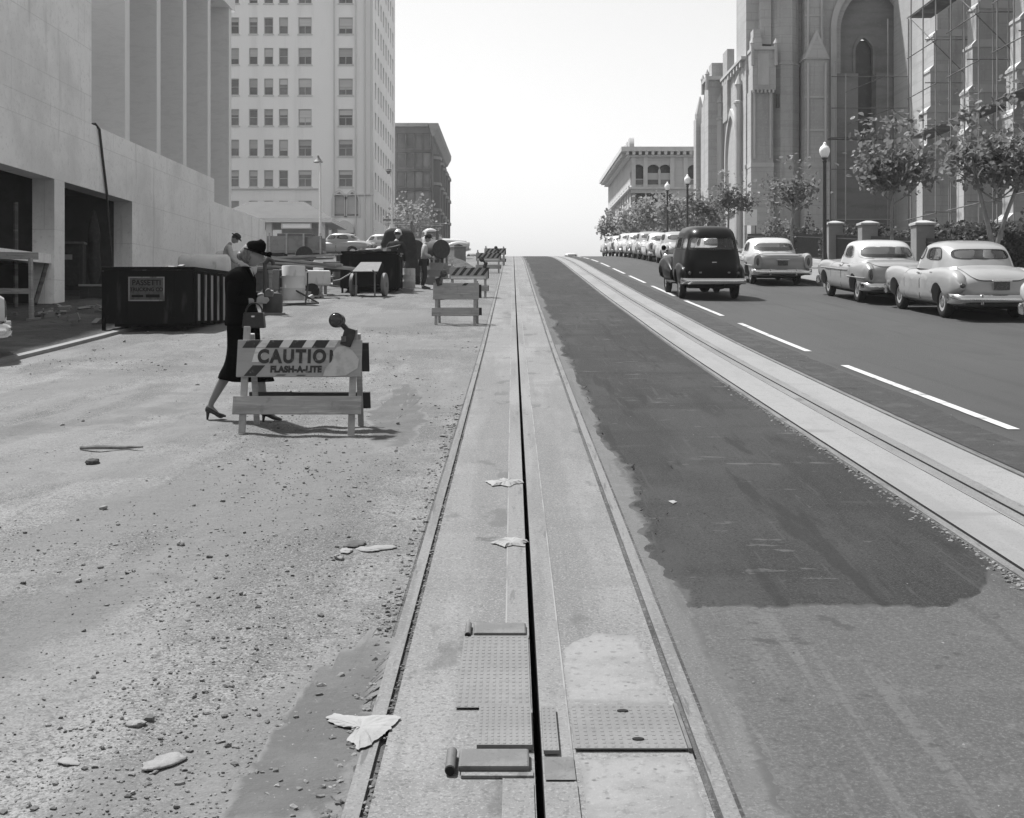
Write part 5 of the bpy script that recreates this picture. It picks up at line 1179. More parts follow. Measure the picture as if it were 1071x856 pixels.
# ------------------------------------------------------------------ people
def skin(J, E, roots, add=0.0, sub=2, only=None):
    names = [n for n in J if (only is None or n in only)]; ix = {n: i for i, n in enumerate(names)}
    me = bpy.data.meshes.new('skin'); me.from_pydata([J[n][0] for n in names], [(ix[a], ix[b]) for a, b in E if a in ix and b in ix], [])
    o = bpy.data.objects.new('skin', me); C.objects.link(o)
    md = o.modifiers.new('skin', 'SKIN'); md.use_smooth_shade = True; md.branch_smoothing = .6
    for n in names:
        d = me.skin_vertices[0].data[ix[n]]; r = J[n][1]; r = r if isinstance(r, tuple) else (r, r)
        d.radius = (r[0]+add, r[1]+add); d.use_root = n in roots
    sb = o.modifiers.new('sub', 'SUBSURF'); sb.levels = sb.render_levels = sub
    return baked(o)
def head_me(HC, HR, k=1.0):
    b = bmesh.new(); bmesh.ops.create_uvsphere(b, u_segments=36, v_segments=28, radius=1)
    G = lambda x, y, sx, sy: math.exp(-(x/sx)**2-(y/sy)**2)
    for v in b.verts:
        x, y, z = v.co; p = Vector((x*.074, y*.094, z*.118))
        low = max(0, -z-.15)
        p.x *= 1-.32*low; p.y *= 1-.10*low
        if y < 0: p.y *= 1+.06*max(0, z); p.y *= 1-.35*max(0, -z-.2)
        if y > 0:
            p.y += -.010*(G(x-.40, z-.04, .17, .13)+G(x+.40, z-.04, .17, .13)) + .026*G(x, z+.20, .13, .16)+.010*G(x, z-.02, .1, .2) + .007*G(x, z-.22, .5, .08)
            p.y += .007*G(x, z+.50, .26, .05)+.006*G(x, z+.60, .22, .05)-.006*G(x, z+.55, .3, .025) + .014*G(x, z+.85, .3, .14)
        if abs(x) > .6: p.x += math.copysign(.017*G(y+.12, z+.05, .16, .22), x)
        v.co = HC + HR @ (p*k)
    me = bpy.data.meshes.new('head'); b.to_mesh(me); b.free(); return me
def hand(J, E, roots, pre, W, d, s, n, curl=.5, thumb=1, hs=.86):
    """palm and five fingers from wrist W: d = along the hand, s = towards the thumb, n = back of hand"""
    W, d, s, n = (Vector(q).normalized() if i else Vector(q) for i, q in enumerate((W, d, s, n)))
    for k, off in enumerate((-.027, -.009, .009, .027)):
        a = pre+'p%d' % k; b = pre+'q%d' % k
        J[a] = (W+(d*.015+s*off*.55)*hs, .0125); J[b] = (W+(d*.085+s*off)*hs, .0108); E.append((a, b)); roots.add(a)
        L = (.058, .075, .08, .072)[k]; p = b; v = d.copy(); pos = Vector(J[b][0])
        for j in range(3):
            v = (v*math.cos(curl*.6)-n*math.sin(curl*.6)).normalized(); pos = pos+v*L*hs*(.42, .33, .25)[j]
            q = pre+'f%d%d' % (k, j); J[q] = (pos.copy(), (.0095, .0088, .0075)[j]); E.append((p, q)); p = q
    a, b, c = pre+'ta', pre+'tb', pre+'tc'
    J[a] = (W+(d*.02+s*.018)*hs, .013); J[b] = (W+(d*.055+s*.048-n*.012)*hs, .011); J[c] = (W+(d*.092+s*.05-n*.025)*hs, .0085); E += [(a, b), (b, c)]; roots.add(a)
def join_remesh(meshes, vox):
    b = bmesh.new()
    for m in meshes: b.from_mesh(m)
    me = bpy.data.meshes.new('body'); b.to_mesh(me); b.free()
    o = bpy.data.objects.new('body', me); C.objects.link(o)
    r = o.modifiers.new('r', 'REMESH'); r.mode = 'VOXEL'; r.voxel_size = vox; r.use_smooth_shade = True
    s = o.modifiers.new('s', 'SMOOTH'); s.iterations = 2; s.factor = .4
    return baked(o)
TORSO = ['pelvis', 'spine', 'chest', 'neckb']
def person(label, X, Y, rz, P=None, shirt='cloth_pale', trousers='cloth_dark', lean=0, look=0, k=1.0, hat='cap', hatm='cloth_dark', hands=((0, 0, -1), (0, 0, -1)), z=0, group=None):
    J = {'pelvis': ((0, 0, .95), (.15, .11)), 'spine': ((0, .01, 1.13), (.135, .105)), 'chest': ((0, 0, 1.32), (.155, .115)), 'neckb': ((0, -.01, 1.475), .075), 'neck': ((0, .015, 1.56), .056)}
    E = [('pelvis', 'spine'), ('spine', 'chest'), ('chest', 'neckb'), ('neckb', 'neck')]
    for s, q in ((1, 'r'), (-1, 'l')):
        J.update({q+'hip': ((s*.09, 0, .90), .095), q+'knee': ((s*.10, .02, .50), .06), q+'ank': ((s*.10, -.02, .10), .042), q+'heel': ((s*.105, .02, .045), .042), q+'toe': ((s*.12, .16, .035), .036),
                  q+'sh': ((s*.185, -.01, 1.42), .066), q+'elb': ((s*.25, -.03, 1.15), .046), q+'wri': ((s*.25, .09, .92), .03)})
        E += [('pelvis', q+'hip'), (q+'hip', q+'knee'), (q+'knee', q+'ank'), (q+'ank', q+'heel'), (q+'heel', q+'toe'), ('chest', q+'sh'), (q+'sh', q+'elb'), (q+'elb', q+'wri')]
    for n, c in (P or {}).items(): J[n] = (c, J[n][1])
    upper = [n for n in J if n in ('spine', 'chest', 'neckb', 'neck') or n[1:] in ('sh', 'elb', 'wri')]
    if lean:
        L = Matrix.Rotation(-lean, 3, 'X'); pv = Vector((0, 0, .98))
        for n in upper: J[n] = (pv+L @ (Vector(J[n][0])-pv), J[n][1])
    base_names = list(J); roots = {'pelvis'}
    for s, q, hd in ((1, 'r', hands[0]), (-1, 'l', hands[1])):
        d = Vector(hd).normalized() if Vector(hd).length else (Vector(J[q+'wri'][0])-Vector(J[q+'elb'][0])).normalized()
        d = (d*.3+(Vector(J[q+'wri'][0])-Vector(J[q+'elb'][0])).normalized()).normalized()
        nn = Vector((s, 0, 0)); sd = d.cross(nn)*(s); sd = sd if sd.y > 0 else -sd
        hand(J, E, roots, q, J[q+'wri'][0], d, sd, nn, .5)
    HR = Matrix.Rotation(-(lean+look), 3, 'X'); HC = Vector(J['neck'][0])+HR @ Vector((0, .025, .125))
    t = thing('person', label, 'person', X, Y, rz, group, z=z); t.scale = (k, k, k)
    me = join_remesh([skin(J, E, roots), head_me(HC, HR)], .0085)
    obj('body', me, M['skin'], t)
    legs = ['pelvis']+[q+n for q in 'rl' for n in ('hip', 'knee', 'ank')]
    tr = obj('trousers', skin(J, E, {'pelvis'}, .018, 2, legs), M[trousers], t)
    arms = ['pelvis']+TORSO[1:]+[q+n for q in 'rl' for n in ('sh', 'elb', 'wri')]
    J2 = {n: J[n] for n in J}
    for q in 'rl':
        e, w = Vector(J[q+'elb'][0]), Vector(J[q+'wri'][0]); J2[q+'wri'] = (e+(w-e)*.86, .036)
    J2['neckb'] = (J['neckb'][0], .066)
    obj('shirt', skin(J2, E, {'pelvis'}, .02, 2, arms), M[shirt], t)
    for q in 'rl':
        a, b_ = Vector(J[q+'heel'][0]), Vector(J[q+'toe'][0]); b = MB(); dd = (b_-a).normalized()
        b.loft([[a+dd*u+Vector((w_*math.cos(x), 0, max(-a.z+.0, h*math.sin(x)-.0) if math.sin(x) > 0 else -min(a.z-.002, .04))) for x in [2*PI*i/14 for i in range(14)]] for u, w_, h in ((-.075, .03, .03), (-.05, .045, .075), (.02, .045, .07), (.1, .05, .045), (.17, .045, .03), (.2, .025, .015))])
        b.build('boot', M['leather'], t, smooth=60)
    def H(p): return HC+HR @ Vector(p)
    hr = MB()
    b = MB(); b.sph((0, 0, 0), 1, (.08, .1, .09), 20, 12)
    for v in b.bm.verts: v.co = H((v.co.x, v.co.y-.012, v.co.z+.03)) if v.co.z > -.03 or v.co.y < 0 else H((v.co.x*.8, v.co.y*.5-.03, .02))
    b.build('hair', M['hairdark'], t, smooth=60)
    b = MB()
    if hat == 'cap':
        b.sph((0, 0, 0), 1, (.088, .112, .085), 20, 12)
        for v in b.bm.verts: v.co = H((v.co.x, v.co.y, max(.045, v.co.z+.055)))
        b.loft([[H((.085*math.cos(a)*q, .06+.13*math.sin(a)*q, .05+.004*dz-.02*q)) for a in [PI*i/12 for i in range(13)]] for q, dz in ((.2, 0), (1, 0))], cap=False, closed=False)
    elif hat == 'brim':
        for r0, r1, z0_, z1_ in ((.15, .15, .06, .072),):
            b.loft([[H((r*math.cos(a), r*1.12*math.sin(a), zz+.018*abs(math.cos(a)))) for a in [2*PI*i/24 for i in range(24)]] for r, zz in ((.08, .062), (.15, .06), (.15, .068), (.095, .075), (.09, .13), (.07, .152), (.02, .145))])
    elif hat == 'hard':
        b.loft([[H((r*math.cos(a), r*1.2*math.sin(a), zz)) for a in [2*PI*i/24 for i in range(24)]] for r, zz in ((.09, .05), (.12, .048), (.118, .058), (.1, .075), (.092, .12), (.06, .165), (.015, .178))])
    b.build('hat', M[hatm], t, smooth=60)
    return t
person('workman in pale shirt and dark hat bending over behind the black debris bin', wx(234, 33), 33, R(-70), {'rwri': (.16, .34, 1.05), 'lwri': (-.16, .34, 1.05), 'relb': (.25, .12, 1.14), 'lelb': (-.25, .12, 1.14)}, 'cloth_pale', 'cloth_mid', R(18), R(22), 1.0, 'brim', 'cloth_dark')
person('workman in white cap and dark jacket stooping with his back turned', wx(413, 37), 37, R(-15), {'rwri': (.22, .25, .9), 'lwri': (-.2, .28, .95), 'relb': (.3, .05, 1.12), 'lelb': (-.3, .05, 1.12), 'rknee': (.12, .08, .5), 'lknee': (-.12, .05, .5)}, 'cloth_dark', 'cloth_dark', R(16), R(5), 1.03, 'hard', 'car_white')
person('workman in pale shirt, dark trousers and brimmed hat standing sideways', wx(443, 38.3), 38.3, R(-80), {'rwri': (.17, .26, 1.08), 'lwri': (-.17, .28, 1.1), 'rank': (.1, -.06, .1), 'lknee': (-.1, .08, .5)}, 'cloth_pale', 'cloth_dark', R(6), R(12), .93, 'brim', 'cloth_dark')

# --- the woman walking past the barricade
def woman():
    X, Y = wx(255, 11.65), 11.65
    t = thing('person', 'woman in black suit and small black hat walking behind the caution barricade, head bowed', 'person', X, Y, R(-90), z=.012)
    J = {'pelvis': ((0, -.01, .93), (.13, .11)), 'spine': ((0, -.03, 1.09), (.105, .09)), 'chest': ((0, -.025, 1.27), (.12, .10)), 'neckb': ((0, -.005, 1.40), .06), 'neck': ((0, .04, 1.46), .046),
         'rhip': ((.08, 0, .88), .085), 'rknee': ((.07, .16, .50), .052), 'rcalf': ((.07, .17, .36), .05), 'rank': ((.07, .215, .135), .031), 'rheel': ((.07, .225, .095), .03), 'rball': ((.07, .30, .035), .026), 'rtoe': ((.07, .335, .028), .018),
         'lhip': ((-.08, -.02, .88), .085), 'lknee': ((-.07, -.12, .50), .054), 'lcalf': ((-.07, -.215, .37), .054), 'lank': ((-.07, -.325, .16), .032), 'lheel': ((-.07, -.33, .12), .03), 'lball': ((-.07, -.245, .04), .026), 'ltoe': ((-.07, -.205, .03), .018),
         'rsh': ((.155, -.03, 1.36), .05), 'relb': ((.205, -.07, 1.12), .038), 'rwri': ((.16, .135, 1.125), .025),
         'lsh': ((-.155, -.03, 1.36), .05), 'lelb': ((-.2, -.02, 1.12), .038), 'lwri': ((-.09, .17, 1.19), .025)}
    E = [('pelvis', 'spine'), ('spine', 'chest'), ('chest', 'neckb'), ('neckb', 'neck')]
    for q in 'rl':
        E += [('pelvis', q+'hip'), (q+'hip', q+'knee'), (q+'knee', q+'calf'), (q+'calf', q+'ank'), (q+'ank', q+'heel'), (q+'heel', q+'ball'), (q+'ball', q+'toe'), ('chest', q+'sh'), (q+'sh', q+'elb'), (q+'elb', q+'wri')]
    roots = {'pelvis'}
    hand(J, E, roots, 'r', J['rwri'][0], (-.1, 1, .05), (-.2, .1, 1), (1, .1, .2), .55)
    hand(J, E, roots, 'l', J['lwri'][0], (.35, 1, .1), (.2, 0, 1), (-1, .3, .2), .7)
    HR = Matrix.Rotation(-R(24), 3, 'X'); HC = Vector((0, .095, 1.555))
    me = join_remesh([skin(J, E, roots), head_me(HC, HR, .93)], .0065)
    body = obj('body', me, M['skin'], t); me.materials.append(M['stocking'])
    for p in me.polygons:
        if p.center.z < .8: p.material_index = 1
    def ell(cy, z, rx, ry, n=28, fr=0): return [Vector((rx*math.cos(2*PI*i/n), cy+ry*math.sin(2*PI*i/n)*(1+fr*(math.sin(2*PI*i/n) > 0)), z)) for i in range(n)]
    # jacket body and sleeves
    b = MB(); b.loft([ell(cy, z, rx*1.06, ry*1.12+.012*noise.noise((z*9, 1, 1))) for z, cy, rx, ry in ((.885, -.005, .185, .150), (.90, -.005, .190, .155), (.98, -.01, .18, .145), (1.07, -.025, .155, .125), (1.12, -.03, .15, .12), (1.22, -.03, .165, .130), (1.30, -.035, .18, .128), (1.35, -.045, .195, .112), (1.385, -.045, .175, .092), (1.415, -.03, .115, .078), (1.425, -.01, .085, .072), (1.45, .0, .072, .066))])
    jk = b.build('jacket', M['cloth_black'], t, smooth=70, sub=1)
    for q in 'rl':
        JJ = {n: J[n] for n in (q+'sh', q+'elb', q+'wri')}; e, w = Vector(J[q+'elb'][0]), Vector(J[q+'wri'][0]); JJ[q+'wri'] = (e+(w-e)*.80, .035); JJ[q+'sh'] = (Vector(J[q+'sh'][0])+Vector((0, -.005, -.02)), .06)
        obj('sleeve', skin(JJ, E, {q+'sh'}, .02), M['cloth_black'], jk); MB().sph(Vector(J[q+'sh'][0])+Vector((0, -.008, -.015)), .078, (1, 1, .9), 16, 10).build('shoulder', M['cloth_black'], jk, smooth=70)
        MB().tube([(-.06 if q == 'l' else .06, .045, 1.43), (.03 if q == 'r' else -.03, .09, 1.32), (.012 if q == 'r' else -.012, .105, 1.22)], [.02, .022, .006], 8).build('lapel', M['cloth_black'], jk, smooth=60)
    for z in (1.16, 1.06): MB().sph((.0, .1, z), .013, (1, .5, 1), 10, 8).build('button', M['lens'], jk, smooth=60)
    MB().loft([ell(cy, z, rx, ry, 16) for z, cy, rx, ry in ((1.30, .07, .035, .03), (1.40, .055, .05, .03), (1.435, .045, .052, .035))]).build('blouse', M['cloth_pale'], t, smooth=60)
    # skirt stretched by the stride
    b = MB(); n = 32; rows = []
    for z, cy, rx, ry in ((1.05, -.01, .135, .115), (.95, -.005, .175, .148), (.86, -.005, .178, .152), (.74, 0, .165, .15), (.62, .005, .155, .165), (.52, .01, .15, .20), (.44, .015, .155, .245), (.372, .02, .16, .272), (.366, .02, .155, .265), (.40, .018, .15, .25)):
        row = []
        for i in range(n):
            a = 2*PI*i/n; fold = 1+.075*math.sin(7*a+z*3+math.sin(3*a))*max(0, .95-z)
            zz = z + (.03*(math.sin(a) < -.5)*(1 if z < .5 else 0)) * abs(math.sin(a))
            row.append(Vector((rx*math.cos(a)*fold, cy+ry*math.sin(a)*fold, zz)))
        rows.append(row)
    b.loft(rows, cap=False); b.build('skirt', M['cloth_black'], t, smooth=70, sub=1)
    def H(p): return HC+HR @ Vector(p)
    b = MB(); b.sph((0, 0, 0), 1, (.078, .095, .105), 24, 16)
    for v in b.bm.verts:
        c = v.co; 
        if c.y > .02: c.y = .02+(c.y-.02)*.3
        c.y -= .03 ; c.z += .008 if c.z > 0 else -.0; v.co = H((c.x*1.04, c.y*(1.12 if c.z < .02 else 1), c.z*.98+.004*math.sin(c.x*200)))
    hr = b.build('hair', M['hair'], t, smooth=70)
    MB().sph(H((0, -.105, -.055)), .048, (1.15, .9, .95), 16, 10).build('hair_bun', M['hair'], hr, smooth=70)
    b = MB(); b.loft([[H((r*math.cos(a), -.015+r*1.12*math.sin(a), zz+.02*math.sin(a))) for a in [2*PI*i/26 for i in range(26)]] for r, zz in ((.07, .03), (.082, .032), (.084, .05), (.082, .085), (.07, .118), (.045, .138), (.012, .144))])
    b.loft([[H((r*math.cos(a), .004+r*1.15*math.sin(a)+(.03*max(0, math.sin(a)) if r > .1 else 0), zz+.012*math.sin(a))) for a in [2*PI*i/26 for i in range(26)]] for r, zz in ((.07, .034), (.108, .03), (.108, .038), (.08, .046))]); ht = b.build('hat', M['cloth_black'], t, smooth=70)
    MB().tube([H((-.075, .06, .05)), H((-.04, .11, .055)), H((0, .13, .06)), H((.04, .11, .055)), H((.075, .06, .05))], [.014, .02, .022, .02, .014], 10).build('hat_brim', M['cloth_black'], ht, smooth=60)
    for s in (-1, 1): MB().sph(H((s*.024, .132, .07)), .022, (1.1, .8, .9), 12, 8).build('hat_bow', M['cloth_black'], ht, smooth=60)
    for q, dy, dz in (('r', 0, 0), ('l', -.001, .002)):
        hl, ba, to = (Vector(J[q+n][0]) for n in ('heel', 'ball', 'toe')); x = hl.x
        b = MB(); rr = []
        for u, zc, w, h in ((-.045, .075, .02, .025), (-.025, .078, .032, .05), (.01, .068, .034, .045), (.05, .042, .036, .032), (.085, .026, .04, .026), (.12, .021, .034, .021), (.145, .016, .014, .012)):
            yy = hl.y+u; rr.append([Vector((x+w*math.cos(a), yy, zc+dz*10+h*math.sin(a)*(1 if math.sin(a) > 0 else .55))) for a in [2*PI*i/16 for i in range(16)]])
        b.loft(rr); sh = b.build('shoe', M['leather'], t, smooth=60)
        MB().cyl((x, hl.y-.03, -.005), (x, hl.y-.022, .075+dz*10), .008, .02, 10).build('heel', M['leather'], sh, smooth=50)
    hb = thing('handbag', 'boxy black handbag with light clasp hanging from the woman\'s forearm', 'handbag', X, Y, R(-90))
    MB().prism([(-.105, -.0), (.105, -.0), (.09, .145), (-.09, .145)], -.045, .045).build('bag_body', M['leather'], hb, bevel=.012)
    hb.children[0].rotation_euler = (0, 0, R(90)); hb.children[0].location = (.235, .145, .885)
    MB().tube([(.235, .145+.075*math.cos(a), 1.03+.085*math.sin(a)) for a in [PI*i/14 for i in range(15)]], .008, 8).build('strap', M['leather'], hb, smooth=60)
    MB().bx(.282, .288, .13, .16, .985, 1.0).build('clasp', M['chrome'], hb)
    return t
woman()
# ------------------------------------------------------------------ barricades
def flasher(b_label, X, Y, rz, dx, dz, dy, s=1, flip=1):
    t = thing('warning_lamp', b_label, 'lamp', X, Y, rz)
    o = Vector((dx, dy, dz))
    def p(x, y, z): return o+Vector((x*flip, y, z))*s
    MB().box(p(.03, .03, .06), (.1*s, .08*s, .16*s), Matrix.Rotation(R(18*flip), 3, 'Y')).build('battery_case', M['lampblack'], t, bevel=.01)
    MB().cyl(p(.015, .02, .13), p(-.045, .0, .2), .024*s, n=10).build('bracket', M['lampblack'], t, smooth=40)
    l = MB().cyl(p(-.055, .035, .205), p(-.07, -.045, .21), .062*s, .066*s, 22).build('lamp_head', M['lampblack'], t, smooth=40)
    MB().sph(p(-.071, -.046, .21), .055*s, (1, .35, 1), 18, 10).build('lens', M['lens'], l, smooth=60)
    MB().box(p(-.005, -.018, .045), (.045*s, .012*s, .05*s)).build('lens_plate', M['castiron'], t, bevel=.004)
    return t
def barricade(label, X, Y, rz=0, W=1.1, kind='caution', board='board', s=1.0, group='A-frame barricades beside the track', roll=0):
    t = thing('barricade', label, 'barricade', X, Y, rz, group)
    sp = .30; tilt = math.atan(.24/.98)
    Rt = Matrix.Rotation(-tilt, 3, 'X')
    def fr(c): return Rt @ Vector(c)
    h = W/2
    for side in (-1, 1):
        x = side*(h-.075); z1 = .985 if side < 0 else .955
        MB().box(fr((x, .02, z1/2)), (.058, .036, z1), Rt).build('leg', M[board], t, bevel=.004)
        Rb = Matrix.Rotation(tilt*1.1, 3, 'X'); pb = Rb @ Vector((0, 0, .46))
        MB().box((x+.02, .585+pb.y, pb.z), (.05, .036, .92), Rb).build('rear_leg', M['boardgray'], t, bevel=.004)
    q = MB().box(fr((.005, -.012, .69)), (W-.005, .026, .33), Rt).build('sign_board', M[board], t, bevel=.004)
    MB().box(fr((0, -.012, .274)), (W+.02, .026, .16), Rt).build('rail', M['boardgray'] if kind != 'blank' else M[board], t, bevel=.004)
    Rb = Matrix.Rotation(tilt*1.1, 3, 'X')
    for zc, hh in ((.70, .27), (.29, .155)):
        pb = Rb @ Vector((0, 0, zc)); MB().box((.035, .585+pb.y+.03, pb.z), (W, .024, hh), Rb).build('rear_rail', M['boarddark'], t, bevel=.004)  # dark board colour carries the shade on the rear boards
    Mt = Matrix.Translation(fr((0, -.0262, 0))) @ Rt.to_4x4() @ Matrix.Rotation(R(90), 4, 'X')     # face plane: x right, y up
    z0, z1 = .525, .855
    def poly(pts, name, m, dz=.001):
        b = MB(); Mx = Mt @ Matrix.Translation((0, 0, dz)); vs = [b.bm.verts.new(Mx @ Vector((x, y, 0))) for x, y in pts]; b.bm.faces.new(vs)
        return b.build(name, M[m], q)
    if kind in ('caution', 'striped'):
        yb, yt = (.782, .852) if kind == 'caution' else (.63, .852)
        n = 4 if kind == 'caution' else 5; pitch = .203 if kind == 'caution' else W*.19; x = -h+.05
        sk = (yt-yb)*(.6 if kind == 'caution' else .75)
        if kind == 'caution':
            poly([(-h+.17, .786), (h-.24, .786), (h-.20, .853), (-h+.23, .853)], 'stripe_field', 'strwhite', .0012)
        for k in range(n):
            a = x+k*pitch; w = .118 if kind == 'caution' else .095; poly([(a, yb), (a+w, yb), (a+w+sk, yt), (a+sk, yt)], 'stripe', 'strblack', .0022)
    if kind == 'caution':
        poly([(-h+.075, .53), (-h+.18, .53), (-h+.26, .625), (-h+.15, .625)], 'stripe', 'strblack', .0022)
        poly([(-h+.14, .655), (-h+.20, .655), (-h+.25, .78), (-h+.17, .78)], 'stripe', 'strwhite', .0018)
        poly([(.22, .53), (.30, .528), (.42, .535), (.52, .60), (.53, .68), (.47, .76), (.40, .80), (.335, .79), (.30, .745), (.305, .70), (.29, .66), (.24, .6)], 'scraped_patch', 'fade', .0045)
        obj('lettering', text_me('CAUTIO', .162, .008, .0006, .86, 1.22), M['strblack'], q); o = q.children[-1]
        o = [c for c in q.children if c.name.startswith('lettering')][-1]; o.matrix_local = Mt @ Matrix.Translation((-.06, .70, .003))
        o = obj('lettering', text_me('N', .15, .007, .0006, .86), M['strblack'], q); o.matrix_local = Mt @ Matrix.Translation((.318, .70, .003))
        o = obj('lettering', text_me('FLASH-A-LITE', .076, .005, .0006, .92, 1.08), M['strblack'], q); o.matrix_local = Mt @ Matrix.Translation((-.02, .588, .003))
        poly([(-.20, .534), (-.12, .534), (-.10, .543), (-.18, .543)], 'stripe', 'strblack', .002); poly([(-.02, .532), (.06, .532), (.075, .54), (0, .54)], 'stripe', 'strblack', .002)
    if kind == 'blank': poly([(.12, .80), (.20, .80), (.25, .85), (.17, .85)], 'stripe', 'strblack', .002)
    if kind == 'striped':
        poly([(-h+.05, .535), (h-.06, .535), (h-.06, .60), (-h+.05, .60)], 'stripe_field', 'strwhite', .0015)
    t.scale = (s, s, s)
    return t
y = gy(457); xb = wx(309.5, y)
barricade('nearest wooden barricade with a worn striped CAUTION board', xb, y)
flasher('black battery flasher lamp on the right end of the CAUTION barricade', xb, y, 0, .40, .80, .16)
y = gy(341); xb = wx(476, y)
barricade('blank gray wooden barricade, second up the track', xb, y, R(-2), .90, 'blank', 'boardgray')
flasher('battery flasher lamp on the left end of the blank gray barricade', xb, y, 0, -.30, .80, .16, 1.0, -1)
y = gy(312); xb = wx(490, y)
barricade('barricade with bold striped board just behind the blank gray one', xb, y, R(2), 1.05, 'striped', 'board')
flasher('battery flasher lamp on the right end of the bold striped barricade', xb, y, 0, .42, .84, .16, 1.0)
y = gy(286); xb = wx(510.5, y)
barricade('small distant barricade with thin striped board near the crest', xb, y, R(1), 1.0, 'striped', 'boardgray')
flasher('battery flasher lamp on the small distant barricade', xb, y, 0, .38, .84, .16, 1.0)
y = gy(278); xb = wx(517, y)
barricade('farthest barricade up the track towards the crest', xb, y, R(-3), 1.0, 'striped', 'board')

# ------------------------------------------------------------------ site plant
def rubble_mesh(w, d, n, seed, r0=.05, r1=.16, h=.25):
    rr = random.Random(seed); b = MB()
    for k in range(n):
        x, y = rr.uniform(-w, w), rr.uniform(-d, d); r = rr.uniform(r0, r1); z = h*(1-(x/w)**2)*(1-(y/d)**2)*rr.uniform(.3, 1)
        if rr.random() < .5: b.box((x, y, z), (r*rr.uniform(1, 4), r*.5, r*.35), Matrix.Rotation(rr.uniform(0, 6), 3, 'Z') @ Matrix.Rotation(rr.uniform(-.5, .5), 3, 'X'))
        else: b.box((x, y, z), (r*1.5, r*rr.uniform(.8, 1.5), r*rr.uniform(.4, 1)), Matrix.Rotation(rr.uniform(0, 6), 3, 'Z') @ Matrix.Rotation(rr.uniform(-.6, .6), 3, 'Y'))
    return b
def debris_bin(label, X, Y, rz, w, L, h, sign, pale):
    t = thing('debris_bin', label, 'debris bin', X, Y, rz)
    zb = .16
    b = MB(); b.bx(-w/2, w/2, 0, .05, zb, h).bx(-w/2, w/2, L-.05, L, zb, h).bx(-w/2, -w/2+.05, .052, L-.052, zb, h).bx(w/2-.05, w/2, .052, L-.052, zb, h).bx(-w/2+.052, w/2-.052, .052, L-.052, zb, zb+.05)
    b.build('hull', M['binblack'], t, bevel=.006)
    b = MB(); b.bx(-w/2-.03, w/2+.03, -.035, .02, h+.002, h+.06).bx(-w/2-.03, w/2+.03, L-.02, L+.035, h+.002, h+.06).bx(-w/2-.035, -w/2+.02, .022, L-.022, h+.002, h+.06).bx(w/2-.02, w/2+.035, .022, L-.022, h+.002, h+.06)
    b.build('rim', M['binblack'], t, bevel=.008)
    n = int(L/.42)
    for k in range(n+1):
        y = .05+(L-.14)*k/n; MB().bx(w/2+.001, w/2+.06, y, y+.09, zb, h-.03).build('rib', M['binblack'], t, bevel=.008)
        MB().bx(-w/2-.06, -w/2-.001, y, y+.09, zb, h-.03).build('rib', M['binblack'], t, bevel=.008)
        if pale and k < n: MB().bx(w/2+.002, w/2+.008, y+.11, y+.11+(L-.14)/n-.13, zb+.05, h-.06).build('side_panel', M['binpale'], t)  # pale strips put the sky light between the ribs into the paint
    for x in (-.30, .30) if not sign else (-.25, .28): MB().bx(x*w-.02, x*w+.02, -.012, -.001, zb+.02, h-.03).build('end_seam', M['binblack'], t)
    for x in (-w*.32, w*.32):
        for y in (.35, L-.45):
            wl = MB().cyl((x-.05, y, .125), (x+.05, y, .125), .125, n=18).build('wheel', M['rubber'], t, smooth=40); MB().cyl((x-.055, y, .125), (x+.055, y, .125), .04, n=12).build('hub_cap', M['castiron'], wl)
    MB().bx(-w*.42, w*.42, .2, L-.2, .10, zb-.002).build('chassis', M['binblack'], t)
    MB().bx(-w/2-.02, -w/2+.04, -.05, -.004, .0, zb+.1).build('end_post', M['binblack'], t)
    if sign:
        x0, x1, z0, z1 = sign
        f = MB().bx(x0, x1, -.006, -.003, z0, z1).build('sign', M['signfade'], t)
        MB().bx(x0-.02, x1+.02, -.010, -.0065, z1-.012, z1+.01).bx(x0-.02, x1+.02, -.010, -.0065, z0-.01, z0+.012).bx(x0-.02, x0+.004, -.010, -.0065, z0+.012, z1-.012).bx(x1-.004, x1+.02, -.010, -.0065, z0+.012, z1-.012).build('sign_border', M['binpale'], f)
        Mt = Matrix.Translation(((x0+x1)/2, -.0068, 0)) @ Matrix.Rotation(R(90), 4, 'X'); hh = z1-z0
        for body, zz, sz in (('PASSETTI', z0+hh*.76, .138), ('TRUCKING CO', z0+hh*.47, .093)):
            o = obj('lettering', text_me(body, sz, .002, .001, .95), M['binblack'], f); o.matrix_local = Mt @ Matrix.Translation((0, zz, 0))
        MB().bx(x0+.04, x0+.25, -.009, -.0065, z0+.06, z0+.10).bx(x0+.3, x1-.07, -.009, -.0065, z0+.055, z0+.11).build('worn_line', M['binblack'], f)
    return t
y = gy(348); w_ = 1.6
xb = wx(155, y)
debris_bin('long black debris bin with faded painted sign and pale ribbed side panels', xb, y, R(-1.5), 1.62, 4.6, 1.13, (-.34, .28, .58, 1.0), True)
o = rubble_mesh(.7, 1.2, 26, 3, .04, .12, .12).build('rubble', M['lumber']); tag(o, 'broken boards and rubble heaped in the long black debris bin', 'rubble', kind='stuff'); o.location = (xb, y+1.6, g(y)+1.14)
y2 = gy(307); xb2 = wx(386, y2)
debris_bin('black debris bin heaped with broken boards beside the stooping workman', xb2, y2, R(2), 1.55, 2.6, 1.16, None, False)
o = rubble_mesh(.7, 1.1, 40, 8, .05, .16, .25).build('rubble', M['lumber']); tag(o, 'broken boards and sheeting heaped in the black debris bin by the workmen', 'rubble', kind='stuff'); o.location = (xb2, y2+1.3, g(y2)+1.16)
tt = thing('plywood_sheet', 'bent pale plywood sheet lying on top of the far debris bin', 'plywood', xb2+.25, y2+.35, R(12), z=1.24)
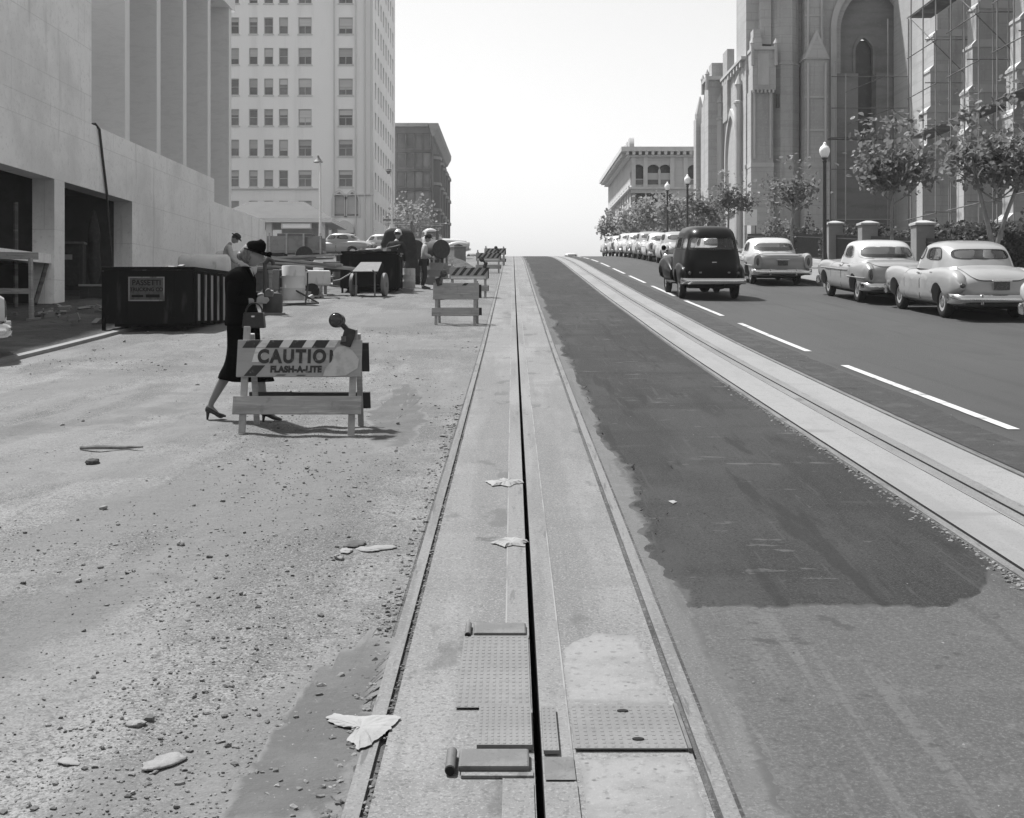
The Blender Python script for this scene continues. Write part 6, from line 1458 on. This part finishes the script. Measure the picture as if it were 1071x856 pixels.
b = MB(); b.loft([[Vector((x, yy, .16*((x+.6)/1.2)**2+dz)) for x in [-.6+.1*k for k in range(13)]] for yy, dz in ((-.25, 0), (.35, .02))], cap=False, closed=False)
o = b.build('sheet', M['scafpale'], tt, smooth=60); md = o.modifiers.new('t', 'SOLIDIFY'); md.thickness = .02
# mortar cart
y3 = gy(310); t = thing('mortar_cart', 'two-wheeled mortar cart with sloping lid in front of the far debris bin', 'cart', wx(386, y3), y3-.25, R(-6))
MB().prismx([(-.3, .32), (.35, .32), (.42, .72), (.42, .92), (-.32, .66)], -.34, .34).build('tub', M['binblack'], t, bevel=.015)
MB().loft([[Vector((sx*(.36 if yy < 0 else .30), yy, z+dz)) for sx, dz in ((-1, 0), (1, 0), (1, .025), (-1, .025))] for yy, z in ((-.36, .665), (.42, .95))]).build('lid', M['castiron'], t, bevel=.006)
for sx in (-1, 1):
    wl = MB().cyl((sx*.44-.05, .12, .33), (sx*.44+.05, .12, .33), .33, n=24).build('wheel', M['drum'], t, smooth=40, bevel=.015); MB().cyl((sx*.44-.06, .12, .33), (sx*.44+.06, .12, .33), .07, n=12).build('hub_cap', M['castiron'], wl)
    MB().bx(sx*.26-.02, sx*.26+.02, -.34, -.30, 0, .66).build('leg', M['steel'], t); MB().cyl((sx*.30, -.36, .62), (sx*.30, -.75, .70), .02, n=8).build('handle', M['steel'], t)
# concrete mixer: pale drum in a yoke with stays
ym = gy(322); t = thing('drum_hoist', 'pale upright steel drum held in a dark yoke with stays beside the woman', 'drum rig', wx(307, 30.5), 30.5, R(8))
b = MB(); b.lathe([(.28, .12), (.285, .16), (.285, .4), (.295, .42), (.285, .44), (.285, .70), (.295, .72), (.285, .74), (.285, .95), (.27, .97), (.25, .93)], n=24); b.build('drum', M['tankwhite'], t, smooth=40)
for sx in (-1, 1):
    MB().tube([(sx*.34, 0, .8), (sx*.34, -.1, .4), (sx*.30, -.55, .03)], .022, 8).build('yoke_leg', M['poledark'], t, smooth=50)
MB().tube([(-.34, 0, .85), (-.1, -.2, .45), (.62, -.45, .05)], .022, 8).build('stay', M['poledark'], t, smooth=50)
MB().tube([(-.3, -.55, .03), (.62, -.45, .05)], .02, 8).build('stay', M['poledark'], t, smooth=50)
MB().box((-.42, 0, .62), (.16, .3, .5)).build('engine', M['drum'], t, bevel=.02)
MB().cyl((-.34, 0, .86), (.34, 0, .86), .03, n=10).build('axle', M['steel'], t)
# pump stand with hose reel in front of the woman
t = thing('hand_pump', 'dark hand pump on a thin post behind the woman\'s hands', 'pump', wx(277, 27), 27, R(5))
MB().cyl((0, 0, 0), (0, 0, 1.15), .05, .04, 12).build('post', M['poledark'], t, smooth=40)
MB().tube([(-.02, 0, 1.1), (.08, 0, 1.22), (.17, 0, 1.17), (.18, 0, 1.08)], [.05, .07, .05, .04], 10).build('spout', M['poledark'], t, smooth=50)
MB().lathe([(.19, 0), (.21, .03), (.21, .36), (.18, .42), (.05, .45)], (.17, .05, .05), 18).build('pot', M['poledark'], t, smooth=40)
MB().bx(-.1, .42, -.2, .25, 0, .05).build('foot', M['steel'], t)
# drums, tanks, boxes
def drum(label, px, Y, r=.29, h=.86, mat='drum', name='steel_drum', lying=False, group='steel drums about the work site'):
    t = thing(name, label, 'drum', wx(px, Y), Y, R(px % 7*5), group)
    pr = [(r*.96, 0), (r, .02), (r, h*.32), (r*1.03, h*.34), (r, h*.36), (r, h*.65), (r*1.03, h*.67), (r, h*.69), (r, h-.02), (r*.97, h), (r*.93, h-.03)]
    Mx = Matrix.Rotation(PI/2, 4, 'Y') if lying else None
    b = MB(); b.lathe(pr, (0, 0, 0) if not lying else (-h/2, 0, r*1.03), 22, Mx); b.build('shell', M[mat], t, smooth=35)
    (MB().lathe([(r*.92, h-.028), (.001, h-.026)], n=22) if not lying else MB().lathe([(r*.92, h-.028), (.001, h-.026)], (-h/2, 0, r*1.03), 22, Mx)).build('lid', M['steel'], t)
    return t
drum('short gray drum left of the far debris bin', 353.5, 39.5, .17, .48)
drum('dark drum between the stooping workman and the sideways one', 430, 41.5, .30, .8, 'cloth_dark')
drum('pale drum at the sideways workman\'s back', 427, 38.8, .22, .62, 'tankwhite')
drum('gray drum standing right of the sideways workman', 454, 41, .29, .72)
drum('dark drum end standing on blocks below the white pickup', 457, 52, .28, .8, 'cloth_dark')
drum('squat drum beside the blank gray barricade', 464, 33, .2, .4, 'cloth_mid')
for px, Y, L, r, lb in ((214, 30.5, 1.15, .30, 'white horizontal tank above the long black bin, left one'), (247, 33.5, 1.0, .34, 'white horizontal tank behind the woman\'s shoulders')):
    t = thing('water_tank', lb.replace(', left one', ' beside the bending workman'), 'tank', wx(px, Y), Y, R(4))
    b = MB(); b.lathe([(.02, -L/2-.05), (r*.8, -L/2-.03), (r, -L/2+.03), (r, L/2-.03), (r*.8, L/2+.03), (.02, L/2+.05)], (0, 0, .95), 24, Matrix.Rotation(PI/2, 4, 'Y')); b.build('shell', M['tankwhite'], t, smooth=50)
    for x in (-L*.32, L*.32): MB().bx(x-.05, x+.05, -.25, .25, 0, .74).build('cradle', M['poledark'], t)
    MB().bx(-L*.42, -L*.42+.22, -r-.12, -r+.06, .72, .92).build('valve_box', M['drum'], t, bevel=.01)
t = thing('tool_chest', 'dark tool chest with lid standing left of the far debris bin', 'chest', wx(348, 42), 42, R(4))
MB().bx(-.28, .28, -.3, .3, 0, .62).build('box', M['cloth_dark'], t, bevel=.015); MB().bx(-.3, .3, -.32, .32, .622, .72).build('lid', M['drum'], t, bevel=.015)
# lumber stack and flat truck bed behind the woman
t = thing('flatbed_trailer', 'gray flatbed trailer with stake sides parked behind the lumber pile', 'trailer', wx(311, 60), 60, R(3))
MB().bx(-1.35, 1.3, -.9, .9, .55, .68).build('deck', M['steel'], t)
[MB().bx(-1.33, 1.28, s*.88-.02, s*.88+.02, .682, 1.35).build('side_board', M['drum'], t) for s in (-1, 1)]
for x in (-1.2, -.4, .4, 1.2): MB().bx(x-.04, x+.04, -.95, -.902, .5, 1.5).build('stake', M['lumber'], t)
for x in (-.9, .9):
    for yy in (-.75, .75): MB().cyl((x, yy-.1, .36), (x, yy+.1, .36), .36, n=20).build('wheel', M['rubber'], t, smooth=40)
MB().bx(-.9, .8, -.5, .5, .682, 1.5).build('crate', M['cloth_mid'], t, bevel=.02)
rr = random.Random(4)
for k in range(9):
    Lg = rr.uniform(1.6, 3.0); o = MB().box((0, 0, 0), (Lg, .16, .06)).build('board', M['lumber'], None, bevel=.004); X_, Y_ = wx(312+rr.uniform(-8, 8), 35)+rr.uniform(-.2, .2), 35+rr.uniform(-.5, .5)
    o.location = (X_, Y_, g(35)+.75+.07*k*.5+rr.uniform(0, .03)); o.rotation_euler = (rr.uniform(-.1, .1), rr.uniform(-.10, .14), rr.uniform(-.25, .25)); tag(o, 'loose board on the lumber pile behind the pale drum', 'board', 'boards on the lumber pile')
t = thing('trestle', 'low timber trestle carrying the lumber pile', 'trestle', wx(312, 35), 35)
for x in (-.7, .7):
    MB().bx(x-.05, x+.05, -.5, .5, .6, .70).build('cross_beam', M['lumber'], t)
    for yy in (-.42, .42): MB().bx(x-.04, x+.04, yy-.04, yy+.04, 0, .599).build('leg', M['lumber'], t)
t = thing('wheeled_compressor', 'small wheeled compressor right of the pale drum', 'compressor', wx(328, 33.5), 33.5, R(10))
MB().bx(-.25, .45, -.2, .2, .35, .75).build('housing', M['tankwhite'], t, bevel=.05)
for yy in (-.25, .25): MB().cyl((-.05, yy-.05, .2), (-.05, yy+.05, .2), .2, n=20).build('wheel', M['rubber'], t, smooth=40)
MB().tube([(.4, 0, .45), (.7, 0, .5), (1.0, 0, .68)], .02, 8).build('tow_bar', M['steel'], t, smooth=50)
# things in and before the openings of the hall
def crate(label, X, Y, w, d, h, mat, rz=0, lidm=None, name='crate', z=0):
    t = thing(name, label, 'crate', X, Y, rz, z=z)
    MB().bx(-w/2, w/2, -d/2, d/2, 0, h).build('box', M[mat], t, bevel=.012)
    MB().bx(-w/2-.03, w/2+.03, -d/2-.03, d/2+.03, h+.001, h+.06).build('lid', M[lidm or 'castiron'], t, bevel=.008)
    for x in (-w*.35, w*.35): MB().bx(x-.03, x+.03, -d/2-.022, -d/2-.001, .02, h-.02).build('batten', M[mat], t)
    return t
crate('tall dark cabinet with pale label inside the wider opening', -12.1, 34.0, .75, .5, 1.15, 'cloth_dark', R(10), None, 'cabinet', .3)
MB().bx(-.1, .1, -.268, -.262, .72, .86).build('paper_label', M['paper'], C.objects['cabinet'])
crate('dark slatted crate left of the cabinet in the wider opening', -12.9, 33.6, .6, .5, 1.05, 'boarddark', R(-8), None, 'crate', .3)
crate('low dark chest on the ground before the wider opening', -10.9, 33.4, 1.3, .5, .32, 'boarddark', R(6), 'lumber', 'chest')
t = thing('sawhorse', 'dark timber trestle frame leaning at the left edge under the half floor', 'sawhorse', wx(10, 25.3), 25.3, R(20))
for x in (-.42, .42):
    for s in (-1, 1): MB().cyl((x, s*.28, 0), (x*.95, s*.04, 1.28), .055, .05, 6).build('leg', M['boardgray'], t)
MB().bx(-.55, .55, -.06, .06, 1.26, 1.40).bx(-.42, .42, -.22, -.18, .55, .66).build('top_beam', M['boardgray'], t)
for k, (X_, Y_, z0, z1, ln) in enumerate(((-11.75, 29.4, 1.75, 4.3, .0), (-11.6, 30.2, 1.9, 2.9, .5), (-12.6, 27.9, 1.6, 2.8, .7), (-11.9, 28.4, 1.7, 2.85, -.4))):
    o = MB().cyl((X_, Y_, z0), (X_+ln*.2, Y_+ln, z1), .055, n=6).build('timber_prop', M['scafwood']); tag(o, ('upright plank standing at the pier in the upper part of the left opening', 'slanting prop against the pier under the half floor', 'leaning prop deep under the half floor', 'prop slanting away under the half floor')[k], 'prop')
o = rubble_mesh(1.5, 2.5, 46, 21, .05, .15, .12).build('rubble', M['lumber']); tag(o, 'scattered boards and clods on the mud before the openings', 'rubble', kind='stuff'); o.location = (-9.2, 26.5, g(26.5)+.06); o.rotation_euler = (math.atan(slope(26.5)), 0, 0)
o = rubble_mesh(1.4, 1.2, 30, 22, .04, .12, .1).build('rubble', M['lumber']); tag(o, 'debris strewn behind the far debris bin', 'rubble', kind='stuff'); o.location = (wx(430, 45), 45, g(45)+.04)

def heap(label, px, Y, w, d, h, seed, mat='mud'):
    X = wx(px, Y); n = 22; V, Fc = [], []
    for j in range(n+1):
        for i in range(n+1):
            x, y = (i/n-.5)*2, (j/n-.5)*2; r = min(1, math.hypot(x, y)); z = h*(.5+.5*math.cos(PI*r))*(1+.5*noise.noise((x*2+seed, y*2, 1)))+.12*h*noise.noise((x*7, y*7, seed))*(1-r)
            V.append((x*w, y*d, z-.02+(slope(Y)*y*d)))
    for j in range(n):
        for i in range(n): a = j*(n+1)+i; Fc.append((a, a+1, a+n+2, a+n+1))
    me = bpy.data.meshes.new('dirt_heap'); me.from_pydata(V, [], Fc); me.update()
    o = obj('dirt_heap', me, M[mat], smooth=30); o.location = (X, Y, g(Y)); tag(o, label, 'dirt heap')
heap('low heap of spoil behind the pale upright drum', 300, 40, 1.6, 1.2, .8, 3)
heap('heap of spoil right of the far debris bin behind the stooping workman', 422, 47, 1.3, 1.2, .7, 7)
heap('rounded heap of spoil under the white pickup truck\'s front', 470, 56, 1.5, 1.5, .6, 9)
heap('small heap of broken paving beside the trailer', 340, 50, 1.2, 1.0, .7, 12, 'rawconc')
heap('spoil heap below the pickup truck\'s bed', 436, 60, 1.6, 1.5, .8, 15)
for k, (px, Y, L_, rz, lb) in enumerate(((338, 38, 2.2, .5, 'plank thrown across the ground left of the far bin'), (425, 44, 1.8, -.7, 'plank leaning on the spoil heap behind the workmen'), (448, 47, 2.0, .2, 'plank lying beyond the sideways workman'), (466, 45, 1.6, -.4, 'plank lying beyond the blank gray barricade'), (300, 37, 2.4, .15, 'plank lying before the low spoil heap'))):
    o = MB().box((0, 0, 0), (L_, .18, .05)).build('plank', M['lumber'], None, bevel=.004); o.location = (wx(px, Y), Y, g(Y)+.16+.06*k); o.rotation_euler = (.05, .12*(-1)**k, rz); tag(o, lb, 'plank')
def kettle(label, px, Y, r=.36, zc=1.05):
    t = thing('tar_kettle', label, 'tar kettle', wx(px, Y), Y, R(px % 9*4))
    MB().cyl((0, -.4, zc), (0, .4, zc), r, n=20).build('tank', M['lampblack'], t, smooth=40, bevel=.02)
    for x in (-.26, .26):
        for y in (-.3, .3): MB().bx(x-.03, x+.03, y-.03, y+.03, 0, zc-.15).build('leg', M['steel'], t)
    MB().bx(-.3, .3, -.36, .36, .3, .55).build('fire_box', M['drum'], t, bevel=.02); MB().cyl((.1, .2, zc+r*.8), (.1, .2, zc+r+.35), .06, n=10).build('flue', M['steel'], t)
kettle('dark round tar kettle left of the sideways workman', 430.5, 45)
kettle('dark round tar kettle right of the sideways workman', 457, 46)
kettle('dark round tar kettle beyond the pale upright drum', 318, 44, .3, .9)
t = thing('hoist_engine', 'dark hoist engine with tall hood behind the stooping workman', 'engine', wx(417, 43), 43, R(6))
MB().loft([[Vector((a*.62*s, b_*.5*s, z)) for a, b_ in ((-1,-1), (1,-1), (1,1), (-1,1))] for z, s in ((.35, 1), (1.3, 1), (1.75, .75), (1.85, .45))]).build('hood', M['cloth_dark'], t, bevel=.08)
for sx in (-.5, .5):
    for sy in (-.42, .42): MB().cyl((sx-.07, sy, .3), (sx+.07, sy, .3), .3, n=18).build('wheel', M['rubber'], t, smooth=40)
MB().cyl((.45, 0, 1.5), (.45, 0, 2.1), .05, n=10).build('exhaust', M['steel'], t)
for k, (px, Y, mat, lb) in enumerate(((270, 36, 'drum', 'dark crate beyond the woman\'s hands'), (291, 39, 'cloth_dark', 'dark crate left of the pale upright drum'), (366, 45, 'cloth_mid', 'drab crate behind the far debris bin'), (396, 48, 'drum', 'crate glimpsed behind the far debris bin\'s heap'), (438, 52, 'cloth_dark', 'dark crate beyond the tar kettles'), (478, 60, 'drum', 'crate right of the white pickup\'s front wheel'))):
    t = thing('tool_crate', lb, 'crate', wx(px, Y), Y, R(k*23)); h = .6+.12*(k % 3)
    MB().bx(-.4, .4, -.3, .3, 0, h).build('box', M[mat], t, bevel=.015); MB().bx(-.43, .43, -.33, .33, h+.001, h+.06).build('lid', M['lumber'], t, bevel=.008)
rr = random.Random(31)
for nm, px, Y, lb in (('rubble', 335, 41, 'broken timber strewn between the pale drum and the far bin'), ('rubble', 440, 47.5, 'broken timber strewn among the tar kettles'), ('rubble', 466, 51, 'broken timber strewn before the white pickup'), ('rubble', 285, 33, 'broken timber strewn behind the woman')):
    o = rubble_mesh(1.3, 1.6, 42, int(px), .05, .17, .35).build(nm, M['lumber']); tag(o, lb, 'rubble', kind='stuff'); o.location = (wx(px, Y), Y, g(Y)+.03); o.rotation_euler = (math.atan(slope(Y)), 0, 0)
t = thing('pipe_stack', 'short stack of dark pipes lying past the sideways workman', 'pipes', wx(448, 50), 50, R(12))
for k, (y_, z_) in enumerate(((-.2, .1), (0, .1), (.2, .1), (-.1, .27), (.1, .27))): MB().cyl((-.9, y_, z_), (.9, y_, z_), .098, n=14).build('pipe', M['steel'], t, smooth=50)
# ------------------------------------------------------------------ lamp posts
def globe_lamp(label, X, Y, h=4.75):
    t = thing('street_lamp', label, 'street lamp', X, Y, 0, 'globe street lamps on the right footway', z=.12)
    b = MB(); b.lathe([(.20, 0), (.20, .1), (.16, .14), (.15, .55), (.12, .62), (.09, .75), (.075, .9), (.06, h-.75), (.07, h-.72), (.085, h-.68), (.06, h-.64), (.10, h-.58), (.12, h-.555), (.05, h-.55)], n=18)
    b.build('post', M['poledark'], t, smooth=40)
    b = MB(); b.lathe([(.095, h-.552), (.15, h-.46), (.185, h-.34), (.18, h-.25), (.14, h-.17), (.09, h-.13), (.085, h-.11), (.05, h-.075), (.06, h-.05), (.012, h)], n=20); b.build('globe', M['globe'], t, smooth=60)
globe_lamp('nearest globe street lamp before the cathedral', wx(862.5, 43.5), 43.5)
globe_lamp('taller looking globe street lamp just above the dark wagon', wx(719, 71), 71)
globe_lamp('farther globe street lamp left of the dark wagon', wx(698, 80), 80)
for px, yt, Y, lb in ((335, 163, 66, 'thin white pole with hanging lamp beside the station shelter'), (410, 171, 70, 'white light pole on pedestal before the brick building')):
    t = thing('light_pole', lb, 'light pole', wx(px, Y), Y); h = wz(yt, Y)-g(Y)
    MB().cyl((0, 0, 0), (0, 0, h-.3), .075, .05, 10).build('pole', M['polewhite'], t, smooth=40)
    if px == 335:
        MB().lathe([(.06, h), (.08, h-.1), (.26, h-.34), (.24, h-.36), (.02, h-.36)], (-.12, 0, 0), 14).build('lamp_shade', M['steel'], t, smooth=40)
    else:
        MB().lathe([(.06, h-.6), (.1, h-.5), (.16, h-.42), (.10, h-.4)], (-.2, 0, 0), 14).bx(-.3, -.02, -.03, .03, h-.38, h-.33).build('lamp_shade', M['steel'], t)
        MB().lathe([(.30, 0), (.3, 1.3), (.34, 1.32), (.34, 1.7), (.2, 1.75), (.12, 2.0)], n=16).build('pedestal', M['polewhite'], t, smooth=40)
        MB().bx(-.5, .5, -.04, .04, 2.2, 2.3).build('cross_arm', M['steel'], t)

# ------------------------------------------------------------------ trees and shrubs
def leaves(pts, size, rr, droop=.3):
    V, Fc = [], []
    for p in pts:
        s = size*rr.uniform(.6, 1.35); q = Matrix.Rotation(rr.uniform(0, 6.3), 3, 'Z') @ Matrix.Rotation(rr.gauss(0, .75), 3, 'X') @ Matrix.Rotation(rr.gauss(0, .6), 3, 'Y'); o = len(V)
        for x, y, z in ((0, -.5, 0), (.42, -.22, .06), (.34, .22, .05), (0, .62, -droop*.3), (-.34, .22, .05), (-.42, -.22, .06)): V.append(p+q @ Vector((x, y, z))*s)
        Fc += [(o, o+1, o+2, o+3), (o, o+3, o+4, o+5)]
    me = bpy.data.meshes.new('leaves'); me.from_pydata(V, [], Fc); me.update(); return me
def tree(label, X, Y, h, r, seed, trunk_h=1.9, n=1500, size=.17, leaf='leaf', lean=0, fork=False, group=None, base=.126, zc=None, dens=1.0, stem=.06, name='tree'):
    rr = random.Random(seed); t = thing(name, label, 'tree', X, Y, 0, group, z=base)
    b = MB(); top = Vector((lean, 0, trunk_h))
    tips = []
    if fork:
        for sx in (-.5, .8):
            p = [Vector((0, 0, trunk_h*.45)), Vector((sx*.35, .05, trunk_h*.8)), Vector((sx*.9, .1, trunk_h*1.25)), Vector((sx*1.1, .1, h*.75))]; b.tube(p, [stem, stem*.85, stem*.6, .015], 8); tips += p[2:]
        b.tube([(0, 0, -.1), (.02, 0, trunk_h*.25), (0, 0, trunk_h*.5)], [stem*1.25, stem*1.05, stem*.95], 9)
    else:
        b.tube([(0, 0, -.1), (lean*.3+.02, 0, trunk_h*.35), (lean*.7-.02, .01, trunk_h*.7), tuple(top), (lean*1.3, 0, h*.72), (lean*1.4, 0, h*.92)], [stem*1.2, stem, stem*.9, stem*.8, stem*.4, .01], 9)
    limbs = []
    for k in range(11):
        a = k*2.4+rr.uniform(-.4, .4); z0 = trunk_h*.95+(h*.62-trunk_h*.9)*max(0, k/10)*.9; ln = r*rr.uniform(.7, 1.05)*(1-.35*k/10)
        s0 = Vector((lean*z0/trunk_h if z0 < trunk_h else lean*1.2, 0, z0)); m = s0+Vector((math.cos(a)*ln*.5, math.sin(a)*ln*.5, ln*.35)); e = s0+Vector((math.cos(a)*ln, math.sin(a)*ln, ln*rr.uniform(.45, .95)))
        b.tube([s0, m, e], [stem*.42, stem*.28, .008], 6); limbs.append((s0, m, e))
        for j in range(3):
            q = s0.lerp(e, rr.uniform(.4, .9)); e2 = q+Vector((rr.gauss(0, .4), rr.gauss(0, .4), rr.uniform(.05, .5)))*r*.55; b.tube([q, e2], [stem*.2, .006], 5); limbs.append((q, q.lerp(e2, .5), e2))
    b.build('trunk', M['bark'], t, smooth=50)
    pts = []; ctr = Vector((lean*1.2, 0, (trunk_h+h)/2 if zc is None else zc)); hz = (h-trunk_h)/2*1.05
    cl = [l[2] for l in limbs]+[l[1] for l in limbs if rr.random() < .5]+[p for p in tips]
    for k in range(14): a, c = rr.uniform(0, 6.3), rr.uniform(-.8, 1); cl.append(ctr+Vector((math.cos(a)*r*.7*math.sqrt(1-c*c*.8), math.sin(a)*r*.7*math.sqrt(1-c*c*.8), c*hz*.8)))
    cl = [c for c in cl if c.z > trunk_h*.8 and c.z < h*1.02]
    ws = [rr.uniform(.3, 1.4) for _ in cl]
    while len(pts) < n:
        c = rr.choices(cl, ws)[0]; s = r*.2
        pts.append(c+Vector((rr.gauss(0, s), rr.gauss(0, s), rr.gauss(0, s*.75))))
    obj('crown', leaves(pts, size, rr), M[leaf], t)
    return t
G_ = 'young street trees on the right footway'
tree('young leafy street tree left of the lit buttresses, above the two-tone sedan', wx(933, 39.5), 39.5, 5.6, 1.3, 11, 2.6, 1700, .165, group=G_)
tree('forked young street tree at the right edge above the nearest pale sedan', wx(1040, 31), 31, 5.5, 1.2, 23, 2.5, 1500, .145, fork=True, group=G_, stem=.065)
tree('sparse young street tree standing left of the nearest globe lamp', wx(827, 54), 54, 5.0, 1.25, 31, 2.45, 620, .17, group=G_, lean=.1, stem=.07)
tree('young street tree before the transept corner right of the dark wagon', wx(762, 68), 68, 4.9, 1.2, 43, 2.3, 760, .19, group=G_)
tree('young street tree behind the dark wagon\'s roof, right of the paired lamps', wx(735, 78), 78, 4.4, 1.4, 47, 1.6, 760, .22, group=G_)
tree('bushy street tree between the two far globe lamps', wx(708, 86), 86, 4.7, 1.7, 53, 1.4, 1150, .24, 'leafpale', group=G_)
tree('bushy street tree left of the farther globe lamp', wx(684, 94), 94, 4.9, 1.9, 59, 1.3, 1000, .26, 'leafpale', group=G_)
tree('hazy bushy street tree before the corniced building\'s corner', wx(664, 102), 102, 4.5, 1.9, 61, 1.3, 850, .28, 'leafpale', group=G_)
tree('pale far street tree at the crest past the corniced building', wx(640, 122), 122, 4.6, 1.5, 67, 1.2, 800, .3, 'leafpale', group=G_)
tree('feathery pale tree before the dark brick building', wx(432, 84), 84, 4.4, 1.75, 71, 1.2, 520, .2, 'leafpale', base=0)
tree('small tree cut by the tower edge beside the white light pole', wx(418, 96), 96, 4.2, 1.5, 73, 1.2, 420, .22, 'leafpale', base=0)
tree('bare-stemmed sapling before the notice board', wx(812, 62), 62, 2.6, .7, 79, 1.0, 260, .16, group=G_, stem=.03)
def shrub(label, X, Y, w, d, h, seed, n=900, size=.11, leaf='leafdark'):
    rr = random.Random(seed); t = thing('shrub', label, 'shrub', X, Y, z=.12); pts = []
    lob = [(rr.uniform(-w, w)*.8, rr.uniform(-d, d)*.7, h*rr.uniform(.35, .8), rr.uniform(.25, .5)) for _ in range(9)]
    while len(pts) < n:
        l = rr.choice(lob); v = Vector((rr.gauss(0, 1), rr.gauss(0, 1), rr.gauss(0, 1))).normalized()*rr.uniform(.6, 1.05)
        p = Vector((l[0]+v.x*l[3]*w*.6, l[1]+v.y*l[3]*d, l[2]+v.z*l[3]*h*.8))
        if p.z > .02: pts.append(p)
    obj('foliage', leaves(pts, size, rr), M[leaf], t)
    b = MB()
    for k in range(6): b.tube([(rr.uniform(-.2, .2)*w, 0, -.05), (lob[k][0], lob[k][1], lob[k][2])], [.03, .01], 5)
    b.build('stems', M['bark'], t); return t
for k, (px, y, w, h, lb) in enumerate(((875, 56, .9, 2.0, 'dark shrub right behind the nearest globe lamp'), (842, 58, 1.0, 2.1, 'dark shrub left of the nearest globe lamp behind the railing'), (920, 52.5, .9, 1.6, 'dark shrub right of the capped gate pillar'),
        (945, 48.5, .7, 1.5, 'dark shrub just left of the broad gate pillar'), (985, 46, 1.0, 2.0, 'tall dark shrub right of the broad gate pillar'), (1010, 43, .8, 1.5, 'dark shrub above the nearest pale sedan\'s roof'), (1052, 40, .9, 2.2, 'dark shrub at the right edge behind the railing'),
        (812, 66, 1.2, 1.7, 'dark shrub below the notice board'), (826, 62, 1.1, 1.5, 'dark shrub behind the long pale sedan'), (795, 72, 1.0, 1.2, 'low dark shrub left of the notice board'), (712, 88, 1.8, 3.2, 'tall dark hedge bush behind the far globe lamps'), (737, 84, 1.5, 2.9, 'tall dark hedge bush right of the far globe lamps'))):
    xx = max(15.3, wx(px, y)); shrub(lb, xx, y*xx/wx(px, y) if xx > 15.31 else 15.3*1300/(px-536), w, .7, h, 100+k, 1000, .12)

for a, b_, hh, lb in ((38.5, 44.0, 1.75, 'clipped dark hedge behind the railing above the nearest pale sedan'), (45.3, 51.0, 1.5, 'clipped dark hedge between the broad pillar and the capped one'), (52.1, 56.4, 1.7, 'clipped dark hedge behind the nearest globe lamp'), (57.6, 72, 1.35, 'long low hedge running from the lamp to the notice board')):
    rr = random.Random(int(a)); t = thing('hedge', lb, 'hedge', world=True); pts = []; L_ = b_-a
    for k in range(int(L_*330)):
        y = rr.uniform(a, b_); f = rr.random(); h_ = hh*(1+.1*noise.noise((y*1.3, a, 0)))
        if f < .45: x, z = 15.15+rr.gauss(0, .06), rr.uniform(.05, h_)
        elif f < .85: x, z = rr.uniform(15.15, 16.1), h_+rr.gauss(0, .05)
        else: x, z = rr.uniform(15.15, 16.1), rr.uniform(.1, h_); y = a+rr.gauss(0, .06)
        pts.append(Vector((x, y, g(y)+.12+z)))
    obj('foliage', leaves(pts, .13, rr), M['leafdark'], t)
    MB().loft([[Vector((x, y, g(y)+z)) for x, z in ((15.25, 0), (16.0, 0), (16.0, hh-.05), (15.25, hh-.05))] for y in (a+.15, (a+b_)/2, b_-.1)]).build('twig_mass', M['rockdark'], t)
# ------------------------------------------------------------------ air, light, camera
hz = MB().bx(-160, 160, -25, 420, -45, 60).build('haze', None); hz['kind'] = 'stuff'; hz['label'] = 'pale haze over the hill'; hz['category'] = 'haze'
m = bpy.data.materials.new('haze_air'); m.use_nodes = True; N = m.node_tree.nodes; N.remove(N['Principled BSDF'])
v = N.new('ShaderNodeVolumePrincipled'); v.inputs['Color'].default_value = (.95, .95, .95, 1); v.inputs['Density'].default_value = .0003; v.inputs['Anisotropy'].default_value = .2
m.node_tree.links.new(v.outputs[0], N['Material Output'].inputs['Volume']); hz.data.materials.append(m)

SUN_AZ, SUN_EL = R(42), R(61)      # azimuth measured from straight left (-X) round towards straight ahead (+Y)
d = Vector((-math.cos(SUN_AZ)*math.cos(SUN_EL), math.sin(SUN_AZ)*math.cos(SUN_EL), math.sin(SUN_EL)))
L = bpy.data.lights.new('sun', 'SUN'); L.energy = 5.0; L.angle = R(2.5); L.color = (1, .985, .96)
L.color = (1, 1, 1)
so = bpy.data.objects.new('sun', L); C.objects.link(so); so.rotation_euler = d.to_track_quat('Z', 'Y').to_euler()
w = bpy.data.worlds.new('World'); S.world = w; w.use_nodes = True; N = w.node_tree.nodes; LK = w.node_tree.links
sk = N.new('ShaderNodeTexSky'); sk.sky_type = 'NISHITA'; sk.sun_disc = False; sk.sun_elevation = SUN_EL; sk.sun_rotation = math.atan2(d.x, d.y)
sk.air_density = 2.0; sk.dust_density = 1.5; sk.ozone_density = 1.0
bw_ = N.new('ShaderNodeRGBToBW'); LK.new(sk.outputs[0], bw_.inputs[0]); LK.new(bw_.outputs[0], N['Background'].inputs['Color']); N['Background'].inputs['Strength'].default_value = .105
cam = bpy.data.cameras.new('camera'); co = bpy.data.objects.new('camera', cam); C.objects.link(co); S.camera = co
co.location = (0, 0, 1.69); co.rotation_euler = (R(90), 0, 0)
cam.sensor_width = 36; cam.lens = 1300/1071*36; cam.shift_y = -(428-327)/1071; cam.shift_x = -.5/1071; cam.clip_end = 3000; cam.clip_start = .05
S.view_settings.view_transform = 'Standard'; S.view_settings.look = 'None'; S.view_settings.exposure = .62; S.view_settings.gamma = 1
S.cycles.max_bounces = 6; S.cycles.volume_bounces = 1; S.cycles.transparent_max_bounces = 12; S.cycles.use_denoising = True; S.cycles.denoising_prefilter = 'NONE'; S.cycles.sample_clamp_indirect = 3
